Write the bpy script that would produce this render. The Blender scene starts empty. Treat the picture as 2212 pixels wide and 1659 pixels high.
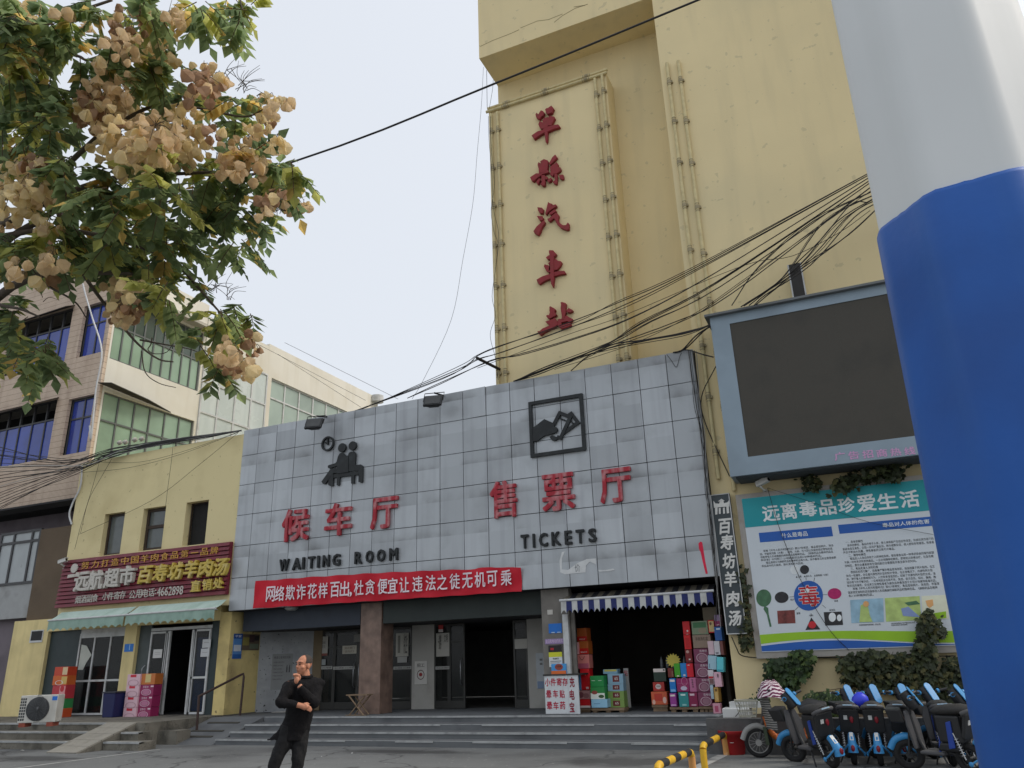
import bpy, math, random
import numpy as np
from mathutils import Vector, Matrix
SC = bpy.context.scene
COL = SC.collection
R = math.radians
random.seed(7)
# ------------------------------------------------------------------ camera, world, sun, exposure
HC = 1.6
YAW, PIT, ROL = -.4082, .3433, -.0343
cy, sy, cp, sp = math.cos(YAW), math.sin(YAW), math.cos(PIT), math.sin(PIT)
FW = Vector((sy*cp, cy*cp, sp)); R0 = Vector((cy, -sy, 0)); U0 = R0.cross(FW)
RT = R0*math.cos(ROL) + U0*math.sin(ROL); UP = U0*math.cos(ROL) - R0*math.sin(ROL)
cam = bpy.data.cameras.new('camera'); cam.sensor_width = 36; cam.lens = 3000/3968*36
cam.clip_start = .05; cam.clip_end = 3000
camo = bpy.data.objects.new('camera', cam); COL.objects.link(camo)
camo.matrix_world = Matrix(((RT.x, UP.x, -FW.x, 0), (RT.y, UP.y, -FW.y, 0), (RT.z, UP.z, -FW.z, HC), (0, 0, 0, 1)))
SC.camera = camo
SUN_EL, SUN_AZ = R(50), R(72)          # azimuth from +y towards +x : high on the right, behind thin cloud
w = bpy.data.worlds.new('World'); SC.world = w; w.use_nodes = True
nt = w.node_tree; bg = nt.nodes['Background']
sky = nt.nodes.new('ShaderNodeTexSky'); sky.sky_type = 'NISHITA'; sky.sun_disc = False
sky.sun_elevation = SUN_EL; sky.sun_rotation = SUN_AZ
sky.air_density = 1.0; sky.dust_density = 9.0; sky.ozone_density = 2.0; sky.altitude = 0
ov = nt.nodes.new('ShaderNodeMix'); ov.data_type = 'RGBA'; ov.inputs[0].default_value = .62   # thin even cloud over the hazy sky
nt.links.new(sky.outputs[0], ov.inputs[6]); ov.inputs[7].default_value = (7.7, 8.0, 8.35, 1)
nt.links.new(ov.outputs[2], bg.inputs[0]); bg.inputs[1].default_value = .12
sl = bpy.data.lights.new('sun', 'SUN'); sl.energy = 1.0; sl.angle = R(22); sl.color = (1, .95, .86)
slo = bpy.data.objects.new('sun', sl); COL.objects.link(slo)
sd = Vector((math.sin(SUN_AZ)*math.cos(SUN_EL), math.cos(SUN_AZ)*math.cos(SUN_EL), math.sin(SUN_EL)))
slo.rotation_euler = sd.to_track_quat('Z', 'Y').to_euler()
SC.view_settings.view_transform = 'Standard'; SC.view_settings.look = 'None'
SC.view_settings.exposure = 0.28; SC.view_settings.gamma = 1
# ------------------------------------------------------------------ measuring: photo pixel -> point on a real plane
KS = 3968/2212
CAM = Vector((0, 0, HC))
def ray(x, y):
    return FW + RT*((x-1106)*KS/3000) - UP*((y-829.5)*KS/3000)
ZN = dict(v=(0, 0, 1/KS), a=(0, 900, 1.952), b=(0, 1650, 2.212), c=(0, 2226, 2.212), d=(850, 1400, 1.7464),
          e=(900, 2200, 1.7696), f=(1900, 1350, 1.659), g=(1950, 2200, 2.138), h=(2700, 1700, 1.952),
          i=(2700, 2450, 1.7445), j=(2200, 2600, 3.16), k=(1800, 0, 1.8436), l=(1800, 800, 2.011),
          m=(2020, 380, 4.608), n=(2020, 760, 4.608), o=(2040, 1140, 9.217), p=(1220, 1650, 6.635),
          q=(2040, 1500, 5.531), r=(2500, 2380, 4.047), s=(2000, 2300, 3.318), t=(0, 0, 1.659), u=(0, 2500, 3.486),
          w=(2600, 600, 1.276), x=(2850, 2400, 2.212), y=(3280, 2600, 4.412))
def V(z, x, y):
    a, b, s = ZN[z]
    return (a + x/s)/KS, (b + y/s)/KS
def aY(z, x, y, Y):
    d = ray(*V(z, x, y)); return CAM + d*(Y/d.y)
def aX(z, x, y, X):
    d = ray(*V(z, x, y)); return CAM + d*(X/d.x)
def aZ(z, x, y, Z):
    d = ray(*V(z, x, y)); return CAM + d*((Z-HC)/d.z)
# ------------------------------------------------------------------ materials
def S(r, g, b, k=1.0):
    f = lambda c: ((c/255)/12.92 if c/255 <= .04045 else ((c/255+.055)/1.055)**2.4)*k
    return (f(r), f(g), f(b))
MATS = {}
def M(name, col, rough=.7, var=.12, sc=3.0, bump=.0, bsc=40.0, metal=0.0, streak=None, dirt=None, spec=.4, alpha=None, trans=0.0, spots=None, var2=None, crack=None):
    """principled material: colour broken up by noise; streak=(colour, amount, width) vertical runs; dirt=(colour, amount, scale)
    blotches; spots=(colour, amount, scale) small hard marks"""
    if name in MATS: return MATS[name]
    m = bpy.data.materials.new(name); m.use_nodes = True; n = m.node_tree.nodes; l = m.node_tree.links
    b = n['Principled BSDF']; b.inputs['Roughness'].default_value = rough; b.inputs['Metallic'].default_value = metal
    b.inputs['Specular IOR Level'].default_value = spec
    tc = n.new('ShaderNodeTexCoord')
    def noise(scale, det=5, vec=None, mp=None):
        t = n.new('ShaderNodeTexNoise'); t.inputs['Scale'].default_value = scale; t.inputs['Detail'].default_value = det
        src = tc.outputs['Object']
        if mp:
            q = n.new('ShaderNodeMapping'); q.inputs['Scale'].default_value = mp; l.new(src, q.inputs['Vector']); src = q.outputs[0]
        l.new(src, t.inputs['Vector']); return t.outputs['Fac']
    def ramp(src, a, c):
        r = n.new('ShaderNodeMapRange'); r.inputs['From Min'].default_value = a; r.inputs['From Max'].default_value = c
        l.new(src, r.inputs['Value']); return r.outputs[0]
    def mix(fac, A, B, mode='MIX'):
        x = n.new('ShaderNodeMix'); x.data_type = 'RGBA'; x.blend_type = mode
        if isinstance(fac, float): x.inputs[0].default_value = fac
        else: l.new(fac, x.inputs[0])
        for i, c in ((6, A), (7, B)):
            if isinstance(c, tuple): x.inputs[i].default_value = (*c[:3], 1)
            else: l.new(c, x.inputs[i])
        return x.outputs[2]
    c2 = tuple(min(1, x*(1+var)) for x in col); c1 = tuple(x*(1-var) for x in col)
    out = mix(ramp(noise(sc), .3, .7), c1, c2)
    if var2: out = mix(ramp(noise(sc*.13, 3), .35, .65), out, tuple(x*(1-var2) for x in col))
    def mul(f, k):
        x = n.new('ShaderNodeMath'); x.operation = 'MULTIPLY'; x.inputs[1].default_value = k; l.new(f, x.inputs[0]); return x.outputs[0]
    if dirt: out = mix(mul(ramp(noise(dirt[2], 6), .5, .72), dirt[1]), out, dirt[0])
    if streak:
        out = mix(mul(ramp(noise(1, 4, mp=(streak[2], streak[2], .22)), .5, .75), streak[1]), out, streak[0])
    if spots: out = mix(mul(ramp(noise(spots[2], 2), .68, .70), spots[1]), out, spots[0])
    if crack:
        vo = n.new('ShaderNodeTexVoronoi'); vo.feature = 'DISTANCE_TO_EDGE'; vo.inputs['Scale'].default_value = crack[2]
        mx_ = n.new('ShaderNodeVectorMath'); mx_.operation = 'ADD'; nn_ = n.new('ShaderNodeTexNoise'); nn_.inputs['Scale'].default_value = crack[2]*4; nn_.inputs['Detail'].default_value = 5
        l.new(tc.outputs['Object'], nn_.inputs['Vector']); l.new(tc.outputs['Object'], mx_.inputs[0]); l.new(nn_.outputs['Color'], mx_.inputs[1]); l.new(mx_.outputs[0], vo.inputs['Vector'])
        out = mix(mul(ramp(vo.outputs['Distance'], .012, .0), crack[1]), out, crack[0])
    l.new(out, b.inputs['Base Color'])
    if bump:
        bp = n.new('ShaderNodeBump'); bp.inputs['Strength'].default_value = bump; bp.inputs['Distance'].default_value = .02
        l.new(noise(bsc, 6), bp.inputs['Height']); l.new(bp.outputs[0], b.inputs['Normal'])
    rr = n.new('ShaderNodeMapRange'); rr.inputs['To Min'].default_value = max(0, rough-.1); rr.inputs['To Max'].default_value = min(1, rough+.12)
    l.new(noise(sc*2.3, 4), rr.inputs['Value']); l.new(rr.outputs[0], b.inputs['Roughness'])
    if trans: b.inputs['Transmission Weight'].default_value = trans
    if alpha is not None: b.inputs['Alpha'].default_value = alpha
    MATS[name] = m; return m
# ------------------------------------------------------------------ mesh builder
TXT = {}
def text_geo(s, off=0.0):
    if (s, off) in TXT: return TXT[(s, off)]
    c = bpy.data.curves.new('t', 'FONT'); c.body = s; c.offset = off; c.extrude = .5; c.resolution_u = 2
    o = bpy.data.objects.new('t', c); COL.objects.link(o)
    me = bpy.data.meshes.new_from_object(o.evaluated_get(bpy.context.evaluated_depsgraph_get()))
    v = np.array([x.co[:] for x in me.vertices]); f = [tuple(p.vertices) for p in me.polygons]
    bpy.data.objects.remove(o); bpy.data.curves.remove(c); bpy.data.meshes.remove(me)
    TXT[(s, off)] = (v, f); return v, f
class MB:
    def __init__(s): s.v = []; s.f = []; s.m = []; s.sm = []
    def add(s, vs, fs, m=0, smooth=False):
        o = len(s.v); s.v += [tuple(x) for x in vs]
        for f in fs: s.f.append(tuple(o+i for i in f)); s.m.append(m); s.sm.append(smooth)
        return s
    def box(s, x0, y0, z0, x1, y1, z1, m=0, T=None):
        x0, x1 = min(x0, x1), max(x0, x1); y0, y1 = min(y0, y1), max(y0, y1); z0, z1 = min(z0, z1), max(z0, z1)
        vs = [(x, y, z) for z in (z0, z1) for y in (y0, y1) for x in (x0, x1)]
        if T is not None: vs = [T @ Vector(p) for p in vs]
        return s.add(vs, [(0, 2, 3, 1), (4, 5, 7, 6), (0, 1, 5, 4), (2, 6, 7, 3), (0, 4, 6, 2), (1, 3, 7, 5)], m)
    def cbox(s, c, d, m=0, rz=0.0, T=None):
        Q = Matrix.Translation(c) @ Matrix.Rotation(rz, 4, 'Z')
        if T is not None: Q = T @ Q
        return s.box(-d[0]/2, -d[1]/2, -d[2]/2, d[0]/2, d[1]/2, d[2]/2, m, Q)
    def poly(s, pts, m=0): return s.add(pts, [tuple(range(len(pts)))], m)
    def prism(s, pts, vec, m=0):
        n = len(pts); vec = Vector(vec); p = [Vector(a) for a in pts]
        nrm = Vector((0, 0, 0))
        for i in range(n): nrm += p[i].cross(p[(i+1) % n])
        if nrm.dot(vec) > 0: p = p[::-1]
        fs = [tuple(range(n)), tuple(range(2*n-1, n-1, -1))] + [((i+1) % n, i, i+n, (i+1) % n+n) for i in range(n)]
        return s.add(p+[a+vec for a in p], fs, m)
    def tube(s, pts, r, n=8, m=0, cap=True, smooth=True):
        p = [Vector(a) for a in pts]; k = len(p)
        if not hasattr(r, '__len__'): r = [r]*k
        t = [(p[min(i+1, k-1)]-p[max(i-1, 0)]).normalized() for i in range(k)]
        u = t[0].orthogonal().normalized(); vs = []
        for i in range(k):
            u = (u - t[i]*u.dot(t[i])).normalized(); q = t[i].cross(u)
            vs += [p[i] + (u*math.cos(2*math.pi*j/n) + q*math.sin(2*math.pi*j/n))*r[i] for j in range(n)]
        fs = [(i*n+j, i*n+(j+1) % n, (i+1)*n+(j+1) % n, (i+1)*n+j) for i in range(k-1) for j in range(n)]
        s.add(vs, fs, m, smooth)
        if cap: s.add(vs[:n], [tuple(range(n))[::-1]], m); s.add(vs[-n:], [tuple(range(n))], m)
        return s
    def lathe(s, prof, T, n=20, m=0, smooth=True):
        k = len(prof)
        vs = [T @ Vector((r*math.cos(2*math.pi*j/n), r*math.sin(2*math.pi*j/n), z)) for r, z in prof for j in range(n)]
        fs = [(i*n+j, i*n+(j+1) % n, (i+1)*n+(j+1) % n, (i+1)*n+j) for i in range(k-1) for j in range(n)]
        s.add(vs, fs, m, smooth)
        s.add(vs[:n], [tuple(range(n))[::-1]], m); s.add(vs[-n:], [tuple(range(n))], m)
        return s
    def ell(s, c, rad, m=0, nu=14, nv=8, T=None):
        Q = Matrix.Translation(c) if T is None else T @ Matrix.Translation(c)
        vs = [Q @ Vector((0, 0, -rad[2]))]
        for i in range(1, nv):
            a = -math.pi/2 + math.pi*i/nv
            vs += [Q @ Vector((rad[0]*math.cos(a)*math.cos(2*math.pi*j/nu), rad[1]*math.cos(a)*math.sin(2*math.pi*j/nu), rad[2]*math.sin(a))) for j in range(nu)]
        vs.append(Q @ Vector((0, 0, rad[2]))); L = len(vs)-1
        fs = [(0, 1+(j+1) % nu, 1+j) for j in range(nu)]
        fs += [(1+i*nu+j, 1+i*nu+(j+1) % nu, 1+(i+1)*nu+(j+1) % nu, 1+(i+1)*nu+j) for i in range(nv-2) for j in range(nu)]
        fs += [(L, 1+(nv-2)*nu+j, 1+(nv-2)*nu+(j+1) % nu) for j in range(nu)]
        return s.add(vs, fs, m, True)
    def torus(s, c, ax, Rr, r, n=24, k=8, m=0):
        ax = Vector(ax).normalized(); u = ax.orthogonal().normalized(); q = ax.cross(u); c = Vector(c); vs = []
        for i in range(n):
            d = u*math.cos(2*math.pi*i/n) + q*math.sin(2*math.pi*i/n)
            vs += [c + d*(Rr + r*math.cos(2*math.pi*j/k)) + ax*(r*math.sin(2*math.pi*j/k)) for j in range(k)]
        fs = [(i*k+j, ((i+1) % n)*k+j, ((i+1) % n)*k+(j+1) % k, i*k+(j+1) % k) for i in range(n) for j in range(k)]
        return s.add(vs, fs, m, True)
    def text(s, t, org, ux, uz, w, h, depth=.003, m=0, off=0.0, shear=0.0):
        """stretch the outlines of t over the rectangle org + ux*[0,w] + uz*[0,h]; they stand out by depth"""
        v, f = text_geo(t); lo = v.min(0); hi = v.max(0); e = off*.55   # bold: the outline laid down again, shifted, each time a touch lower
        ux = Vector(ux); uz = Vector(uz); nn = ux.cross(uz).normalized(); org = Vector(org)
        sh = [(0, 0)] if not off else [(0, 0), (e, 0), (-e, 0), (0, e), (0, -e)] if off < .03 else [(0, 0), (e, e), (-e, -e), (e, -e), (-e, e), (0, e*1.2), (0, -e*1.2), (e*1.2, 0), (-e*1.2, 0)]
        e = max(abs(a) for a, b in sh); sx = w/(hi[0]-lo[0]+2*e); sz = h/(hi[1]-lo[1]+2*e)
        for i, (dx, dz) in enumerate(sh):
            dp = depth - i*min(.0012, depth*.06)
            vs = [org + ux*((p[0]-lo[0]+e+dx)*sx + shear*(p[1]-lo[1])*sz) + uz*((p[1]-lo[1]+e+dz)*sz) + nn*((p[2]+.5)*dp) for p in v]
            s.add(vs, f, m)
        return s
    def textY(s, t, x0, x1, z0, z1, Y, depth=.003, m=0, off=0.0, sl=0.0, shear=0.0):
        return s.text(t, (x0, Y, z0), (1, 0, sl), (0, 0, 1), x1-x0, z1-z0, depth, m, off, shear)
    def build(s, name, mats, parent=None, label=None, cat=None, group=None, kind=None, bevel=0.0, smooth=False, loc=None):
        if not isinstance(mats, (list, tuple)): mats = [mats]
        o0 = Vector((0, 0, 0))
        if parent is not None:
            q = parent
            while q is not None: o0 = o0 + q.location; q = q.parent
        elif loc is not None: o0 = Vector(loc)
        me = bpy.data.meshes.new(name); me.from_pydata([Vector(p)-o0 for p in s.v], [], s.f)
        for x in mats: me.materials.append(x)
        for p, mi, sm in zip(me.polygons, s.m, s.sm): p.material_index = mi; p.use_smooth = sm or smooth
        me.update()
        o = bpy.data.objects.new(name, me); COL.objects.link(o)
        if parent is not None: o.parent = parent
        elif loc is not None: o.location = o0
        if bevel:
            b = o.modifiers.new('bevel', 'BEVEL'); b.width = bevel; b.segments = 2; b.limit_method = 'ANGLE'
        tag(o, label, cat, group, kind); return o
def tag(o, label=None, cat=None, group=None, kind=None):
    for k, x in (('label', label), ('category', cat), ('group', group), ('kind', kind)):
        if x: o[k] = x
    return o
def thing(name, label, cat, loc=(0, 0, 0), group=None):
    o = bpy.data.objects.new(name, None); o.empty_display_size = .2; COL.objects.link(o); o.location = loc
    return tag(o, label, cat, group)
def copy_tree(o, parent=None):
    c = o.copy(); COL.objects.link(c); c.parent = parent
    for ch in list(o.children): copy_tree(ch, c)
    return c
def holed(mb, x0, x1, z0, z1, y0, y1, holes, m=0, mr=None, ax='Y'):
    """wall slab with rectangular openings (x0,x1,z0,z1): faces and reveals only"""
    if mr is None: mr = m
    xs = sorted({x0, x1, *[h[0] for h in holes], *[h[1] for h in holes]}); zs = sorted({z0, z1, *[h[2] for h in holes], *[h[3] for h in holes]})
    P = (lambda x, y, z: (x, y, z)) if ax == 'Y' else (lambda x, y, z: (y, x, z))
    def solid(i, j):
        if i < 0 or j < 0 or i >= len(xs)-1 or j >= len(zs)-1: return False
        cx, cz = (xs[i]+xs[i+1])/2, (zs[j]+zs[j+1])/2
        return not any(h[0] < cx < h[1] and h[2] < cz < h[3] for h in holes)
    for i in range(len(xs)-1):
        for j in range(len(zs)-1):
            if not solid(i, j): continue
            a, b, c, d = xs[i], xs[i+1], zs[j], zs[j+1]
            mb.poly([P(a, y0, c), P(b, y0, c), P(b, y0, d), P(a, y0, d)], m)
            mb.poly([P(b, y1, c), P(a, y1, c), P(a, y1, d), P(b, y1, d)], m)
            if not solid(i-1, j): mb.poly([P(a, y1, c), P(a, y0, c), P(a, y0, d), P(a, y1, d)], mr)
            if not solid(i+1, j): mb.poly([P(b, y0, c), P(b, y1, c), P(b, y1, d), P(b, y0, d)], mr)
            if not solid(i, j-1): mb.poly([P(a, y1, c), P(b, y1, c), P(b, y0, c), P(a, y0, c)], mr)
            if not solid(i, j+1): mb.poly([P(a, y0, d), P(b, y0, d), P(b, y1, d), P(a, y1, d)], mr)
    return mb
def sag(a, b, s, n=10):
    a = Vector(a); b = Vector(b)
    return [a.lerp(b, i/n) - Vector((0, 0, s*4*(i/n)*(1-i/n))) for i in range(n+1)]
def frame(mb, x0, x1, z0, z1, y0, y1, t, xs=(), zs=(), m=0, ax='Y'):
    """window frame: border t wide and bars at xs / zs"""
    B = (lambda a, b, c, d: mb.box(a, y0, c, b, y1, d, m)) if ax == 'Y' else (lambda a, b, c, d: mb.box(y0, a, c, y1, b, d, m))
    B(x0, x0+t, z0, z1); B(x1-t, x1, z0, z1); B(x0+t, x1-t, z0, z0+t); B(x0+t, x1-t, z1-t, z1)
    zz = [z0+t]+[q for z in sorted(zs) for q in (z-t/2, z+t/2)]+[z1-t]
    for z in zs: B(x0+t, x1-t, z-t/2, z+t/2)
    for x in xs:
        for i in range(0, len(zz), 2): B(x-t/2, x+t/2, zz[i], zz[i+1])
    return mb
# ------------------------------------------------------------------ the ground, steps and ramps
asph = M('asphalt', S(120, 122, 121), .9, .1, 1.4, .35, 60, dirt=(S(66, 66, 66), .65, .45), var2=.14, spots=(S(160, 160, 156), .5, 9), crack=(S(60, 60, 60), .8, .3))
t_ = asph.node_tree; nb = t_.nodes['Principled BSDF']                                          # two old damp stains before the steps
for (sx_, sy_, rx_, ry_) in ((-3.9, 13.4, 2.1, 1.1), (-8.8, 14.3, 2.6, .5), (-16.5, 12.2, 2.2, .7)):
    tcn = t_.nodes.new('ShaderNodeTexCoord'); mp_ = t_.nodes.new('ShaderNodeMapping'); mp_.inputs['Location'].default_value = (-sx_/rx_, -sy_/ry_, 0); mp_.inputs['Scale'].default_value = (1/rx_, 1/ry_, 0)
    gd = t_.nodes.new('ShaderNodeTexGradient'); gd.gradient_type = 'SPHERICAL'; t_.links.new(tcn.outputs['Object'], mp_.inputs[0]); t_.links.new(mp_.outputs[0], gd.inputs[0])
    ns_ = t_.nodes.new('ShaderNodeTexNoise'); ns_.inputs['Scale'].default_value = 2.2; ns_.inputs['Detail'].default_value = 7; t_.links.new(tcn.outputs['Object'], ns_.inputs['Vector'])
    ad = t_.nodes.new('ShaderNodeMath'); ad.operation = 'ADD'; t_.links.new(gd.outputs['Fac'], ad.inputs[0]); t_.links.new(ns_.outputs['Fac'], ad.inputs[1])
    rg = t_.nodes.new('ShaderNodeMapRange'); rg.inputs['From Min'].default_value = .72; rg.inputs['From Max'].default_value = 1.15; rg.inputs['To Max'].default_value = .75; t_.links.new(ad.outputs[0], rg.inputs['Value'])
    mu = t_.nodes.new('ShaderNodeMath'); mu.operation = 'MULTIPLY'; t_.links.new(rg.outputs[0], mu.inputs[0])
    r2 = t_.nodes.new('ShaderNodeMapRange'); r2.inputs['From Max'].default_value = .12; t_.links.new(gd.outputs['Fac'], r2.inputs['Value']); t_.links.new(r2.outputs[0], mu.inputs[1])
    mx_ = t_.nodes.new('ShaderNodeMix'); mx_.data_type = 'RGBA'; t_.links.new(mu.outputs[0], mx_.inputs[0]); t_.links.new(nb.inputs['Base Color'].links[0].from_socket, mx_.inputs[6]); mx_.inputs[7].default_value = (*S(58, 58, 58), 1); t_.links.new(mx_.outputs[2], nb.inputs['Base Color'])
conc = M('concrete', S(108, 111, 113), .85, .12, 2.5, .3, 40, dirt=(S(70, 72, 76), .6, 1.2), var2=.15)
conc_old = M('old_concrete', S(120, 116, 106), .9, .2, 3, .5, 25, dirt=(S(48, 48, 44), .85, 2.2), var2=.2, crack=(S(40, 40, 38), .8, 1.2))
nosing = M('step_nosing', S(165, 167, 166), .8, .12, 6, .2, 50, dirt=(S(90, 92, 95), .5, 5))
white_line = M('road_paint', S(176, 176, 172), .8, .1, 8, dirt=(S(110, 110, 110), .8, 3))
mb = MB(); mb.poly([(-150, -150, 0), (150, -150, 0), (150, 150, 0), (-150, 150, 0)])
mb.build('ground', asph, kind='structure')
mb = MB()
p, q = aZ('c', 230, 1650, 0), aZ('c', 1370, 1500, 0); d = (q-p).normalized(); p = p - d*2.2; n_ = Vector((-d.y, d.x, 0))*.05
mb.poly([p-n_+Vector((0, 0, .004)), q-n_+Vector((0, 0, .004)), q+n_+Vector((0, 0, .004)), p+n_+Vector((0, 0, .004))])
p, q = aZ('j', 1900, 1032, 0), aZ('j', 1590, 1180, 0); d = (q-p).normalized(); q = q + d*2; n_ = Vector((-d.y, d.x, 0))*.09
mb.poly([p-n_+Vector((0, 0, .004)), p+n_+Vector((0, 0, .004)), q+n_+Vector((0, 0, .004)), q-n_+Vector((0, 0, .004))])
mb.build('road_markings', white_line, kind='structure')
# station forecourt steps: four risers, pale worn nosings
mb = MB(); E_ = [(15.1, .12), (15.55, .24), (16.04, .36), (16.7, .48)]
for i, (y, z) in enumerate(E_):
    y2 = E_[i+1][0] if i < 3 else 19.6
    x0 = -14.3; x1 = -2.9 if i else -2.75
    mb.box(x0, y, z-.12 if i else -.05, x1, y2+.02 if i < 3 else y2, z-.012, 0)
    k = 0; xx = x0
    while xx < x1-.01:                                    # the nosing is laid in lengths, chipped here and there
        nx = min(x1, xx+random.choice((1.0, 1.25, 1.6, .9)))
        if random.random() > .08: mb.box(xx+.004, y-.014-random.random()*.006, z-.035, nx-.004, y+.05, z, 1)
        else: mb.box(xx+.004, y+.02, z-.03, nx-.004, y+.05, z-.002, 1)
        xx = nx
    mb.box(x0, y+.05, z-.012, x1, y2, z-.001, 0)
mb.build('station_steps', [conc, nosing], kind='structure')
mb = MB(); mb.box(-16.0, 16.72, .3, -14.3, 18.5, .47)
mb.prism([(-16.0, 16.72, .48), (-16.0, 16.72, .0), (-16.0, 15.0, .0)], (1.68, 0, 0))
for t in (.25, .45, .75):
    y = 15.0+1.72*t; z = .48*t; mb.prism([(-15.75, y, z-.004), (-14.75, y, z-.004), (-14.75, y+.07, z+.016), (-15.75, y+.07, z+.016)], (0, -.006, .02), 1)
mb.build('wheelchair_ramp', [conc, M('groove', S(70, 68, 62), .9)], kind='structure')
mb = MB()
mb.box(-25.2, 14.6, 0, -16.02, 19, .5); mb.box(-25.2, 14.15, 0, -17.3, 14.62, .34); mb.box(-25.2, 13.7, 0, -17.3, 14.17, .17)
mb.box(-16.25, 15.0, 0, -15.4, 15.02+.4, .3)
mb.box(-16.3, 14.2, 0, -15.75, 14.62, .33); mb.box(-16.3, 13.75, 0, -15.2, 14.22, .17)
for y, z, x0, x1 in ((14.6, .5, -25.2, -17.3), (14.15, .34, -25.2, -17.3), (13.7, .17, -25.2, -17.3), (14.2, .33, -16.3, -15.75), (13.75, .17, -16.3, -15.2)):
    mb.box(x0, y-.015, z-.03, x1, y+.12, z+.006, 1)
mb.build('shop_steps', [conc_old, nosing], kind='structure')
mb = MB(); tile = M('ramp_tile', S(150, 146, 136), .85, .15, 2, .2, 30, dirt=(S(95, 92, 84), .6, 2))
for i in range(3):
    for j in range(5):
        x0 = -17.28+i*.32+.004; t0, t1 = j/5+.004, (j+1)/5-.004
        f = lambda t: (13.1+1.52*t, .02+.5*t)
        (ya, za), (yb, zb) = f(t0), f(t1)
        mb.prism([(x0, ya, za), (x0+.312, ya, za), (x0+.312, yb, zb), (x0, yb, zb)], (0, .01, -.04))
mb.prism([(-17.29, 13.08, -.02), (-17.29, 14.6, .475), (-17.29, 14.6, -.02)], (.97, 0, 0), 1)
mb.build('barrow_ramp', [tile, conc_old], kind='structure')
# ------------------------------------------------------------------ bus station hall : grey panel front
YF = 17.0; TW = .6697; XC = [-16.03] + [(-24.0777+i)*TW for i in range(1, 20)] + [-2.75]
ZR = [8.27] + [1.6+(10.0944-1.3012*j)*TW for j in range(1, 6)] + [3.13]
clad = M('grey_panel', S(178, 183, 187), .42, .07, .8, .04, 6, metal=.25, streak=(S(140, 142, 148), .38, 5), dirt=(S(128, 130, 132), .4, 1.1), var2=.1)
t_ = clad.node_tree; nb = t_.nodes['Principled BSDF']; N_ = t_.nodes.new; L_ = t_.links.new    # grime gathered along the lower edge of each panel
tcn = N_('ShaderNodeTexCoord'); sp_ = N_('ShaderNodeSeparateXYZ'); L_(tcn.outputs['Object'], sp_.inputs[0])
def mth(op, a, b):
    x = N_('ShaderNodeMath'); x.operation = op
    for i_, v_ in enumerate((a, b)):
        if isinstance(v_, (int, float)): x.inputs[i_].default_value = v_
        else: L_(v_, x.inputs[i_])
    return x.outputs[0]
fr_ = mth('FRACT', mth('DIVIDE', mth('ADD', sp_.outputs['Z'], 13.0-4.003), .8714), 0); ed = N_('ShaderNodeMapRange'); ed.inputs['From Min'].default_value = .0; ed.inputs['From Max'].default_value = .3; ed.inputs['To Min'].default_value = 1; ed.inputs['To Max'].default_value = 0; L_(fr_, ed.inputs['Value'])
nz_ = N_('ShaderNodeTexNoise'); nz_.inputs['Scale'].default_value = 1.1; nz_.inputs['Detail'].default_value = 6; L_(tcn.outputs['Object'], nz_.inputs['Vector'])
nr = N_('ShaderNodeMapRange'); nr.inputs['From Min'].default_value = .42; nr.inputs['From Max'].default_value = .68; L_(nz_.outputs['Fac'], nr.inputs['Value'])
fx = mth('MULTIPLY', mth('MULTIPLY', mth('POWER', ed.outputs[0], 1.6), nr.outputs[0]), .6)
wn = N_('ShaderNodeTexWhiteNoise'); wn.noise_dimensions = '2D'; cb_ = N_('ShaderNodeCombineXYZ')     # each sheet has weathered a little differently
L_(mth('FLOOR', mth('DIVIDE', mth('ADD', sp_.outputs['X'], 54.0777*TW), TW), 0), cb_.inputs[0]); L_(mth('FLOOR', mth('DIVIDE', mth('ADD', sp_.outputs['Z'], 13.0-4.003), .8714), 0), cb_.inputs[1]); L_(cb_.outputs[0], wn.inputs['Vector'])
vr = N_('ShaderNodeMapRange'); vr.inputs['To Min'].default_value = .84; vr.inputs['To Max'].default_value = 1.08; L_(wn.outputs['Value'], vr.inputs['Value'])
vm = N_('ShaderNodeMix'); vm.data_type = 'RGBA'; vm.blend_type = 'MULTIPLY'; vm.inputs[0].default_value = 1; L_(nb.inputs['Base Color'].links[0].from_socket, vm.inputs[6]); L_(vr.outputs[0], vm.inputs[7]); L_(vm.outputs[2], nb.inputs['Base Color'])
mg = N_('ShaderNodeMix'); mg.data_type = 'RGBA'; L_(fx, mg.inputs[0]); L_(nb.inputs['Base Color'].links[0].from_socket, mg.inputs[6]); mg.inputs[7].default_value = (*S(84, 84, 82), 1); L_(mg.outputs[2], nb.inputs['Base Color'])
gap_m = M('panel_gap', S(40, 42, 46), .9)
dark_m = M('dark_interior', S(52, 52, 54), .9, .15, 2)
yel = M('yellow_plaster', S(222, 208, 160), .9, .05, 1.2, .15, 30, dirt=(S(186, 170, 124), .6, .7), var2=.07, spots=(S(140, 128, 96), .5, 7))
yel2 = M('tower_plaster', S(227, 209, 163), .9, .04, .5, .12, 26, dirt=(S(208, 196, 158), .5, .35), var2=.05, streak=(S(200, 186, 148), .4, 2.2), spots=(S(190, 178, 142), .5, 5))
st = thing('bus_station', 'low bus station hall faced with stained grey panels, above broad steps', 'building', (-9.4, 17, .48))
mb = MB()
rnd = random.Random(3)
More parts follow.
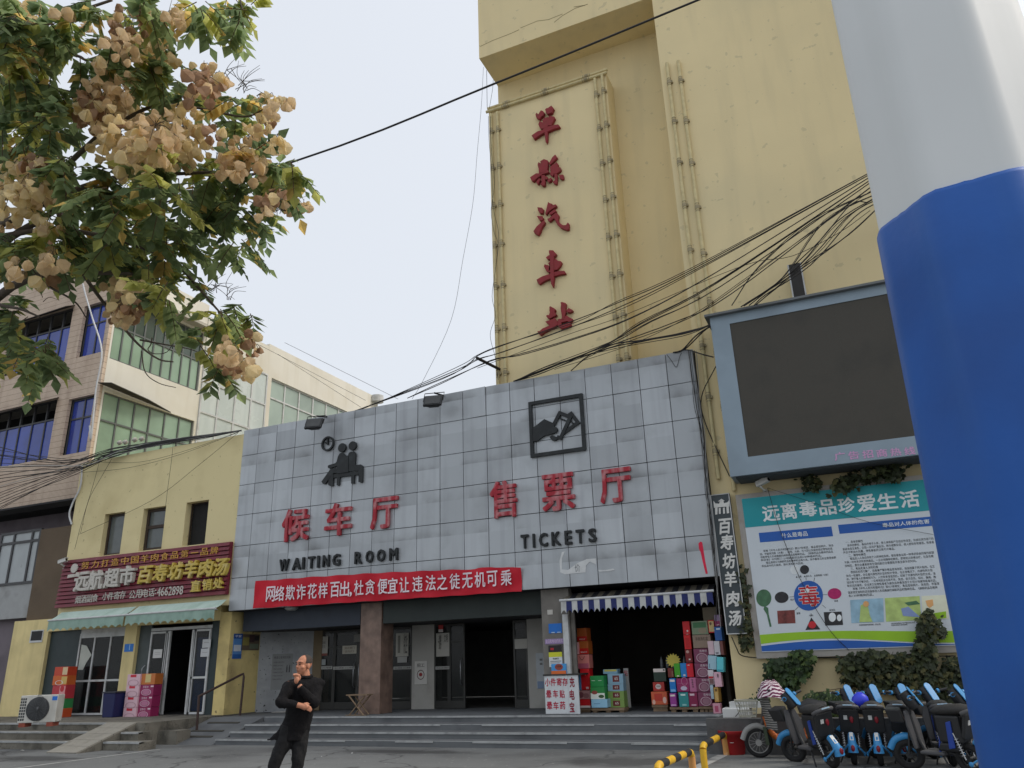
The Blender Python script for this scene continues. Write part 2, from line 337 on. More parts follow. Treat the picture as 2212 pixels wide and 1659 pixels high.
for i in range(20):
    for j in range(6):
        g = .008; a, b = XC[i]+g, XC[i+1]-g; zt, zb = ZR[j]-(0 if j == 0 else g), ZR[j+1]+g
        if b-a < .05: continue
        o = [rnd.uniform(0, .012) for _ in range(4)]
        if (i, j) == (11, 0): o = [.0, .03, .04, .01]
        mb.add([(a, YF-.01-o[0], zb), (b, YF-.01-o[1], zb), (b, YF-.01-o[2], zt), (a, YF-.01-o[3], zt),
                (a, YF+.04, zb), (b, YF+.04, zb), (b, YF+.04, zt), (a, YF+.04, zt)],
               [(0, 1, 2, 3), (0, 4, 5, 1), (1, 5, 6, 2), (2, 6, 7, 3), (3, 7, 4, 0)])
mb.build('panel_front', clad, st)
mb = MB(); mb.box(-16.03, YF+.035, 3.13, -2.76, YF+.4, 8.262)
mb.box(-16.03, YF+.4, 3.13, -2.76, 26, 3.3); mb.box(-16.03, YF+.4, 7.2, -2.76, 26, 7.4)
mb.box(-16.03, YF+.42, 3.3, -15.8, 26, 7.2); mb.box(-3.0, YF+.42, 3.3, -2.76, 26, 7.2); mb.box(-16.03, 25.8, .5, -2.76, 26, 3.13)
mb.build('roof', gap_m, st)
# lobby behind the front: beams, pillars, speckled wall, doors
beam = M('beam_paint', S(46, 54, 66), .55, .1, 2, dirt=(S(30, 34, 40), .5, 2))
mb = MB(); mb.box(-15.9, 17.45, 2.6, -12.03, 17.7, 3.128); mb.build('shutter_box', beam, st)
mb = MB(); mb.box(-11.34, 17.45, 2.6, -6.92, 17.7, 3.128); mb.build('shutter_box', M('beam_green', S(44, 52, 50), .55, .1, 2), st)
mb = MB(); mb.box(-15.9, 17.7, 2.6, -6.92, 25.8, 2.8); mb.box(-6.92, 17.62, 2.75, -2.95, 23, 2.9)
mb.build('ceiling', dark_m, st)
stone = M('brown_marble', S(128, 106, 94), .4, .22, 5, dirt=(S(84, 66, 58), .7, 3))
stone2 = M('grey_stone', S(120, 116, 110), .7, .15, 4, dirt=(S(80, 78, 74), .6, 3))
mb = MB(); mb.box(-12.0, 17.42, .48, -11.37, 18.0, 3.128); mb.build('pillar', stone, st, bevel=.01)
mb = MB(); mb.box(-6.9, 17.2, .48, -6.22, 17.42, 3.128); mb.build('pillar', stone2, st, bevel=.01)
mb = MB(); mb.box(-16.45, 17.15, .5, -16.05, 18.4, 3.125); mb.build('pillar', M('dirty_yellow', S(214, 194, 132), .9, .1, 2, .15, 30, dirt=(S(150, 132, 92), .8, 1.2), spots=(S(90, 80, 60), .7, 7)), st)
gran = M('speckled_granite', S(150, 153, 156), .5, .08, 6, dirt=(S(110, 112, 114), .5, 2), spots=(S(24, 26, 30), .95, 14))
mb = MB(); mb.prism([(-16.05, 18.35, .48), (-14.75, 19.1, .48), (-14.75, 19.1, 2.6), (-16.05, 18.35, 2.6)], (0, .2, 0)); mb.build('granite_wall', gran, st)
def ex(zx, Y=19.15): return aY('e', zx, 900, Y).x
YD = 19.15
metal = M('steel', S(150, 152, 155), .3, .08, 5, metal=.8)
alu = M('white_aluminium', S(196, 198, 198), .5, .06, 5, dirt=(S(140, 138, 130), .5, 4))
colw = M('pale_column', S(172, 170, 164), .6, .06, 2, dirt=(S(130, 126, 118), .6, 2))
glass = M('dark_glass', S(26, 30, 32), .06, .05, 1, spec=.6)
glass_t = M('clear_glass', S(34, 38, 38), .05, .02, 1, spec=.45, alpha=.45)
mb = MB(); mb.box(-14.75, 19.1, .48, -14.45, 19.5, 2.6); mb.build('door_jamb', M('jamb_brown', S(118, 104, 82), .7, .1, 3), st)
cx = [ex(1232), ex(1388)]
mb = MB(); mb.box(cx[0], YD-.03, .48, cx[1], YD+.4, 2.6); mb.build('pillar', colw, st, bevel=.008)
mb = MB(); mb.box(ex(2040), YD-.03, .48, -6.73, YD+.4, 2.6); mb.build('pillar', colw, st, bevel=.008)
# the two hall entrances: framed glass leaves
def leaf(x0, x1, name='glass_door', handle=None, band=None):
    mb = MB(); frame(mb, x0, x1, .49, 2.58, YD-.02, YD+.03, .05, (), (), 0); mb.box(x0+.05, YD-.015, .54, x1-.05, YD+.025, .68)
    mb.box(x0+.05, YD-.015, 2.1, x1-.05, YD+.025, 2.15)
    o = mb.build(name, M('door_frame', S(60, 60, 58), .4, .08, 3, metal=.4), st)
    g = MB(); g.box(x0+.05, YD, .68, x1-.05, YD+.012, 2.1); g.box(x0+.05, YD, 2.15, x1-.05, YD+.012, 2.53); g.build('pane', glass_t, o)
    if handle:
        h = MB()
        for hx in handle: h.tube([(hx, YD-.02, 1.05), (hx, YD-.09, 1.1), (hx, YD-.09, 1.65), (hx, YD-.02, 1.7)], .014, 8)
        h.build('handle', metal, o)
    return o
xa = [-14.45, ex(690), ex(855), ex(1000)]
leaf(xa[0], xa[1]); leaf(xa[1], xa[2], handle=(xa[2]-.09,)); leaf(xa[2], xa[3], handle=(xa[2]+.09,)); leaf(xa[3], cx[0])
leaf(cx[1], ex(1490)); leaf(ex(1490), ex(1600), handle=(ex(1578),)); leaf(ex(1940), ex(2040))
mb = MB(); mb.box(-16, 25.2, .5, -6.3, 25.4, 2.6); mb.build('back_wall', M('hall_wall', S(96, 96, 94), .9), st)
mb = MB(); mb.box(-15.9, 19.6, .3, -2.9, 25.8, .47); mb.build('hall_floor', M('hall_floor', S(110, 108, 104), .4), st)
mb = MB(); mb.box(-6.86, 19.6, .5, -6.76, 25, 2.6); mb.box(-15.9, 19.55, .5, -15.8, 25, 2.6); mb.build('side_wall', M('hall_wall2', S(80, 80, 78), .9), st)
# small shop under the same roof
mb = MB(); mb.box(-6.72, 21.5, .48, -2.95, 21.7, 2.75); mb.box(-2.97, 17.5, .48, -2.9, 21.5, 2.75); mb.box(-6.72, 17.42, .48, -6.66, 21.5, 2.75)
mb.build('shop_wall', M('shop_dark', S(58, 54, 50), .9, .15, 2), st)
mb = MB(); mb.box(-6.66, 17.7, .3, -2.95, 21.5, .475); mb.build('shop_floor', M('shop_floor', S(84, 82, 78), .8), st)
mb = MB(); mb.box(-6.36, 17.1, .5, -6.23, 17.19, 2.55); mb.build('shutter_rail', alu, st)
mb = MB(); mb.box(-6.21, 17.24, .48, -6.12, 17.3, 2.6); mb.build('door_jamb', stone2, st)
mb = MB(); mb.box(-3.3, 17.55, 2.05, -3.0, 17.7, 2.55); mb.build('meter_box', M('meter', S(120, 112, 96), .7), st)
# ceiling lamp
mb = MB(); mb.lathe([(.0, 0), (.12, .01), (.17, .05), (.18, .08)], Matrix.Translation((-14.1, 17.25, 3.05)), 20); mb.build('ceiling_lamp', M('lamp_glass', S(150, 152, 150), .4), label='dead round ceiling lamp under the panel front above the man', cat='lamp')
# ------------------------------------------------------------------ yellow tower
YW = 17.15; YB = 18.5; YP = 17.75
tw = thing('tower_building', 'tall pale yellow plastered tower with overhanging top and red characters', 'building', (-2, 24, 0))
mb = MB(); mb.box(-2.75, YW, 0, 4.5, 32, 26); mb.box(-8.14, YB, 6.6, -2.752, 32, 19.0); mb.box(-8.14, YB-.003, 19.0, -2.752, 32, 26)
mb.build('wall', yel2, tw)
mb = MB(); mb.box(-8.14, YW, 19.0, -2.752, YB-.003, 26)
for pts_ in ([(112, 332), (200, 290), (330, 240), (390, 212)], [(400, 200), (520, 150), (600, 140), (700, 100)], [(640, 160), (700, 112), (790, 60), (880, 30)], [(780, 50), (860, 38)]):
    pp_ = [aY('k', *q_, YW) for q_ in pts_]
    for a_, b_ in zip(pp_, pp_[1:]):
        d_ = (b_-a_).normalized(); n_ = Vector((-d_.z, 0, d_.x))*.012; mb.prism([a_-n_, b_-n_, b_+n_, a_+n_], (0, -.002, 0), 1)
mb.build('overhang', [yel2, M('crack_dirt', S(150, 136, 100), .9)], tw)
mb = MB(); mb.box(-8.14, YP, 6.6, -4.4, YB-.002, 17.52); mb.build('sign_panel', yel2, tw)
pipe_m = M('painted_pipe', S(206, 192, 146), .7, .1, 6, dirt=(S(176, 160, 118), .6, 5))
clamp_m = M('pipe_clamp', S(158, 146, 116), .7, .2, 9)
def conduit(pts, n_cl, label, r=.045):
    a, b = Vector(pts[0]), Vector(pts[-1]); mb = MB(); mb.tube(pts, r, 8)
    o = mb.build('conduit_pipe', pipe_m, label=label, cat='pipe', group='pipes clamped to the yellow tower', loc=a)
    d = (b-a).normalized()
    for i in range(n_cl):
        p = a.lerp(b, (i+.5)/n_cl); c = MB()
        c.tube([p-d*.05, p+d*.05], r*1.3, 8); c.tube([p-d*.11, p-d*.09], r*1.2, 8); c.tube([p+d*.09, p+d*.11], r*1.2, 8)
        c.box(p.x-.02, p.y, p.z-.03, p.x+.09, p.y+.07, p.z+.03)
        c.build('clamp', clamp_m, o)
    return o
yy = YP-.06
conduit([(-8.05, yy, 6.9), (-8.05, yy, 17.3)], 8, 'vertical pipe at the outer left edge of the red character panel')
conduit([(-7.83, yy, 6.9), (-7.83, yy, 17.3)], 8, 'vertical pipe just inside the left edge of the red character panel')
conduit([(-4.72, yy, 6.9), (-4.72, yy, 17.35)], 9, 'vertical pipe right of the red characters, inner of the pair')
conduit([(-4.5, yy, 6.9), (-4.5, yy, 17.4)], 9, 'vertical pipe on the right edge of the red character panel')
conduit([(-8.2, yy, 17.42), (-4.35, yy, 17.42)], 3, 'horizontal pipe along the panel top, lower of the pair')
conduit([(-8.2, YP-.0+.05, 17.62), (-4.35, YP+.05, 17.62)], 3, 'horizontal pipe along the panel top, upper of the pair')
yy = YW-.06
conduit([(-2.55, yy, 5.2), (-2.55, yy, 16.55)], 9, 'vertical pipe on the wide tower wall, nearer the recess')
conduit([(-2.25, yy, 4.9), (-2.25, yy, 16.5)], 9, 'vertical pipe on the wide tower wall, right of its twin')
# ------------------------------------------------------------------ yellow shop building on the left
sh = thing('shop_building', 'two storey yellow shop building with three small windows above a maroon sign', 'building', (-19.4, 17, .5))
WIN = [(-21.4, -20.53, 5.05, 6.34), (-19.75, -18.83, 5.06, 6.34), (-18.02, -17.15, 5.06, 6.34)]
O1 = (-23.35, -20.05, .5, 2.92); O2 = (-19.57, -16.452, .5, 2.92)
mb = MB(); holed(mb, -22.85, -16.035, 3.3, 8.17, 17.0, 17.3, WIN)
mb.box(-22.85, 17.3, 3.5, -22.6, 25, 8.05); mb.box(-22.6, 17.3, 7.6, -16.04, 25, 7.8); mb.box(-22.6, 17.3, 3.3, -16.04, 25, 3.5); mb.box(-16.2, 17.3, 3.5, -16.04, 25, 7.6)
mb.box(-22.6, 24.8, 3.5, -16.2, 25, 7.6)
mb.build('upper_wall', yel, sh)
mb = MB(); holed(mb, -25.0, -16.452, .5, 3.298, 17.15, 17.45, [O1, O2]); mb.build('ground_wall', M('worn_yellow', S(224, 206, 150), .9, .06, 2, .2, 30, dirt=(S(196, 180, 130), .6, 1.3), streak=(S(180, 166, 120), .4, 4)), sh)
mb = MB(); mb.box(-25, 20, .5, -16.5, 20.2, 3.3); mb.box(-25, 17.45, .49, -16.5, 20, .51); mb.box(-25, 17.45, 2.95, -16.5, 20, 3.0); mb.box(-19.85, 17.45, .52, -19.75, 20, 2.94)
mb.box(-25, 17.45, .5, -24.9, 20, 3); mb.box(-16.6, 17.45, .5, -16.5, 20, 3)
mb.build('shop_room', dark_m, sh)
wfr = M('old_window_frame', S(62, 50, 42), .7, .2, 6)
for i, (a, b, c, d) in enumerate(WIN):
    mb = MB()
    if i == 0: frame(mb, a, b, c, d, 17.16, 17.22, .07)
    if i == 1: frame(mb, a, b, c, d, 17.16, 17.22, .09, (), ((c+d)/2+.08,))
    if i == 2: mb.box(a, 17.2, c, a+.04, 17.24, d); mb.box(b-.04, 17.2, c, b, 17.24, d); mb.box(a+.04, 17.2, d-.04, b-.04, 17.24, d)
    o = mb.build('window', [wfr], sh)
    g = MB(); g.box(a+.03, 17.205, c+.03, b-.03, 17.212, d-.03) if i < 2 else g.box(a+.03, 17.26, c+.03, b-.03, 17.268, d-.03)
    g.build('pane', M('dusty_glass', S(92, 98, 98), .15, .2, 2, spec=.5, dirt=(S(60, 62, 62), .6, 2)) if i < 2 else M('black_mesh', S(28, 28, 28), .8), o)
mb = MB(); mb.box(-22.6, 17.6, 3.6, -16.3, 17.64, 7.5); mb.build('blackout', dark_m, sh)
# ground floor glazing
dgreen = M('dark_green_board', S(46, 58, 60), .5, .12, 2)
def slide(x0, x1, bars, parent, z1=2.72, mid=1.45):
    m = MB(); frame(m, x0, x1, .52, z1, 17.22, 17.28, .055, bars, (mid,))
    o = m.build('glass_door', alu, parent); g = MB(); g.box(x0+.05, 17.245, .56, x1-.05, 17.255, z1-.05); g.build('pane', glass_t, o); return o
mb = MB(); mb.box(-23.35, 17.26, .5, -22.02, 17.32, 2.92); mb.build('side_board', dgreen, sh)
slide(-22.0, -20.07, (-21.35, -20.68), sh)
mb = MB(); mb.box(-22.02, 17.24, 2.72, -20.05, 17.3, 2.8); mb.box(-22.02, 17.26, 2.8, -20.05, 17.29, 2.92); mb.build('lintel', [alu], sh)
mb = MB(); mb.box(-19.57, 17.26, .5, -19.1, 17.32, 2.92); mb.build('side_board', M('grey_board', S(74, 82, 82), .5), sh)
d1 = slide(-19.08, -18.42, (), sh); slide(-18.5, -18.32, (), sh); d2 = slide(-17.42, -16.82, (), sh); slide(-17.5, -17.34, (), sh)
mb = MB(); mb.box(-19.1, 17.24, 2.74, -16.8, 17.3, 2.82); mb.build('lintel', [alu], sh)
mb = MB(); mb.box(-16.82, 17.26, .5, -16.455, 17.32, 2.92); mb.build('side_board', dgreen, sh)
mb = MB(); mb.box(-17.36, 17.3, .6, -16.85, 17.31, 2.5); mb.build('blue_film', M('blue_film', S(40, 84, 150), .4, .15, 2, dirt=(S(30, 50, 90), .6, 2)), sh)
mb = MB(); mb.tube([(-19.18, 17.24, 1.5), (-19.22, 17.18, 1.58), (-19.22, 17.18, 1.74), (-19.18, 17.24, 1.82)], .014); mb.build('handle', metal, sh)
# ------------------------------------------------------------------ brown tiled building behind
br = thing('office_building', 'three storey brown tiled building with blue windows and cream side wing', 'building', (-26, 22, 0))
btile = M('brown_tile', S(206, 186, 165), .55, .06, 1.5, dirt=(S(150, 120, 100), .4, .8), streak=(S(140, 112, 92), .4, 3))
# fluted tile face: fine vertical ribs with a dark joint between courses, all part of the wall's pattern
t_ = btile.node_tree; nb = t_.nodes['Principled BSDF']; tcn = t_.nodes.new('ShaderNodeTexCoord')
brk = t_.nodes.new('ShaderNodeTexBrick'); brk.offset = 0; mpn = t_.nodes.new('ShaderNodeMapping'); mpn.inputs['Rotation'].default_value = (R(90), 0, 0)
t_.links.new(tcn.outputs['Object'], mpn.inputs['Vector']); t_.links.new(mpn.outputs[0], brk.inputs['Vector'])
brk.inputs['Scale'].default_value = 1; brk.inputs['Brick Width'].default_value = .06; brk.inputs['Row Height'].default_value = .22; brk.inputs['Mortar Size'].default_value = .008
brk.inputs['Color1'].default_value = brk.inputs['Color2'].default_value = (1, 1, 1, 1); brk.inputs['Mortar'].default_value = (.45, .40, .37, 1)
mxn = t_.nodes.new('ShaderNodeMix'); mxn.data_type = 'RGBA'; mxn.blend_type = 'MULTIPLY'; mxn.inputs[0].default_value = 1
src = nb.inputs['Base Color'].links[0].from_socket; t_.links.new(src, mxn.inputs[6]); t_.links.new(brk.outputs['Color'], mxn.inputs[7]); t_.links.new(mxn.outputs[2], nb.inputs['Base Color'])
cream = M('cream_wall', S(220, 217, 206), .9, .04, .8, .1, 20, streak=(S(190, 182, 160), .35, 2), dirt=(S(206, 198, 178), .5, .5))
XB = -22.95; YBF = 17.3
FW_ = [(-24.42, -23.15, 12.29, 14.33), (-24.42, -23.15, 8.69, 10.73), (-28.45, -25.02, 12.29, 14.5), (-28.45, -25.02, 8.69, 10.9), (-33, -29.1, 12.29, 14.5), (-33, -29.1, 8.69, 10.9)]
mb = MB(); holed(mb, -36, XB, 7.0, 16.05, YBF, YBF+.12, FW_); mb.build('front_wall', btile, br)
SW = [(17.5, 21.6, 12.08, 14.6), (17.5, 21.6, 8.3, 10.85)]
mb = MB(); holed(mb, 17.425, 21.72, 8.0, 15.9, XB-.3, XB, SW, ax='X'); holed(mb, 25.45, 34.3, 6.0, 15.55, XB-.3, XB, [(25.75, 34.0, 11.7, 14.0)], ax='X')
mb.box(XB-.3, 34.3, 6, XB, 46, 14.9); mb.build('side_wall', cream, br)
mb = MB(); mb.box(-36, 17.66, 15.0, XB-.3, 21.7, 15.3); mb.box(-36, 21.7, 14.6, XB-.3, 46, 14.8)
mb.box(-36, 17.7, 11.3, XB-.4, 21.7, 11.5); mb.box(-36, 45.7, 6, XB-.3, 46, 14.6)
mb.build('roof', M('roof_slab', S(150, 146, 138), .9), br)
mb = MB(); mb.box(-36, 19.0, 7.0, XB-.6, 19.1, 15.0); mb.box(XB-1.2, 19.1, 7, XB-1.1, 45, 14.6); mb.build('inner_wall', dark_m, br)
mb = MB(); mb.box(XB-.0, 17.3, 14.68, XB+.42, 21.75, 14.8); mb.build('eave', M('eave', S(176, 172, 160), .9), br)
mb = MB(); mb.prism([(XB+.02, 17.2, 11.05), (XB+.55, 17.3, 10.98), (XB+.4, 19.0, 10.9), (XB+.02, 20.4, 10.86)], (0, 0, .03)); mb.build('torn_canopy', M('torn_canopy', S(60, 56, 52), .9, .2, 3), br)
bglass = M('blue_glass', S(42, 64, 150), .08, .35, .7, .12, 1.3, spec=.6)
for a, b, c, d in FW_:
    m = MB(); n = 2 if b-a < 2 else 5
    frame(m, a, b, c, d, YBF+.16, YBF+.23, .06, [a+(b-a)*i/n for i in range(1, n)], (d-.72,)); o = m.build('window', M('dark_frame', S(66, 66, 68), .5), br)
    g = MB(); g.box(a+.03, YBF+.19, c+.03, b-.03, YBF+.2, d-.75) if n > 2 else g.box(a+.03, YBF+.19, c+.03, b-.03, YBF+.2, d-.03)
    g.build('pane', bglass, o)
    if n > 2:
        m = MB(); m.prism([(a-.1, YBF-.3, d-.28), (b+.05, YBF-.34, d-.2), (b+.05, YBF+.1, d+.04), (a-.1, YBF+.1, d)], (0, 0, .03)); m.build('window_canopy', M('rag_canopy', S(58, 50, 44), .9, .2, 2), br)
ggl = M('green_glass', S(146, 172, 150), .2, .2, 1.1, .1, 1.5, spec=.5, var2=.2)
gdk = M('green_glass_dark', S(70, 84, 76), .12, .2, .9, spec=.5)
for k, (a, b, c, d) in enumerate(SW):
    m = MB(); n = 9 if k == 0 else 6; tr = c+1.3 if k == 0 else c+1.55
    frame(m, a, b, c, d, XB-.14, XB-.06, .06, [a+(b-a)*i/n for i in range(1, n)], (tr,), ax='X'); o = m.build('window', M('grey_frame', S(96, 100, 98), .5), br)
    g = MB(); g.box(XB-.11, a+.03, c+.03, XB-.1, b-.03, tr); g.build('pane', ggl, o)
    g = MB(); g.box(XB-.11, a+.03, tr, XB-.1, b-.03, d-.03); g.build('pane', gdk if k == 0 else ggl, o)
m = MB(); frame(m, 21.72, 25.45, 6.0, 14.05, XB-.02, XB+.06, .07, [21.72+3.73*i/4 for i in range(1, 4)], [7.6, 8.9, 10.1, 11.3, 12.6], ax='X'); o = m.build('curtain_wall', alu, br)
g = MB(); g.box(XB+.01, 21.78, 6.06, XB+.02, 25.4, 14.0); g.build('pane', M('pale_glass', S(186, 196, 192), .25, .08, .6, spec=.5, streak=(S(220, 226, 222), .6, 1.2)), o)
m = MB(); m.box(XB-.3, 21.72, 14.05, XB+.04, 25.45, 15.4); m.build('parapet', cream, br)
m = MB(); frame(m, 25.75, 34.0, 11.7, 14.0, XB-.16, XB-.08, .07, [25.75+8.25*i/8 for i in range(1, 8)], (13.1,), ax='X'); o = m.build('window', alu, br)
g = MB(); g.box(XB-.13, 25.8, 11.75, XB-.12, 33.95, 13.95); g.build('pane', M('grey_glass', S(150, 166, 156), .15, .2, .5, spec=.5), o)
m = MB(); m.tube([(XB+.15, 34.0, 15.2), (XB+.15, 34.0, 15.55)], .35, 16); m.build('roof_tank', alu, br)
# its lower storey
m = MB(); m.box(-36, 17.6, 0, -26.7, 18, 6.3); m.box(-26.7, 17.7, 0, -24.5, 18, 4.5); m.box(-36, 18.4, 6.2, -23, 18.6, 7.0); m.build('lower_wall', M('mauve_stone', S(112, 104, 110), .8, .12, 1.5, dirt=(S(80, 76, 80), .6, 1)), br)
m = MB(); m.box(-24.72, 17.32, 3.3, XB+.08, 18.4, 6.22); m.build('stair_wall', M('brown_plaster', S(104, 90, 74), .9, .08, 1.2, .2, 20, dirt=(S(80, 68, 56), .5, .8)), br)
m = MB(); m.box(-26.7, 17.4, 3.42, -24.75, 17.6, 4.502); m.build('apron', M('grey_apron', S(160, 162, 162), .7, .08, 2, dirt=(S(120, 120, 118), .6, 2)), br)
m = MB(); frame(m, -26.8, -24.78, 4.5, 6.28, 17.36, 17.44, .08, (-26.1, -25.2), (5.9,)); o = m.build('window', M('dark_frame', S(66, 66, 68)), br)
g = MB(); g.box(-26.75, 17.4, 4.55, -24.83, 17.41, 6.2); g.build('pane', M('milky_glass', S(160, 166, 168), .3, .1, 1.5, spec=.5), o)
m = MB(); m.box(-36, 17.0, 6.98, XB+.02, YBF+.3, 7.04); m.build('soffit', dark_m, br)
# ------------------------------------------------------------------ lettering and pictograms
def flat(mb, z, pts, Y, depth, m=0):
    p = [aY(z, x, y, Y) for x, y in pts]
    a = sum((p[i].x*p[(i+1) % len(p)].z - p[(i+1) % len(p)].x*p[i].z) for i in range(len(p)))
    if a < 0: p = p[::-1]
    return mb.prism(p, (0, -depth, 0), m)
def stroke(mb, z, pts, wd, Y, depth, m=0):
    for i in range(len(pts)-1):
        a, b = aY(z, *pts[i], Y), aY(z, *pts[i+1], Y); d = (b-a).normalized(); n = Vector((-d.z, 0, d.x))*wd/2; e = d*wd*.45
        mb.prism([a-n-e, b-n+e, b+n+e, a+n-e], (0, -depth-.0025*i, 0), m)
def glyphs(mb, z, s, pts, wpx, hpx, Y, depth, m=0, off=0.0, shear=0.0, rot=0.0):
    """one character per photo position (centre), each of its own measured size"""
    for ch, (x, y), w_, h_ in zip(s, pts, wpx if hasattr(wpx, '__len__') else [wpx]*len(s), hpx if hasattr(hpx, '__len__') else [hpx]*len(s)):
        if ch == '一': h_ = h_*.13
        c = aY(z, x, y, Y); W = (aY(z, x+w_/2, y, Y)-aY(z, x-w_/2, y, Y)).x; H = (aY(z, x, y-h_/2, Y)-aY(z, x, y+h_/2, Y)).z
        ux = Vector((math.cos(rot), 0, math.sin(rot))); uz = Vector((-math.sin(rot), 0, math.cos(rot)))
        mb.text(ch, c-ux*W/2-uz*H/2, ux, uz, W, H, depth, m, off, shear)
def lin(a, b, n): return [(a[0]+(b[0]-a[0])*i/(n-1), a[1]+(b[1]-a[1])*i/(n-1)) for i in range(n)]
red_old = M('old_red_paint', S(140, 46, 50), .7, .1, 5, dirt=(S(112, 54, 44), .6, 4))
red_peel = M('peeling_red_paint', S(164, 46, 58), .75, .15, 5, dirt=(S(196, 150, 152), 1.0, 4.0), streak=(S(190, 140, 142), .8, 7))
black_p = M('black_paint', S(26, 30, 32), .5, .2, 6, dirt=(S(48, 54, 56), .6, 5))
CALL = {'單': ('m', [[(278,330),(297,300),(330,330),(375,258),(410,270),(437,300),(415,355),(380,375),(350,420),(290,385)],
  [(450,240),(480,215),(497,218),(560,172),(575,190),(605,225),(580,275),(575,300),(490,328),(462,295)],
  [(327,505),(350,450),(410,470),(395,430),(415,425),(425,390),(480,380),(500,376),(508,400),(515,360),(540,352),(615,370),(622,395),(575,490),(560,525),(500,530),(490,560),(430,580),(370,590),(350,560)],
  [(205,703),(260,665),(310,630),(400,605),(430,570),(500,545),(580,520),(680,505),(712,540),(700,560),(600,590),(500,635),(430,655),(370,690),(250,770)],
  [(430,600),(495,600),(490,790),(472,835),(455,815),(440,700)]]),
 '縣': ('m', [[(315,1230),(330,1180),(370,1200),(362,1165),(430,1125),(500,1150),(500,1250),(490,1310),(440,1370),(340,1380),(335,1300)],
  [(180,1450),(290,1378),(370,1380),(430,1340),(490,1315),(520,1345),(510,1365),(400,1400),(330,1450),(240,1522),(210,1510)],
  [(290,1525),(345,1460),(370,1490),(320,1572),(300,1560)], [(380,1410),(445,1405),(450,1480),(448,1595),(400,1603),(355,1560),(385,1550)],
  [(440,1430),(490,1435),(495,1470),(470,1490),(445,1470)], [(480,1500),(550,1445),(570,1475),(550,1510),(505,1538)],
  [(510,1200),(570,1090),(625,1035),(665,1095),(600,1160),(535,1228)],
  [(525,1270),(580,1215),(630,1190),(640,1165),(680,1210),(670,1265),(715,1262),(732,1300),(715,1335),(640,1385),(600,1380),(580,1435),(525,1385),(545,1340)],
  [(605,1380),(660,1385),(665,1450),(655,1565),(610,1560),(573,1520),(615,1500)], [(682,1400),(765,1388),(780,1470),(740,1482),(700,1455)]]),
 '汽': ('n', [[(310,230),(395,240),(418,265),(405,340),(350,335),(325,290)], [(300,385),(400,390),(420,420),(405,465),(360,475),(330,435)],
  [(240,655),(300,570),(390,490),(430,462),(450,490),(435,530),(400,575),(360,670),(330,727),(260,695)],
  [(450,350),(470,260),(500,130),(520,150),(575,170),(560,210),(590,190),(640,175),(655,200),(640,225),(560,270),(500,320),(465,365)],
  [(512,335),(620,262),(645,290),(640,310),(540,368)],
  [(485,430),(510,425),(630,330),(670,340),(695,375),(680,440),(700,500),(760,545),(815,545),(850,495),(873,520),(870,625),(830,637),(730,600),(660,530),(630,470),(605,420),(525,487),(495,460)]]),
 '車': ('n', [[(517,1000),(540,995),(600,1000),(615,1040),(605,1180),(608,1400),(610,1500),(592,1659),(560,1600),(545,1500),(540,1300),(535,1100),(520,1040)],
  [(463,1125),(520,1080),(545,1100),(540,1155),(490,1160)], [(605,1050),(640,1045),(652,1060),(620,1110),(600,1110)],
  [(425,1280),(440,1243),(500,1260),(535,1278),(500,1225),(540,1195),(550,1380),(510,1395),(470,1365)],
  [(600,1180),(640,1140),(665,1175),(735,1190),(745,1215),(720,1270),(665,1340),(600,1355)],
  [(292,1515),(400,1455),(520,1415),(600,1385),(700,1358),(790,1357),(818,1410),(720,1425),(620,1455),(540,1500),(440,1540),(350,1602),(320,1585)]]),
 '站': ('o', [[(875,500),(920,490),(1070,575),(1085,610),(1050,690),(1130,780),(1115,800),(980,880),(880,930),(800,900),(755,830),(800,800),(860,800),(890,710),(875,650)],
  [(725,1035),(800,1005),(1000,940),(1055,890),(1150,1000),(1160,1150),(1100,1190),(840,1330),(700,1400),(550,1520),(500,1480),(440,1370),(520,1370),(640,1270),(850,1180),(880,1100),(850,1145)],
  [(1265,350),(1310,330),(1450,370),(1460,410),(1440,560),(1450,700),(1410,860),(1380,960),(1320,950),(1310,820),(1270,560),(1285,420)],
  [(1470,650),(1550,545),(1690,610),(1695,650),(1630,700),(1500,695)],
  [(1165,960),(1200,925),(1290,930),(1330,880),(1490,815),(1540,850),(1690,930),(1680,985),(1620,1050),(1480,1010),(1290,1060),(1300,1140),(1620,1070),(1640,1160),(1480,1230),(1270,1290),(1200,1200),(1150,1150)]])}
ORD = dict(zip('單縣汽車站', ('topmost', 'second from the top', 'middle', 'second from the bottom', 'bottom')))
for ch, (z, polys) in CALL.items():
    mb = MB()
    for i, pl in enumerate(polys): flat(mb, z, pl, YP-.005, .12-.004*i)
    c = sum((Vector(v) for v in mb.v), Vector())/len(mb.v)
    mb.build('sign_character', red_old, label=f'{ORD[ch]} brush character {ch} in dull red on the tower', cat='sign letter', group='red characters down the tower', bevel=.012, loc=c)
YL = YF-.03
def hall_char(ch, x0, x1, y0, y1, z, lab):
    mb = MB(); glyphs(mb, z, ch, [((x0+x1)/2, (y0+y1)/2)], x1-x0, (y1-y0), YL, .07, 0, .035)
    c = sum((Vector(v) for v in mb.v), Vector())/len(mb.v)
    mb.build('sign_character', red_peel, label=lab, cat='sign letter', group='peeling red characters on the grey panels', loc=c)
hall_char('候', 432, 612, 998, 1218, 'd', 'peeling red character 候 above the word WAITING')
hall_char('车', 720, 902, 960, 1180, 'd', 'peeling red character 车 above the gap of WAITING ROOM')
hall_char('厅', 1030, 1213, 922, 1132, 'd', 'peeling red character 厅 above the word ROOM')
hall_char('售', 2, 176, 852, 1090, 'f', 'peeling red character 售 left of 票')
hall_char('票', 335, 545, 805, 1045, 'f', 'peeling red character 票 above the word TICKETS')
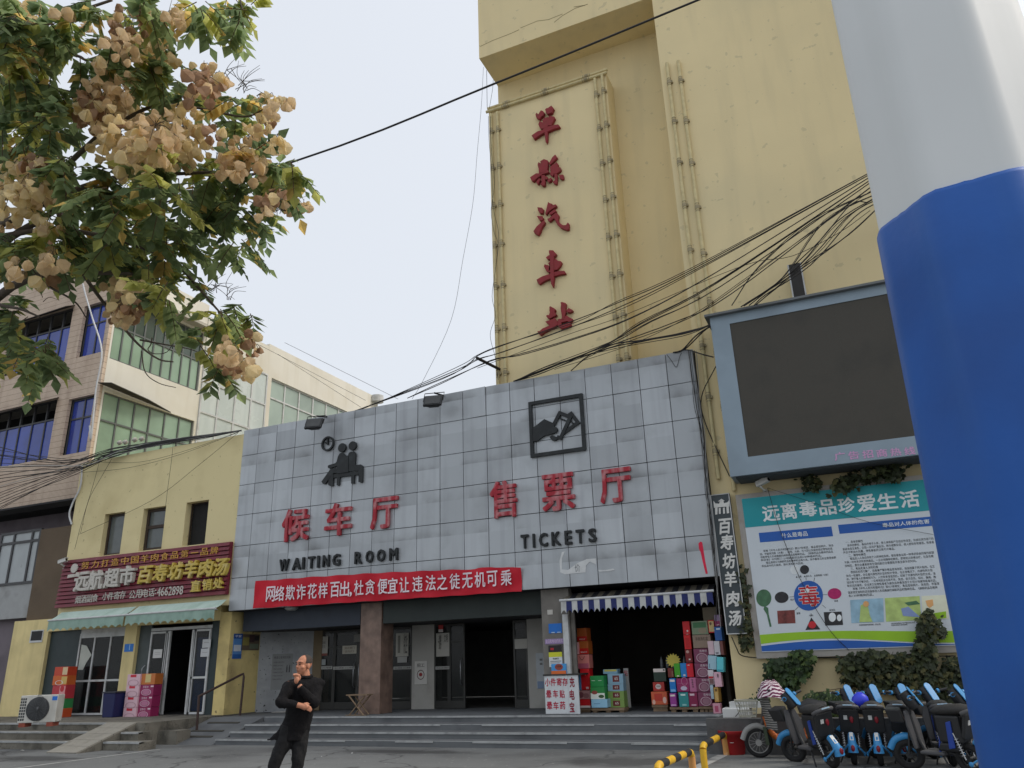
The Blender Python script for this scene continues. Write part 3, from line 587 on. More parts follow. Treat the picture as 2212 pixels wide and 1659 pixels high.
hall_char('厅', 705, 912, 772, 992, 'f', 'peeling red character 厅 right of 票, near the right edge')
def word(zone, chars, xs, ys, lab, name='sign_word'):
    """black raised capitals; the letters of one word are its parts"""
    ctr = aY(zone, (xs[0][0]+xs[-1][1])/2, (ys(xs[0][0])[0]+ys(xs[-1][1])[1])/2, YL)
    t = thing(name, lab, 'sign word', ctr, 'black English words on the grey panels')
    for ch, (a, b) in zip(chars, xs):
        y0, y1 = ys((a+b)/2); mb = MB(); glyphs(mb, zone, ch, [((a+b)/2, (y0+y1)/2)], b-a, y1-y0, YL, .06, 0, .045)
        mb.build('letter', black_p, t)
yw = lambda x: (1340-75*(x-440)/740, 1421-72*(x-440)/740)
word('d', 'WAITING', [(413, 476), (500, 556), (567, 581), (605, 651), (668, 682), (705, 750), (772, 823)], yw, 'black raised word WAITING under the first red characters')
word('d', 'ROOM', [(921, 969), (996, 1047), (1072, 1126), (1155, 1213)], yw, 'black raised word ROOM right of WAITING')
word('f', 'TICKETS', [(200, 250), (276, 290), (317, 372), (397, 455), (481, 528), (553, 608), (633, 686)], lambda x: (1200-42*(x-200)/460, 1288-40*(x-220)/440), 'black raised word TICKETS under 票')
# pictogram : two seated figures with a clock
pc = thing('waiting_pictogram', 'black pictogram of two people on a bench under a clock', 'pictogram', aY('p', 725, 900, YL))
c = aY('p', 352, 468, YL); rr = (aY('p', 352, 285, YL)-aY('p', 352, 655, YL)).z/2
mb = MB(); n = 36
for i in range(n):
    a0, a1 = 2*math.pi*i/n, 2*math.pi*(i+1)/n; f = lambda a, r_: c + Vector((math.cos(a)*r_, 0, math.sin(a)*r_))
    mb.prism([f(a0, rr*.78), f(a0, rr), f(a1, rr), f(a1, rr*.78)], (0, -.06, 0))
mb.build('clock_ring', black_p, pc)
mb = MB(); stroke(mb, 'p', [(350, 350), (350, 480)], .035, YL, .05); stroke(mb, 'p', [(285, 440), (350, 480)], .035, YL, .045); mb.build('clock_hands', black_p, pc)
for x, y in ((725, 572), (995, 522)):
    mb = MB(); q = aY('p', x, y, YL); r_ = (aY('p', x, y-112, YL)-aY('p', x, y+112, YL)).z/2
    mb.prism([q+Vector((math.cos(2*math.pi*i/28)*r_, 0, math.sin(2*math.pi*i/28)*r_)) for i in range(28)], (0, -.06, 0)); mb.build('head', black_p, pc)
mb = MB()
flat(mb, 'p', [(600, 900), (625, 800), (670, 725), (725, 700), (775, 730), (810, 780), (890, 780), (890, 1200), (600, 1240), (600, 1000)], YL, .06)
flat(mb, 'p', [(365, 1035), (390, 1020), (560, 970), (610, 900), (610, 1040), (400, 1105), (368, 1085)], YL, .057)
flat(mb, 'p', [(200, 1445), (420, 1130), (470, 1110), (620, 1090), (620, 1215), (490, 1230), (290, 1505), (235, 1500)], YL, .054)
flat(mb, 'p', [(385, 1290), (500, 1230), (492, 1545), (440, 1562), (375, 1535)], YL, .051)
mb.build('seated_figure', black_p, pc)
mb = MB()
flat(mb, 'p', [(875, 770), (900, 700), (960, 672), (1035, 672), (1075, 720), (1060, 1020), (1200, 1000), (1250, 1040), (1258, 1120), (1248, 1440), (1220, 1472), (1145, 1450), (1150, 1160), (870, 1180)], YL, .048)
mb.build('seated_figure', black_p, pc)
mb = MB()
flat(mb, 'p', [(490, 1255), (1145, 1180), (1140, 1265), (500, 1345)], YL, .044); flat(mb, 'p', [(590, 1330), (665, 1325), (655, 1530), (620, 1545), (580, 1535)], YL, .042); flat(mb, 'p', [(955, 1290), (1040, 1280), (1035, 1490), (955, 1490)], YL, .042)
mb.build('bench', black_p, pc)
# pictogram : hand with tickets in a square
pt = thing('ticket_pictogram', 'black square pictogram of a hand holding two tickets', 'pictogram', aY('q', 660, 830, YL))
a, b = aY('q', 80, 920, YL).x, aY('q', 1250, 760, YL).x; zt = aY('q', 640, 238, YL).z; zb_ = aY('q', 690, 1440, YL).z
mb = MB(); frame(mb, a, b, zb_, zt, YL-.06, YL, .085); mb.build('square_frame', black_p, pt)
mb = MB(); flat(mb, 'q', [(138, 900), (400, 697), (605, 790), (610, 868), (660, 868), (686, 920), (660, 980), (500, 1030), (400, 1052), (330, 1100), (260, 1160), (140, 1178)], YL, .06)
flat(mb, 'q', [(512, 1080), (560, 1040), (700, 1090), (640, 1160), (560, 1150)], YL, .055); mb.build('hand', black_p, pt)
mb = MB(); stroke(mb, 'q', [(600, 800), (722, 560), (950, 650), (745, 1095), (700, 1085)], .085, YL, .045); mb.build('ticket', black_p, pt)
for x, y in ((730, 672), (773, 695), (815, 712), (857, 733)): flat(mb2 := MB(), 'q', [(x+18*math.cos(i*.6), y+19*math.sin(i*.6)) for i in range(10)], YL, .03); mb2.build('punch_mark', black_p, pt)
mb = MB(); stroke(mb, 'q', [(900, 615), (965, 570), (1110, 765), (835, 965)], .085, YL, .03); mb.build('ticket', black_p, pt)
for x, y in ((962, 728), (993, 770)): flat(mb2 := MB(), 'q', [(x+18*math.cos(i*.6), y+19*math.sin(i*.6)) for i in range(10)], YL, .03); mb2.build('punch_mark', black_p, pt)
# torn poster scraps and the red paint run on the panels
scrap = M('torn_paper', S(206, 208, 208), .8, .08, 8)
mb = MB(); flat(mb, 'f', [(445, 1365), (460, 1310), (478, 1305), (462, 1350), (460, 1420), (500, 1425), (560, 1380), (620, 1355), (680, 1350), (680, 1390), (640, 1370), (615, 1395), (612, 1440), (480, 1452), (450, 1440)], YL+.012, .004)
glyphs(mb, 'f', '价', [(560, 1412)], 34, 50, YL+.007, .002, 1); mb.build('torn_poster', [scrap, M('faint_ink', S(120, 124, 126), .8)], label='torn white poster remnant under TICKETS reading 价', cat='poster scrap')
mb = MB(); flat(mb, 'f', [(692, 1425), (740, 1425), (790, 1415), (800, 1425), (760, 1432), (700, 1436)], YL+.012, .004); mb.build('torn_poster', scrap, label='thin white paper strip right of the torn 价 remnant', cat='poster scrap')
mb = MB(); flat(mb, 'f', [(1338, 1255), (1350, 1242), (1362, 1246), (1368, 1280), (1382, 1370), (1398, 1448), (1385, 1450), (1365, 1370), (1352, 1310), (1342, 1290)], YL+.012, .004)
mb.build('red_streak', M('red_vinyl', S(214, 26, 66), .5), label='narrow bright red strip stuck near the right end of the panels', cat='sticker')
# ------------------------------------------------------------------ red banner
YN = YF-.07
ban = M('banner_red', S(196, 22, 44), .65, .06, 2, .06, 5, dirt=(S(160, 14, 34), .5, 1.6))
TL, TR, BR, BL = aY('e', 172, 92, YN), aY('f', 200, 1410, YN), aY('f', 200, 1562, YN), aY('e', 140, 280, YN)
mb = MB(); nx, nz = 70, 8; vs = []
for j in range(nz+1):
    for i in range(nx+1):
        s_, t_ = i/nx, j/nz; p = BL.lerp(BR, s_).lerp(TL.lerp(TR, s_), t_)
        p.z += .05*math.sin(math.pi*min(1, s_*1.02))*t_*(s_ > 0) + (.04 if t_ == 1 and s_ > .85 else 0)*(1-abs(s_-.9)/.1 if s_ > .8 else 0)
        p.z += .008*math.sin(s_*60)*(1 if j in (0, nz) else 0)
        p.y += -.02*math.sin(s_*23+t_*3) - .018*math.sin(s_*57-t_*5) - (.05 if i == 0 else 0)*t_
        vs.append(p)
mb.add(vs, [(j*(nx+1)+i, j*(nx+1)+i+1, (j+1)*(nx+1)+i+1, (j+1)*(nx+1)+i) for j in range(nz) for i in range(nx)], 0, True)
bn = mb.build('banner', ban, label='long red cloth banner with white slogan under WAITING ROOM', cat='banner', loc=(BL+TR)/2)
mb = MB(); txt = '网络欺诈花样百出,杜贪便宜让违法之徒无机可乘'
xs_ = [263, 326, 398, 472, 548, 622, 703, 770, 812, 868, 945, 1030, 1100, 1180, 1270, 1360, 1440, 1526, 1612, 1698, 1782, 1878]
for i, (ch, x) in enumerate(zip(txt, xs_)):
    f = (x-263)/(1878-263); y = 180-112*f; w_ = (60+14*f) if ch != ',' else 16; h_ = (104+4*f) if ch != ',' else 34
    glyphs(mb, 'e', ch, [(x, y if ch != ',' else y+40)], w_, h_, YN-.055, .003, 0, .02)
mb.build('slogan', M('banner_white', S(226, 216, 222), .7), bn)
bn['label'] = bn['label']
# ------------------------------------------------------------------ maroon shop sign
sg = thing('shop_sign', 'maroon slatted shop sign with white and yellow raised characters', 'shop sign', (-19.4, 16.9, 4.2))
mar = M('maroon_metal', S(112, 34, 48), .45, .1, 3, streak=(S(150, 90, 100), .25, 5), dirt=(S(92, 24, 38), .6, 2))
mb = MB(); n = 12
for i in range(n):
    z0 = 3.57+1.44*i/n; z1 = 3.57+1.44*(i+1)/n
    mb.prism([(-22.72-.1*(1-i/n), 16.9, z0), (-22.72-.1*(1-i/n), 16.82, z0+.01), (-22.72-.1*(1-i/n), 16.845, z1-.018), (-22.72-.1*(1-i/n), 16.9, z1-.012)], (6.66+.1*(1-i/n), 0, 0))
mb.box(-22.8, 16.9, 3.57, -16.06, 16.97, 5.01); mb.build('slat_board', mar, sg)
y_ = M('sign_yellow', S(194, 170, 76), .5, .15, 6, dirt=(S(220, 206, 160), .7, 5)); wh = M('sign_white', S(196, 192, 184), .6, .1, 6, dirt=(S(150, 142, 132), .6, 6)); cr = M('letter_side', S(176, 158, 122), .7, .1, 5)
ye = M('sign_ochre', S(196, 150, 70), .5, .1, 6); YS = 16.83
def solid_chars(s_, pts, w_, h_, depth, mt, off=.03, name='character', shear=0.0):
    for ch, p in zip(s_, pts):
        mb = MB(); glyphs(mb, 'b', ch, [p], w_, h_, YS, depth, 0, off, shear); mb.build(name, mt, sg)
solid_chars('努力打造中国羊肉食品第一品牌', lin((733, 1197), (1840, 1068), 14), 62, 62, .02, ye, .006)
solid_chars('远航超市', [(725, 1335), (845, 1322), (982, 1305), (1112, 1283)], 125, 165, .12, wh, .05)
solid_chars('百寿坊羊肉汤', [(1255, 1278), (1388, 1262), (1518, 1246), (1650, 1232), (1778, 1222), (1903, 1212)], 118, 150, .12, y_, .05, shear=.18)
solid_chars('直销处', [(1690, 1374), (1790, 1362), (1884, 1350)], 82, 96, .08, y_, .045)
solid_chars('烟酒副食', [(672, 1490), (722, 1485), (772, 1480), (820, 1474)], 46, 66, .02, wh, .012)
solid_chars('小件寄存', [(905, 1462), (952, 1460), (1005, 1455), (1055, 1448)], 48, 66, .02, wh, .012)
for ch, x, y, w_, h_ in [('公', 1137, 1447, 50, 70), ('用', 1193, 1440, 50, 70), ('电', 1248, 1434, 50, 70), ('话', 1302, 1428, 50, 70), (':', 1336, 1424, 11, 38)]+[(c_, x, 1423-(x-1360)*.07, 29, 76) for c_, x in zip('4662898', (1365, 1397, 1430, 1462, 1494, 1526, 1558))]:
    mb = MB(); glyphs(mb, 'b', ch, [(x, y)], w_, h_, YS, .02, 0, .012); mb.build('character', wh, sg)
q = aY('b', 643, 1222, YS); mb = MB(); mb.prism([q+Vector((math.cos(i*.2618)*.14, 0, math.sin(i*.2618)*.14)) for i in range(24)], (0, -.04, 0)); mb.build('emblem_disc', wh, sg)
mb = MB(); flat(mb, 'b', [(585, 1305), (592, 1278), (668, 1268), (700, 1272), (690, 1290)], YS, .04); mb.build('emblem_bar', wh, sg)
# ------------------------------------------------------------------ upright black sign
vs_ = thing('upright_sign', 'narrow upright dark sign with white brush characters and a gate emblem', 'sign', (-2.53, 17.05, 3.4))
mb = MB(); q = [aY('h', 112, 425, 16.98), aY('h', 215, 1482, 16.98), aY('h', 372, 1475, 16.98), aY('h', 252, 410, 16.98)]
xl, xr = (q[0].x+q[1].x)/2, (q[2].x+q[3].x)/2; zt, zb_ = (q[0].z+q[3].z)/2, (q[1].z+q[2].z)/2
mb.box(xl, 16.98, zb_, xr, 17.1, zt); mb.build('board', M('sign_slate', S(64, 72, 76), .55, .06, 3), vs_)
mb = MB(); frame(mb, xl, xr, zb_, zt, 16.965, 16.985, .018); mb.build('rim', alu, vs_)
wv = M('sign_white2', S(214, 214, 210), .6, .06, 20)
for ch, p in zip('百寿坊羊肉汤', [(203, 663), (220, 785), (235, 925), (248, 1062), (265, 1212), (282, 1358)]):
    mb = MB(); glyphs(mb, 'h', ch, [p], 98, 118, 16.975, .012, 0, .045, .15); mb.build('character', wv, vs_)
mb = MB()
for a in ([(140, 575), (138, 520), (158, 518), (156, 572)], [(168, 570), (166, 525), (180, 522), (182, 568)], [(200, 568), (198, 522), (212, 520), (214, 566)], [(228, 566), (224, 515), (242, 512), (246, 562)],
          [(130, 522), (126, 470), (142, 490), (170, 492), (176, 470), (200, 466), (206, 488), (232, 482), (246, 462), (246, 512)], [(160, 475), (186, 455), (212, 470)]):
    flat(mb, 'h', a, 16.975, .01)
mb.build('gate_emblem', wv, vs_)
# ------------------------------------------------------------------ LED screen
ld = thing('led_screen', 'large dark display screen in a grey-blue steel box on the tower', 'screen', (.2, 16.8, 6.9))
YD0 = 16.3; lx, lz0, lz1 = -2.19, 5.05, 8.66; LX1 = 2.6
box_m = M('screen_box', S(136, 152, 164), .5, .06, 1.2, metal=.15, dirt=(S(104, 116, 124), .4, .8))
mb = MB(); mb.box(lx, YD0+.03, lz0, LX1, 17.1, lz1); mb.build('case', box_m, ld)
sx0, sz0, sz1 = aY('v', 1592, 800, YD0).x-.02, aY('v', 1790, 965, YD0).z, aY('v', 1740, 668, YD0).z
mb = MB(); mb.box(lx, YD0, lz0, sx0, YD0+.03, lz1); mb.box(sx0, YD0, sz1, LX1, YD0+.03, lz1); mb.box(sx0, YD0, lz0, LX1, YD0+.03, sz0); mb.build('bezel', box_m, ld)
led = M('led_panel', S(66, 63, 56), .6, .05, 30, dirt=(S(50, 50, 46), .5, 1.4))
mb = MB(); nx, nz = 4, 2
for i in range(nx):
    for j in range(nz):
        a, b = sx0+(LX1-.1-sx0)*i/nx, sx0+(LX1-.1-sx0)*(i+1)/nx; c, d = sz0+(sz1-sz0)*j/nz, sz0+(sz1-sz0)*(j+1)/nz
        mb.box(a+.0003, YD0+.018, c+.0003, b-.0003, YD0+.0295, d-.0003)
mb.build('display', led, ld)
mb = MB(); mb.box(lx-.1, YD0-.12, lz1, LX1, 17.1, lz1+.05); mb.build('rain_cap', M('cap_grey', S(104, 108, 110), .6), ld)
mb = MB()
for ch, p in zip('广告招商热线', lin((1082, 133), (1610, 92), 6)): glyphs(mb, 'h', ch, [p], 84, 62, YD0-.002, .004, 0, .03)
mb.build('scrolling_text', M('led_pink', S(198, 150, 190), .5, .1, 30), ld)
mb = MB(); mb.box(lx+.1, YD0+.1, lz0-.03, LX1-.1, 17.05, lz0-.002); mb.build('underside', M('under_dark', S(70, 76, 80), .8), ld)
mb = MB(); p0 = aY('w', 610, 545, 17.05); mb.box(p0.x-.12, 16.98, 8.7, p0.x+.12, 17.14, p0.z); mb.box(p0.x-.15, 16.97, 8.7, p0.x-.12, 17.14, p0.z, 1); mb.box(p0.x+.12, 16.97, 8.7, p0.x+.15, 17.14, p0.z, 1)
mb.build('screen_bracket', [M('dark_steel', S(52, 50, 48), .6), alu], label='dark steel channel post standing above the display screen', cat='bracket')
# ------------------------------------------------------------------ drug awareness board
YO = 17.0; PX1 = 3.3
pb = thing('notice_board', 'large white and teal anti drug notice board on the yellow wall', 'notice board', (.6, 17.1, 3.1))
q0, q1 = aY('h', 350, 455, YO), aY('h', 478, 1598, YO); px0 = (q0.x+q1.x)/2; pz1, pz0 = (aY('h', 350, 455, YO).z+aY('h', 1690, 310, YO).z)/2, aY('h', 1200, 1590, YO).z
def px(x, y): return aY('h', x, y, YO)
mb = MB(); mb.box(px0-.12, YO+.02, pz0-.12, PX1, 17.149, pz1+.1); mb.build('backing', M('board_frame', S(160, 156, 150), .6, .1, 3, dirt=(S(120, 108, 96), .6, 3)), pb)
wb = M('print_white', S(206, 214, 220), .5, .03, 2, dirt=(S(190, 198, 204), .4, 1)); tealm = M('print_teal', S(30, 150, 160), .5, .05, 1.5); bl = M('print_blue', S(36, 92, 174), .5, .08, 1)
gr = M('print_green', S(150, 196, 40), .5, .06, 1.5); ink = M('print_ink', S(54, 58, 62), .6); wk = M('print_lettering', S(226, 232, 234), .5)
redp = M('print_red', S(196, 40, 50), .5); mag = M('print_magenta', S(176, 30, 100), .5, .15, 20); gp = M('print_poppy', S(70, 110, 80), .5, .2, 12); dk = M('print_dark', S(44, 44, 48), .5, .3, 14)
mb = MB(); mb.box(px0, YO, pz0, PX1-.1, YO+.019, pz1); mb.build('sheet', wb, pb)
def patch(pts, mt, name, dep=.003, k=0): m_ = MB(); flat(m_, 'h', pts, YO-.0015-k*.004, dep); return m_.build(name, mt, pb)
zT = (aY('h', 375, 670, YO).z+aY('h', 1740, 548, YO).z)/2
mb = MB(); mb.box(px0+.002, YO-.004, zT, PX1-.1, YO-.0005, pz1-.002); mb.build('title_band', tealm, pb)
mb = MB(); glyphs(mb, 'h', '远离毒品珍爱生活', [(562, 565), (697, 548), (840, 530), (988, 518), (1132, 502), (1282, 485), (1440, 472), (1608, 455)], [132, 120, 135, 130, 130, 142, 150, 148], [118, 122, 118, 118, 118, 130, 122, 130], YO-.006, .003, 0, .035); mb.build('title', wk, pb)
def bandpos(x0, x1, ytop, ybot, xm): return (aY('h', x0, ytop, YO).x, aY('h', x1, ytop, YO).x, aY('h', xm, ybot, YO).z, aY('h', xm, ytop, YO).z)
a, b, c, d = bandpos(465, 1022, 685, 765, 745); c, d = aY('h', 745, 762, YO).z, aY('h', 745, 688, YO).z
mb = MB(); mb.box(a, YO-.004, c, b, YO-.0005, d); mb.build('heading_band', bl, pb)
mb = MB(); mb.textY('什么是毒品', aY('h', 640, 725, YO).x, aY('h', 838, 715, YO).x, c+.05, d-.05, YO-.006, .003, 0, .02); mb.build('heading', wk, pb)
a = aY('h', 1075, 690, YO).x; c, d = aY('h', 1400, 692, YO).z, aY('h', 1400, 622, YO).z
mb = MB(); mb.box(a, YO-.004, c, PX1-.3, YO-.0005, d); mb.build('heading_band', bl, pb)
mb = MB(); mb.textY('毒品对人体的危害', aY('h', 1405, 660, YO).x, aY('h', 1762, 640, YO).x, c+.05, d-.045, YO-.006, .003, 0, .02); mb.build('heading', wk, pb)
def para(lines, x0, y0, step, hpx, wchar, slope, name):
    mb = MB()
    for i, (t, ind) in enumerate(lines):
        x = x0+i*3.2+ind*wchar; y = y0+i*step-ind*wchar*slope; p = aY('h', x, y, YO); L = len(t)*wchar
        w_ = aY('h', x+L, y-L*slope, YO).x-p.x; h_ = aY('h', x, y-hpx/2, YO).z-aY('h', x, y+hpx/2, YO).z
        mb.textY(t, p.x, p.x+w_, p.z-h_/2, p.z+h_/2, YO-.0015, .0015)
    mb.build(name, ink, pb)
para([('根据《中华人民共和国刑法》第357条规定，毒品是指鸦片、海洛', 1.6), ('因、甲基苯丙胺（冰毒）、吗啡、大麻、可卡因以及国家规定管制的其', 0), ('他能够使人形成瘾癖的麻醉药品和精神药品。《麻醉药品及精神药品品', 0), ('种目录》中列明了121种麻醉药品和130种精神药品。', 0), ('毒品通常分为麻醉药品和精神药品两大类。其中最常见的主要是麻醉', 2), ('药品类中的大麻类、鸦片类和可卡因类。', 0)], 476, 852, 22.4, 18, 17.6, .095, 'paragraph')
para([('一、身体依赖性', 1.5), ('身体依赖性，毒品作用于人体，使人体体能产生适应性改变，形成在其作用下的', 2), ('能就会发生紊乱，出现一系列严重反应，称为戒断反应，使人感到非常痛苦。吸食者', 0), ('并且不断加大剂量，使吸毒者终日离不开毒品。', 0), ('二、精神依赖性', 2), ('毒品进入人体后作用于人的神经系统，使吸毒者出现一种渴求吸食的强烈欲望', 2.4), ('不顾一切地寻求和使用毒品。一旦出现精神依赖后，即使经过脱毒治疗，在急性期', 0), ('控制后，要完全康复原有生理机能往往需要数月甚至数年的时间。', 0), ('三、毒品危害人体的机理', 2.2), ('我国目前流行最广、危害最严重的毒品是海洛因，海洛因属于阿片制剂。在正', 2), ('体内一些器官，存在着内源性阿片肽和阿片受体，在正常情况下，内源性阿片肽', 0), ('体，调节着人的情绪和行为。人在吸食海洛因后，抑制了内源性阿片肽的生成，逐', 0), ('因作用下的平衡状态，一旦停用就会出现不安、焦虑、忽冷忽热、呕吐、腹痛、腹', 0), ('断反应的痛苦，反过来又促使吸毒者为避免这种痛苦而千方百计地维持吸毒状态。', 0), ('根据《中华人民共和国刑法》第357条规定，毒品是指鸦片、海洛因、甲基苯', 2), ('国家规定管制的其他能够使人形成瘾癖的麻醉药品和精神药品。《麻醉药品及精神', 0), ('和130种精神药品。', 0)], 1098, 786, 25.2, 20, 18.6, .088, 'paragraph')
def disc(x, y, r_, mt, name, k=1, sq=1.0): return patch([(x+r_*math.cos(i*.2244), y+r_*sq*math.sin(i*.2244)) for i in range(28)], mt, name, .003, k)
disc(845, 1187, 110, bl, 'emblem_disc', 0, 1.03)
mb = MB(); glyphs(mb, 'h', '毒', [(848, 1188)], 165, 165, YO-.0065, .003, 0, .055); glyphs(mb, 'h', '毒', [(848, 1188)], 160, 160, YO-.0105, .003, 1, .028); mb.build('emblem_character', [wk, redp], pb)
disc(834, 1150, 18, wk, 'skull', 3)
disc(740, 992, 34, wk, 'photo', 0); disc(815, 990, 34, dk, 'photo', 0); disc(882, 985, 32, wb, 'photo', 0)
for x, y, w_ in ((770, 1043, 40), (842, 1037, 60), (935, 1030, 110)): pass
para([('▲冰毒　▲摇头丸　▲氯胺酮（K粉）', 0)], 748, 1045, 0, 16, 14.5, .06, 'caption')
disc(642, 1200, 52, dk, 'opium_photo', 0, .82); disc(1042, 1172, 52, mag, 'leaf_photo', 0, .8)
patch([(608, 1302), (740, 1295), (747, 1395), (615, 1400)], M('print_field', S(120, 60, 56), .5, .5, 9), 'field_photo')
patch([(866, 1352), (935, 1442), (822, 1447)], dk, 'warning_triangle'); disc(873, 1408, 30, redp, 'warning_dot', 1, .9)
patch([(960, 1312), (1095, 1307), (1107, 1408), (972, 1414)], dk, 'smoker_photo'); disc(1025, 1350, 27, wk, 'smoker_photo_light', 1, 1.3); disc(1078, 1355, 18, wk, 'smoker_photo_light', 1, 1.4)
disc(507, 1205, 57, gp, 'poppy_head', 0, 1.15); patch([(512, 1262), (540, 1280), (545, 1330), (566, 1420), (552, 1425), (530, 1330), (505, 1290)], gp, 'poppy_stem')
for t_, x, y in (('鸦片', 708, 1218), ('麻黄', 1040, 1228), ('罂粟', 755, 1322), ('吗啡', 852, 1338), ('海洛因', 1002, 1297)): para([(t_, 0)], x, y, 0, 15, 14.5, .05, 'caption')
for a, b in (((735, 1195), (702, 1197)), ((955, 1180), (985, 1180)), ((768, 1272), (745, 1295)), ((950, 1258), (976, 1280)), ((865, 1322), (864, 1345)), ((828, 1070), (825, 1050)), ((885, 1080), (892, 1052))):
    mb = MB(); stroke(mb, 'h', [a, b], .008, YO-.001, .002); mb.build('arrow', ink, pb)
ska = M('print_sky', S(150, 186, 206), .5, .2, 6); gre = M('print_meadow', S(178, 200, 120), .5, .2, 7); ora = M('print_orange', S(224, 170, 110), .5)
patch([(1160, 1220), (1410, 1205), (1416, 1385), (1170, 1395)], ska, 'drawing'); patch([(1240, 1260), (1290, 1240), (1310, 1340), (1330, 1385), (1230, 1388)], gre, 'drawn_figure', .003, 1); disc(1280, 1250, 22, ora, 'drawn_figure', 2)
patch([(1422, 1205), (1685, 1190), (1698, 1372), (1432, 1384)], gre, 'drawing'); patch([(1545, 1285), (1600, 1270), (1690, 1350), (1560, 1340)], M('print_lilac', S(140, 160, 206), .5), 'drawn_figure', .003, 1); patch([(1570, 1240), (1660, 1225), (1690, 1250), (1600, 1262)], gp, 'drawn_figure', .003, 1)
patch([(1700, 1190), (1900, 1180), (1905, 1362), (1706, 1372)], M('print_pale', S(222, 224, 200), .5, .08, 5), 'drawing'); patch([(1730, 1225), (1785, 1215), (1790, 1260), (1760, 1280), (1740, 1260)], ora, 'drawn_figure', .003, 1); patch([(1790, 1320), (1885, 1305), (1888, 1355), (1795, 1365)], gr, 'drawn_figure', .003, 1)
para([('吸毒导致精神依赖的惊恐，家庭之殇', 0)], 1230, 1410, 0, 13, 10, .03, 'caption'); para([('长时间食毒药物后产生严重的幻觉与失控，疼痛难忍', 0), ('而且身体免疫力会明显降低', 0)], 1470, 1398, 13, 12, 10, .03, 'caption')
mb = MB(); L = PX1-.1-px0
for nm, mt, f0, f1 in (('green_wave', gr, lambda s_: .13+.08*math.sin(s_*2.2+.3), lambda s_: .30+.05*math.sin(s_*1.9+.6)), ('blue_wave', bl, lambda s_: .015, lambda s_: .10+.075*math.sin(s_*2.2+.2))):
    m_ = MB(); n = 40; pts = [(px0+.003+L*i/n, YO-.0015, pz0+f0(3*i/n)) for i in range(n+1)]+[(px0+.003+L*i/n, YO-.0015, pz0+f1(3*i/n)) for i in range(n, -1, -1)]
    for i in range(n): a_ = [pts[i], pts[i+1], pts[2*n-i], pts[2*n+1-i]]; m_.prism(a_, (0, -.003, 0))
    m_.build(nm, mt, pb)
# ------------------------------------------------------------------ near pole
A0 = R(11.2); DP = 2.0; pc_ = Vector((math.sin(A0)*DP, math.cos(A0)*DP, 0))
pole = thing('painted_pole', 'thick close steel pole painted white above and blue below', 'pole', pc_)
rz = lambda z: DP*(.1047 - .0045*(z-2.65))/.945
pw = M('pole_white', S(214, 217, 217), .45, .02, 1.2, .02, 8, dirt=(S(196, 198, 196), .4, .8), streak=(S(190, 194, 192), .3, 8))
pbl = M('pole_blue', S(18, 86, 168), .45, .1, 2.2, .12, 9, dirt=(S(20, 66, 134), .75, 1.6), var2=.1, streak=(S(52, 104, 170), .4, 9))
mb = MB(); n = 64
TC = math.atan2(-pc_.y, -pc_.x)
def oct_r(a, Rc):
    """eight-sided folded plate with softened edges"""
    d = (math.degrees(a-TC)+19.5) % 45 - 22.5
    return min(Rc*math.cos(R(22.5))/math.cos(R(d)), Rc*.972)
n = 96
def ring(z, Rc): return [(pc_.x+oct_r(2*math.pi*i/n, Rc)*math.cos(2*math.pi*i/n), pc_.y+oct_r(2*math.pi*i/n, Rc)*math.sin(2*math.pi*i/n), z) for i in range(n)]
zs = [2.45, 3.2, 4.2, 5.2, 6.5]; vs = sum((ring(z, rz(z)) for z in zs), [])
mb.add(vs, [(i*n+j, i*n+(j+1) % n, (i+1)*n+(j+1) % n, (i+1)*n+j) for i in range(len(zs)-1) for j in range(n)], 0, True)
mb.build('upper_shaft', pw, pole)
rb_ = lambda z: DP*(.1094+.0092*(2.57-z))/.945
mb = MB(); zs = [0, .6, 1.2, 1.9, 2.4]; vs = sum((ring(z, rb_(z)) for z in zs), [])
rn = random.Random(5); jz = [.0015*math.sin(i*.5)+rn.uniform(-.001, .001) for i in range(n)]
top = [(x, y, 2.555+jz[i]) for i, (x, y, z) in enumerate(ring(2.555, rb_(2.555)))]; t2 = [(x, y, 2.566+jz[i]) for i, (x, y, z) in enumerate(ring(2.56, rb_(2.56)-.004))]; t3 = [(x, y, 2.567+jz[i]) for i, (x, y, z) in enumerate(ring(2.56, rz(2.56)-.002))]
vs += top+t2+t3
mb.add(vs, [(i*n+j, i*n+(j+1) % n, (i+1)*n+(j+1) % n, (i+1)*n+j) for i in range(7) for j in range(n)], 0, True)
mb.build('lower_shaft', pbl, pole)
mb = MB(); mb.lathe([(rz(0)+.12, 0), (rz(0)+.12, .03), (rz(0)+.01, .035)], Matrix.Translation(pc_), 40); mb.build('base_plate', M('dark_steel2', S(60, 66, 80), .6), pole)
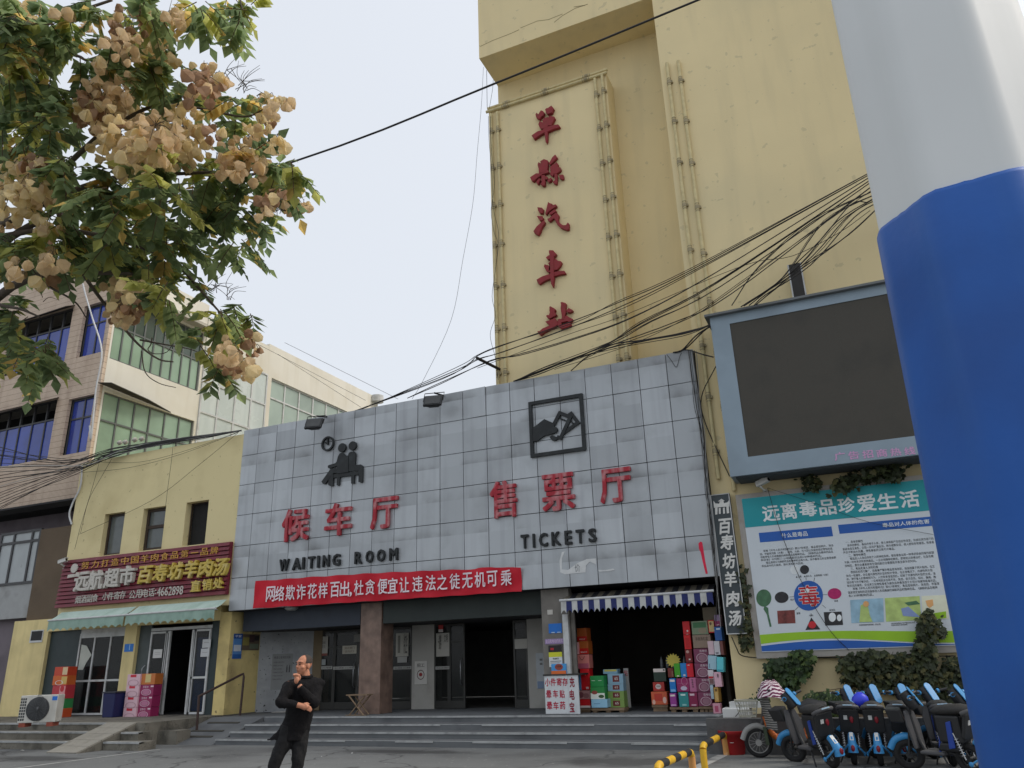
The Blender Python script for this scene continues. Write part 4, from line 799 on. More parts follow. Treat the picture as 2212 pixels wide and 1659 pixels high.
# ------------------------------------------------------------------ awnings
def awning(name, x0, x1, Yb, zb, Yf, zf, zv, nsc, mt, mv, lab, stripes=None, bar=False, grp=None):
    t = thing(name, lab, 'awning', ((x0+x1)/2, Yb, zf), grp); mb = MB(); N = nsc*8
    mats = [mt] if not stripes else list(stripes); ns = len(mats)
    X = [x0+(x1-x0)*i/N for i in range(N+1)]
    dz = lambda i: .012*math.sin(i*.7)+.01*math.sin(i*.23)
    for i in range(N):
        m = 0 if ns == 1 else (i//8) % 2
        mb.add([(X[i], Yf, zf+dz(i)*.4), (X[i+1], Yf, zf+dz(i+1)*.4), (X[i+1], (Yb+Yf)/2, (zf+zb)/2-.02+dz(i+1)), (X[i], (Yb+Yf)/2, (zf+zb)/2-.02+dz(i)), (X[i+1], Yb, zb), (X[i], Yb, zb)], [(0, 1, 2, 3), (3, 2, 4, 5)], m, True)
    mb.build('canopy', mats if not stripes else [M('canopy_pale', S(104, 98, 86), .9, .2, 6), M('canopy_dark', S(34, 34, 40), .9, .2, 6)], t)  # sloped top of a striped awning takes duller, darker stripes than its valance
    mb = MB(); mats2 = [mv] if not stripes else mats
    for i in range(N):
        m = 0 if ns == 1 else (i//8) % 2
        sc = lambda k: zv - .01 + .075*abs(math.sin(math.pi*k/8))
        yo = lambda k: .012*math.sin(k*.55)
        mb.add([(X[i], Yf-.012+yo(i), sc(i)), (X[i+1], Yf-.012+yo(i+1), sc(i+1)), (X[i+1], Yf-.005, zf+dz(i+1)*.4), (X[i], Yf-.005, zf+dz(i)*.4)], [(0, 1, 2, 3)], m, True)
    mb.build('valance', mats2, t)
    mb = MB(); mb.tube([(x0-.03, Yf, zf), (x1+.03, Yf, zf)], .028, 10); mb.build('front_bar', alu, t)
    mb = MB()
    for x in (x0+.3, x1-.3): mb.tube([(x, Yb, zb-.25), (x, Yf+.05, zf-.03)], .014)
    mb.build('arm', alu, t); return t
cv = M('awning_green', S(180, 200, 190), .7, .05, 3, dirt=(S(140, 168, 152), .5, 2)); cvd = M('valance_green', S(142, 168, 156), .7, .08, 4, dirt=(S(112, 142, 126), .7, 3))
awning('awning', -22.45, -19.34, 16.83, 3.43, 16.45, 3.18, 2.87, 11, cv, cvd, 'pale green awning with scalloped edge over the shut glass doors', grp='green shop awnings')
awning('awning', -19.24, -15.97, 16.83, 3.43, 16.42, 3.18, 2.88, 12, cv, cvd, 'pale green awning with scalloped edge over the open shop doorway', grp='green shop awnings')
aw = M('stripe_white', S(186, 188, 186), .8, .06, 5, dirt=(S(140, 140, 134), .5, 3)); ab = M('stripe_blue', S(42, 50, 100), .8, .1, 5)
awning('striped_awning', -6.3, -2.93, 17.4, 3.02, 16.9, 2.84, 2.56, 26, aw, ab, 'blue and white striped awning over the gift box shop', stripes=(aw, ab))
# ------------------------------------------------------------------ lamps and cameras on the fronts
lampm = M('lamp_body', S(42, 44, 46), .5, .1, 5); lglass = M('lamp_glass_dark', S(58, 60, 60), .2, .2, 5)
def flood(zx, zy, lab):
    p = aY('d', zx, zy, 16.45); t = thing('floodlight', lab, 'floodlight', p, 'floodlights on the panel top')
    T = Matrix.Translation(p) @ Matrix.Rotation(R(14), 4, 'Z') @ Matrix.Rotation(R(-28), 4, 'X')
    mb = MB(); mb.box(-.24, -.02, -.17, .24, .05, .17, 0, T)
    mb.add([T @ Vector(v) for v in ((-.22, .05, -.15), (.22, .05, -.15), (.22, .05, .15), (-.22, .05, .15), (-.12, .17, -.08), (.12, .17, -.08), (.12, .17, .08), (-.12, .17, .08))], [(4, 5, 6, 7)[::-1], (0, 1, 5, 4), (1, 2, 6, 5), (2, 3, 7, 6), (3, 0, 4, 7)])
    mb.build('housing', lampm, t, bevel=.006)
    mb = MB(); mb.box(-.2, -.03, -.14, .2, -.02, .14, 0, T); mb.build('glass', lglass, t)
    mb = MB(); q = [T @ Vector(v) for v in ((-.26, .02, 0), (-.26, .02, .3), (.26, .02, .3), (.26, .02, 0))]; mb.tube(q, .012)
    top = (q[1]+q[2])/2; mb.tube([top, (top.x+.05, 17.05, 8.25), (top.x+.05, 17.3, 8.25)], .025); mb.build('bracket', lampm, t)
flood(640, 420, 'black floodlight on an arm above the clock pictogram')
flood(1445, 265, 'black floodlight on an arm between the two red titles, higher one')
camw = M('camera_white', S(196, 196, 192), .4, .05, 5)
def cctv(p, rz_, wall, lab, bodym=camw):
    t = thing('security_camera', lab, 'security camera', p, 'wall security cameras'); T = Matrix.Translation(p) @ Matrix.Rotation(rz_, 4, 'Z') @ Matrix.Rotation(R(-12), 4, 'X')
    mb = MB(); mb.box(-.05, -.16, -.05, .05, .14, .05, 0, T); mb.box(-.06, -.2, .05, .06, .12, .062, 0, T); mb.build('housing', bodym, t, bevel=.012)
    mb = MB(); mb.tube([T @ Vector((0, -.17, 0)), T @ Vector((0, -.15, 0))], .038, 14); mb.build('lens', M('lens_black', S(20, 20, 22), .15), t)
    mb = MB(); mb.tube([T @ Vector((0, .08, -.05)), Vector(p)+Vector((0, .08, -.14)), Vector(wall)], .022); mb.tube([Vector(wall)+Vector((0, -.01, 0)), Vector(wall)+Vector((0, .02, 0))], .05, 12); mb.build('mount', bodym, t)
p = aY('h', 495, 330, 16.75); cctv(p, R(62), (p.x, 17.13, p.z-.12), 'white bullet camera under the left end of the display screen')
p = aY('b', 535, 1160, 16.7); cctv(p, R(95), (-22.9, 17.0, p.z-.2), 'white bullet camera at the left corner of the yellow shop building')
# ------------------------------------------------------------------ air conditioner
p = aZ('c', 232, 1272, .62); ac = thing('air_conditioner', 'white outdoor air conditioner with round dark fan grille on the terrace', 'air conditioner', (p.x, p.y, .5))
Ta = Matrix.Translation((p.x-.12, p.y+.3, .6)) @ Matrix.Rotation(R(26), 4, 'Z')
acw = M('ac_white', S(196, 196, 190), .5, .05, 3, dirt=(S(150, 146, 136), .5, 3), streak=(S(150, 142, 128), .3, 8)); acd = M('ac_dark', S(56, 58, 60), .5, .15, 8)
W_, D_, H_ = .98, .36, .68; Ta = Ta @ Matrix.Scale(.88, 4)
mb = MB(); mb.box(-W_/2, 0, 0, W_/2, D_, H_, 0, Ta); mb.build('case', acw, ac, bevel=.015)
mb = MB(); Tf = Ta @ Matrix.Translation((.0, -.006, .34)) @ Matrix.Rotation(R(90), 4, 'X')
mb.lathe([(.30, 0), (.30, .012), (.285, .016), (0.02, .012)], Tf, 40); mb.build('fan_disc', acd, ac)
mb = MB()
for r_ in (.06, .1, .14, .18, .22, .26, .295): mb.torus(Ta @ Vector((0, -.028, .34)), (0, -1, 0), r_, .004, 36, 5)
for i in range(12): a = i*math.pi/6; mb.tube([Ta @ Vector((.03*math.cos(a), -.03, .34+.03*math.sin(a))), Ta @ Vector((.295*math.cos(a), -.026, .34+.295*math.sin(a)))], .003, 5)
mb.ell(Ta @ Vector((0, -.03, .34)), (.045, .012, .045)); mb.build('fan_grille', M('grille', S(84, 86, 88), .4), ac)
mb = MB()
for i in range(3):
    for j in range(8): mb.box(-.475+i*.055, -.004, .06+j*.072, -.435+i*.055, .002, .112+j*.072, 0, Ta)
mb.build('side_grille', acd, ac)
mb = MB(); mb.box(.34, -.004, .54, .47, .003, .64, 0, Ta); mb.build('badge', M('badge_blue', S(40, 110, 200), .4), ac)
for sx in (-.36, .36):
    mb = MB(); mb.box(sx-.08, 0, -.1, sx+.08, .34, .0, 0, Ta); mb.build('brick_foot', M('brick_red', S(140, 76, 62), .9, .2, 6), ac)
# ------------------------------------------------------------------ goods in front of and inside the shops
BOXM = {}
def bm(c, sh=.0):
    k = tuple(c)
    if k not in BOXM: BOXM[k] = M('card_%d_%d_%d' % k, S(*k), .45, .06, 4, dirt=(S(*[int(x*.8) for x in k]), .35, 5))
    return BOXM[k]
def pbox(z, x0, y0, x1, y1, Y, col, lab, dep=.26, art=(), grp='gift boxes stacked at the shop', name='gift_box', rot=0.0, cat='box', zb=None, handle=False):
    """a carton whose front fills the given photo rectangle at depth Y; art = (kind, colour, u0,v0,u1,v1) printed on its front"""
    a = aY(z, x0, (y0+y1)/2, Y); b = aY(z, x1, (y0+y1)/2, Y); t_ = aY(z, (x0+x1)/2, y0, Y).z; bo = aY(z, (x0+x1)/2, y1, Y).z
    if zb is not None: bo = zb
    w_, h_ = b.x-a.x, t_-bo; c = Vector(((a.x+b.x)/2, Y, bo))
    T = Matrix.Translation(c) @ Matrix.Rotation(rot, 4, 'Y') @ Matrix.Rotation(R(math.sin(x0*12.9+y0*4.1)*3.2) if dep > .2 else 0, 4, 'Z')
    mb = MB(); mb.box(-w_/2, 0, 0, w_/2, dep, h_, 0, T)
    o = mb.build(name, bm(col), None, lab, cat, grp, bevel=.006, loc=c)
    for i, (k, cc, u0, v0, u1, v1) in enumerate(art):
        mb = MB(); X0, X1, Z0, Z1 = -w_/2+u0*w_, -w_/2+u1*w_, v0*h_, v1*h_; y = -.0015-.001*i
        if k == 'r': mb.box(X0, y, Z0, X1, -.0002, Z1, 0, T)
        elif k == 'o': mb.prism([T @ Vector(((X0+X1)/2+(X1-X0)/2*math.cos(j*.314), y, (Z0+Z1)/2+(Z1-Z0)/2*math.sin(j*.314))) for j in range(20)], T.to_3x3() @ Vector((0, -.001, 0)))
        elif k == 'ring': 
            for j in range(20):
                f = lambda q, s_: T @ Vector(((X0+X1)/2+(X1-X0)/2*s_*math.cos(q*.314), y, (Z0+Z1)/2+(Z1-Z0)/2*s_*math.sin(q*.314)))
                mb.prism([f(j, .84), f(j, 1), f(j+1, 1), f(j+1, .84)], T.to_3x3() @ Vector((0, -.001, 0)))
        else:
            mb.text(k, T @ Vector((X0, y, Z0)), T.to_3x3() @ Vector((1, 0, 0)), T.to_3x3() @ Vector((0, 0, 1)), X1-X0, Z1-Z0, .0012, 0, .015)
        mb.build('print', bm(cc), o)
    if handle:
        mb = MB(); mb.tube([T @ Vector((w_*(-.2+.4*i/8), -.006, h_*(.9-.28*math.sin(math.pi*i/8)))) for i in range(9)], .005, 6); mb.build('handle', bm((120, 60, 50)), o)
    return o
G1 = 'cartons stacked outside the left shop'
wt = (222, 216, 214)
for i, (y0, y1, col, lab, art) in enumerate([
    (792, 868, (196, 70, 44), 'orange carton with cream label, topmost by the shut doors', [('r', (214, 190, 150), .62, .1, .98, .95)]),
    (868, 948, (206, 104, 48), 'orange carton with yellow label, second in the stack by the shut doors', [('r', (206, 176, 100), .6, .1, .98, .9), ('ring', wt, .2, -.0, .75, .5)]),
    (948, 1065, (186, 56, 66), 'red and pink carton, third in the stack by the shut doors', [('r', (216, 150, 150), .55, .1, .98, .9), ('o', (190, 40, 50), .6, .5, .9, .95)]),
    (1065, 1150, (60, 140, 80), 'green carton beside the air conditioner', [('r', (90, 170, 70), .4, .05, .7, .95)]),
    (1150, 1250, (200, 84, 44), 'orange red carton lowest beside the air conditioner', [('r', (180, 40, 44), .6, .0, .85, 1)])]):
    k = (1250-y0)/460
    pbox('c', 395+72*k, y0, 520+62*k, y1, 16.6, col, lab, .3, art, G1)
for i in range(4):
    y0 = 855+i*96; xo = -12*i
    pbox('c', 1095+xo-8, y0, 1205+xo-4, y0+94, 16.7, (222, 186, 196), ['topmost', 'second', 'third', 'lowest'][i]+' pale pink carton of the pink column by the pillar', .3, [('r', (200, 40, 60), .25, .72, .7, .96), ('ring', (190, 150, 160), .1, -.1, .95, .5)], G1)
for i in range(4):
    y0 = 850+i*96; xo = -13*i
    pbox('c', 1215+xo, y0, 1325+xo, y0+94, 16.75, (150, 44, 92) if i else (196, 116, 60), 'brown orange carton on top of the purple column' if i == 0 else ['', 'upper', 'middle', 'lowest'][i]+' purple carton left of the open doorway', .3, ([('ring', (210, 170, 190), .1, .02, .85, .62), ('o', (186, 120, 150), .2, .1, .75, .55), ('百寿坊', (222, 190, 206), .2, .7, .62, .92), ('r', (226, 200, 210), .78, .78, .98, .92)] if i else [('r', (210, 190, 130), .3, .2, .7, .95)]), G1)
p = aY('c', 955, 1235, 16.6); bn_ = thing('waste_bin', 'dark blue square waste bin with a flat lid on the shop terrace', 'bin', (p.x, 16.6, .5))
mb = MB(); mb.prism([(p.x-.2, 16.45, .5), (p.x+.2, 16.45, .5), (p.x+.24, 16.42, 1.12), (p.x-.24, 16.42, 1.12)], (0, .4, 0)); mb.build('body', M('bin_blue', S(30, 36, 84), .5), bn_, bevel=.02)
mb = MB(); mb.box(p.x-.27, 16.4, 1.12, p.x+.27, 16.86, 1.16); mb.build('lid', M('bin_lid', S(44, 46, 60), .4), bn_, bevel=.01)
G2 = 'gift boxes stacked at the station shop'
def gb(z, r_, Y, col, lab, art=(), **k): return pbox(z, *r_, Y, col, lab, art=art, grp=k.pop('grp', G2), **k)
red = (206, 34, 42); lt = (226, 214, 208)
gb('g', (610, 500, 692, 606), 17.75, (176, 90, 40), 'gold topped red box, topmost of the left stack in the shop', [('r', (190, 36, 30), 0, 0, 1, .35), ('福瑞吉祥', lt, .2, .08, .8, .18)])
gb('g', (622, 608, 706, 716), 17.72, (186, 100, 44), 'gold topped red box, second of the left stack in the shop', [('r', (200, 36, 30), 0, 0, 1, .45), ('福瑞吉祥', lt, .2, .1, .85, .22)])
gb('g', (590, 618, 621, 716), 17.65, (214, 168, 170), 'pale pink slim box left of the gold topped red box')
gb('g', (597, 720, 712, 834), 17.6, (216, 130, 122), 'salmon paper gift bag with a rope handle', [('r', (180, 90, 110), .1, .0, .95, .36)], name='gift_bag', cat='bag', handle=True)
gb('g', (640, 836, 716, 1012), 17.6, (220, 30, 36), 'tall bright red box above the meat print carton', [('r', (240, 200, 200), .55, .04, .85, .14), ('o', (232, 150, 150), .5, .68, .66, .76)])
gb('g', (604, 876, 640, 1014), 17.55, (80, 140, 186), 'slim light blue box left of the tall red box')
gb('g', (604, 1018, 722, 1088), 17.5, (176, 130, 128), 'greyish pink carton with a meat print', [('o', (120, 70, 76), .1, .15, .55, .85), ('o', (140, 96, 96), .5, .1, .9, .7)])
gb('g', (608, 1090, 722, 1160), 17.5, (206, 30, 36), 'flat red carton with a white lower band', [('r', lt, 0, 0, 1, .25)])
gb('g', (720, 896, 832, 988), 17.45, (34, 140, 70), 'plain green box, upper of the two green boxes', [('r', (200, 226, 200), .1, .55, .35, .6), ('r', (200, 226, 200), .6, .55, .85, .6)])
gb('g', (724, 990, 840, 1088), 17.42, (40, 136, 66), 'green and white box with a meat picture', [('r', (232, 236, 226), 0, .0, 1, .5), ('o', (150, 70, 60), .08, .4, .5, .72), ('o', (60, 90, 50), .55, .08, .95, .36)])
gb('g', (730, 1090, 862, 1160), 17.4, (150, 200, 226), 'light blue carton under the green and white box', [('r', (60, 100, 160), .15, .45, .55, .5)])
for i, (y0, y1, c) in enumerate([(880, 962, (140, 176, 196)), (963, 1022, (140, 176, 196)), (1023, 1090, (130, 160, 84)), (1091, 1158, (130, 160, 84))]):
    gb('g', (866, y0, 992+i*4, y1), 17.65, c, ['topmost', 'second', 'third', 'lowest'][i]+' carton printed 65 in the blue and green pile', [('r', (110, 40, 40), .32, .2, .75, .85), ('65', lt, .45, .38, .66, .68)])
gb('g', (828, 842, 945, 880), 17.75, (130, 170, 190), 'flat blue carton on top of the 65 cartons', [('r', (196, 186, 90), .1, .55, .95, .95)])
gb('g', (1006, 832, 1046, 1160), 17.9, (146, 146, 142), 'white standing board with red lettering behind the 65 cartons', [('贴', (160, 40, 60), .1, .8, .9, .95)], name='standing_board', cat='board', dep=.03)
q = lambda *a: a
Z = 'r'
PUR = (124, 58, 88)
for a in [
    (q(590, 112, 700, 322), 17.5, red, 'tall red box, topmost of the red column', [('r', lt, .4, .02, .7, .05), ('o', lt, .5, .2, .75, .36)]),
    (q(612, 326, 718, 550), 17.5, (214, 32, 36), 'tall red box, second of the red column', [('r', (190, 24, 30), .2, .1, .8, .8)]),
    (q(632, 556, 738, 760), 17.5, (124, 32, 36), 'maroon box, third of the red column', [('o', (190, 150, 140), .15, .72, .6, .96), ('r', lt, .45, .2, .7, .3)]),
    (q(726, 106, 985, 318), 17.45, (130, 148, 120), 'grey green landscape print carton on the purple pile', [('r', (70, 120, 80), .1, .5, .9, .9), ('o', (150, 140, 116), .4, .05, .9, .5)]),
    (q(746, 322, 1032, 530), 17.43, (146, 126, 110), 'brown carton tied with string under the landscape carton', [('羊肉汤礼盒', (84, 70, 60), .15, .55, .85, .85)]),
    (q(764, 540, 990, 762), 17.4, PUR, 'topmost of four purple bowl print cartons', [('ring', (190, 160, 170), .15, .02, .95, .68), ('o', (150, 110, 124), .3, .1, .85, .58), ('百寿坊', (220, 200, 206), .42, .74, .95, .92)]),
    (q(780, 768, 1000, 990), 17.38, PUR, 'second of four purple bowl print cartons', [('ring', (190, 160, 170), .15, .02, .95, .68), ('o', (150, 110, 124), .3, .1, .85, .58), ('百寿坊', (220, 200, 206), .42, .74, .95, .92)]),
    (q(806, 998, 1016, 1216), 17.36, PUR, 'third of four purple bowl print cartons', [('ring', (190, 160, 170), .15, .02, .95, .68), ('o', (150, 110, 124), .3, .1, .85, .58), ('百寿坊', (220, 200, 206), .42, .74, .95, .92)]),
    (q(830, 1224, 1050, 1442), 17.34, PUR, 'lowest of four purple bowl print cartons', [('ring', (190, 160, 170), .15, .02, .95, .68), ('o', (150, 110, 124), .3, .1, .85, .58), ('百寿坊', (220, 200, 206), .42, .74, .95, .92)]),
    (q(988, 92, 1085, 294), 17.4, (200, 40, 40), 'red bordered yellow box beside the landscape carton', [('r', (216, 190, 130), .12, .1, .95, .92), ('o', (120, 90, 70), .25, .6, .6, .85)]),
    (q(1086, 8, 1176, 186), 17.25, (140, 120, 150), 'lilac and magenta box, highest by the upright sign', [('r', (140, 40, 90), 0, 0, 1, .45), ('福寿', lt, .3, .06, .8, .16)]),
    (q(1088, 196, 1200, 414), 17.22, (40, 90, 156), 'deep blue box with a white label by the upright sign', [('r', (190, 210, 224), .3, .78, .85, .9)]),
    (q(986, 420, 1076, 634), 17.22, (206, 178, 186), 'pale pink narrow box under the deep blue box'),
    (q(1080, 422, 1172, 640), 17.2, (196, 192, 196), 'pale grey narrow box under the deep blue box', [('r', (120, 116, 124), .2, .08, .7, .2)]),
    (q(1176, 422, 1224, 640), 17.2, (116, 70, 66), 'brown slim box against the yellow wall'),
    (q(974, 648, 1108, 866), 17.16, (158, 192, 206), 'light blue box hanging beside the turquoise box', [('r', (70, 90, 120), .15, .1, .22, .4)]),
    (q(1112, 672, 1216, 904), 17.1, (96, 196, 206), 'turquoise box leaning out near the yellow wall', [('r', (60, 150, 170), .1, .05, .9, .15)]),
    (q(992, 874, 1078, 1104), 17.16, (206, 200, 204), 'white box with a red ribbon print', [('r', (190, 40, 50), .05, .42, .9, .56), ('r', (120, 90, 90), .1, .04, .9, .4)]),
    (q(1086, 908, 1196, 1140), 17.1, (214, 172, 186), 'pink box under the turquoise box', [('寿', (60, 50, 60), .4, .6, .7, .9)]),
    (q(1082, 1150, 1152, 1380), 17.06, (176, 138, 70), 'slim gold box with a dark seal', [('o', (96, 70, 40), .3, .74, .75, .92), ('r', (196, 164, 100), .2, .1, .85, .7)]),
    (q(1026, 1112, 1072, 1330), 17.14, (170, 194, 206), 'slim pale blue box left of the gold box'),
    (q(1066, 1400, 1186, 1590), 17.0, (206, 150, 166), 'crumpled pink bag on the platform by the wall', [('r', (176, 80, 110), .25, .3, .7, .8)]),
    (q(130, 850, 326, 1056), 17.8, (44, 62, 52), 'dark green carton with white top band', [('r', lt, .02, .72, .98, .98), ('o', (60, 70, 70), .8, .8, .94, .94)]),
    (q(124, 1066, 300, 1204), 17.75, (176, 58, 52), 'red carton with a white bowl print', [('o', (206, 200, 196), .22, .2, .72, .8), ('羊肉汤', (60, 50, 50), .3, .42, .64, .62)]),
    (q(96, 1216, 346, 1420), 17.6, (204, 96, 60), 'orange carton with two small figures printed', [('r', (190, 60, 44), .2, .3, .7, .85), ('o', (226, 190, 176), .72, .1, .95, .6), ('o', (226, 180, 160), .05, .02, .25, .4)]),
    (q(356, 846, 446, 992), 17.7, (130, 56, 48), 'brown red box left of the green box', [('r', (160, 110, 90), .65, .1, .9, .7)]),
    (q(456, 772, 548, 986), 17.5, (70, 160, 40), 'bright green upright box in a row of three', [('r', lt, .35, .04, .75, .12)]),
    (q(554, 768, 648, 988), 17.5, (40, 130, 200), 'bright blue upright box between green and red', [('r', lt, .4, .08, .75, .2)]),
    (q(652, 772, 756, 986), 17.5, (214, 30, 50), 'bright red upright box in a row of three', [('r', lt, .2, .85, .5, .9)]),
    (q(386, 1008, 478, 1226), 17.4, (30, 120, 196), 'blue upright box with white label above the violet box', [('r', lt, .08, .76, .9, .92), ('r', (120, 180, 220), .1, .06, .9, .22)]),
    (q(492, 1008, 690, 1216), 17.42, (150, 40, 96), 'magenta box with a white bowl print', [('o', (196, 186, 206), .3, .1, .82, .42), ('r', (190, 120, 160), .1, .62, .95, .635), ('ring', (190, 120, 150), .4, .45, .9, 1.1)]),
    (q(694, 996, 804, 1218), 17.4, (186, 108, 146), 'pink magenta box with dark vertical writing', [('单县羊汤'[0], (60, 50, 60), .35, .78, .6, .9), ('县', (60, 50, 60), .35, .62, .6, .74), ('羊', (60, 50, 60), .35, .46, .6, .58), ('汤', (60, 50, 60), .35, .3, .6, .42)]),
    (q(390, 1240, 488, 1448), 17.36, (146, 60, 140), 'violet upright box with white label in the bottom row', [('r', lt, .1, .76, .85, .9), ('r', (200, 160, 200), .1, .06, .9, .16)]),
    (q(530, 1228, 680, 1454), 17.36, (50, 140, 140), 'teal box with white label in the bottom row', [('r', (200, 224, 220), .22, .78, .72, .9), ('r', (140, 190, 186), .3, .08, .75, .2)]),
    (q(684, 1228, 824, 1450), 17.36, (132, 30, 72), 'maroon box with white label in the bottom row', [('r', (216, 190, 200), .15, .78, .68, .92), ('r', (196, 150, 170), .25, .06, .8, .17)])]:
    gb(Z, *a, rot=R(6) if 'turquoise' in a[3] and 'under' not in a[3] else 0)
wood = M('raw_wood', S(132, 112, 90), .85, .2, 6)
def stand(z, x0, x1, y0, Y, lab):
    a, b = aY(z, x0, y0, Y), aY(z, x1, y0, Y); t = thing('low_stand', lab, 'stand', ((a.x+b.x)/2, Y, .48), 'low stands under the boxes')
    mb = MB(); mb.box(a.x, Y+.02, a.z-.05, b.x, Y+.4, a.z-.003); mb.build('top', wood, t)
    for x in (a.x+.02, (a.x+b.x)/2-.05, b.x-.12):
        mb = MB(); mb.box(x, Y+.05, .48, x+.1, Y+.38, a.z-.05); mb.build('leg', wood, t)
stand('r', 100, 350, 1422, 17.6, 'low wooden stand under the orange figure carton'); stand('r', 380, 830, 1456, 17.36, 'low wooden stand under the violet, teal and maroon boxes'); stand('r', 832, 1060, 1446, 17.34, 'low wooden stand under the purple bowl cartons')
stand('g', 604, 724, 1164, 17.5, 'low stand under the flat red carton'); stand('g', 728, 1000, 1164, 17.4, 'low stand under the light blue and 65 cartons')
c = aY('r', 440, 725, 17.75); mb = MB(); mb.prism([c+Vector(((.17 if i % 2 else .12)*math.cos(i*math.pi/15), 0, (.15 if i % 2 else .105)*math.sin(i*math.pi/15))) for i in range(30)], (0, -.01, 0))
mb.tube([(c.x, 17.76, c.z), (c.x, 17.95, c.z-.15), (c.x, 17.95, .49)], .01); mb.build('price_star', M('star_yellow', S(196, 180, 80), .6), label='yellow star shaped price card standing among the boxes', cat='price card', loc=c)
# bottles in the dark of the shop
btl = M('bottle_plastic', S(96, 100, 104), .25, .1, 5); 
sv = thing('shelf', 'dark shelf with bottles deep in the shop', 'shelf', (-3.9, 18.5, .48)); mb = MB(); mb.box(-4.6, 18.3, 1.3, -3.1, 18.7, 1.34); mb.box(-4.6, 18.3, .48, -4.55, 18.7, 1.3); mb.box(-3.15, 18.3, .48, -3.1, 18.7, 1.3); mb.build('board', M('shelf_dark', S(60, 56, 52), .7), sv)
for i in range(9):
    x = -4.5+i*.13; mb = MB(); mb.lathe([(.035, 0), (.037, .02), (.036, .16), (.014, .2), (.014, .235)], Matrix.Translation((x, 18.38, 1.34)), 10)
    mb.build('bottle', btl, label='small bottle in the dim row on the shop shelf', cat='bottle', group='bottles on the dim shelf', loc=(x, 18.38, 1.34))
# ------------------------------------------------------------------ white sign box and the pillar posters
bx0, bx1, bz0, bz1 = aY('g', 345, 1050, 17.0).x, aY('g', 540, 1050, 17.0).x, .485, aY('g', 440, 893, 17.0).z
sb = thing('sign_box', 'white cloth covered stand lettered in red at the platform edge', 'sign stand', ((bx0+bx1)/2, 17, .48))
clw = M('white_cloth', S(210, 214, 216), .8, .04, 3, .25, 7, dirt=(S(176, 180, 184), .5, 4)); crd = M('letter_red', S(176, 30, 60), .6, .1, 6); cdk = M('letter_maroon', S(140, 30, 50), .6, .2, 6)
mb = MB(); mb.box(bx0, 17.0, bz0, bx1, 17.62, bz1); mb.build('cover', clw, sb, bevel=.01)
mb = MB(); mb.box(bx0-.02, 16.98, bz1, bx1+.28, 17.66, bz1+.03); mb.build('top', M('dark_board', S(60, 58, 56), .7), sb)
for txt_, pts, w_, h_ in (('小件寄存', [(368, 950), (414, 947), (464, 945), (512, 945)], 44, 66), ('晕车贴', [(378, 1048), (433, 1045), (488, 1045)], 42, 66), ('晕车药', [(384, 1142), (437, 1142), (492, 1140)], 44, 66)):
    for ch, p in zip(txt_, pts): mb = MB(); glyphs(mb, 'g', ch, [p], w_, h_, 16.998, .003, 0, .03); mb.build('character', crd, sb)
mb = MB(); mb.box(bx1+.002, 17.0, bz0, bx1+.24, 17.03, bz1-.004); mb.build('side_flap', clw, sb)
for ch, p in zip('充电宝', [(570, 948), (570, 1052), (570, 1155)]): mb = MB(); glyphs(mb, 'g', ch, [p], 40, 84, 16.996, .003, 0, .035); mb.build('character', cdk, sb)
def pposter(z, x0, y0, x1, y1, Y, col, lab, art=(), cat='poster'): return pbox(z, x0, y0, x1, y1, Y, col, lab, .006, art, 'papers stuck on pillars and glass', 'poster', 0, cat)
pposter('g', 376, 462, 485, 542, 17.19, (30, 110, 196), 'blank blue notice plate on the grey pillar beside the striped awning', [('r', (190, 210, 226), .2, .04, .45, .12), ('r', (190, 210, 226), .65, .04, .9, .12)])
pposter('g', 345, 588, 500, 632, 17.188, (150, 130, 170), 'torn purple strip on the grey pillar', [('金日和电动四轮车', (214, 190, 220), .04, .2, .96, .9)])
pposter('g', 378, 642, 488, 822, 17.186, (214, 216, 214), 'white leaflet with black and yellow upper half on the grey pillar', [('r', (36, 32, 34), 0, .68, 1, 1), ('r', (206, 206, 50), 0, .46, 1, .68), ('r', (180, 40, 50), .15, .78, .4, .88), ('免费停车', (60, 60, 60), .3, .34, .75, .42), ('r', (120, 120, 120), .1, .25, .9, .28), ('r', (120, 120, 120), .1, .18, .8, .2)])
pbox('g', 398, 796, 520, 884, 17.05, (70, 150, 210), 'blue and orange box standing on the white sign stand', .16, [('r', (220, 110, 50), 0, 0, 1, .35), ('o', (150, 70, 60), .25, .4, .8, 1.0), ('沙茶酱', (40, 30, 30), .35, .65, .7, .85)], None, 'carton')
pposter('g', 365, 348, 410, 388, 17.19, (196, 192, 184), 'scrap of pale paper high on the grey pillar')
pposter('e', 572, 472, 655, 604, 19.12, (170, 168, 160), 'pale paper notice with a red foot on the left hall door', [('请勿吸烟', (110, 106, 100), .2, .6, .8, .75), ('保持卫生', (110, 106, 100), .2, .4, .8, .55), ('r', (130, 70, 60), 0, 0, 1, .12)])
pposter('e', 578, 628, 640, 668, 19.12, (150, 156, 156), 'small blank paper under the red footed notice')
pposter('e', 755, 533, 852, 590, 19.12, (186, 182, 168), 'cream paper notice on the second hall door', [('请走侧门', (120, 104, 90), .15, .55, .85, .85), ('出站口', (120, 104, 90), .2, .15, .8, .45)])
pposter('e', 835, 455, 888, 508, 19.12, (120, 120, 116), 'dim square paper high on the second hall door')
pposter('e', 1122, 448, 1208, 608, 19.12, (186, 184, 174), 'white upright slogan sheet right of the brown pillar', [('讲究卫生', (80, 78, 74), .62, .1, .92, .95), ('r', (120, 118, 110), .15, .15, .35, .9)])
pposter('e', 1132, 610, 1198, 650, 19.12, (172, 172, 168), 'blank paper under the slogan sheet')
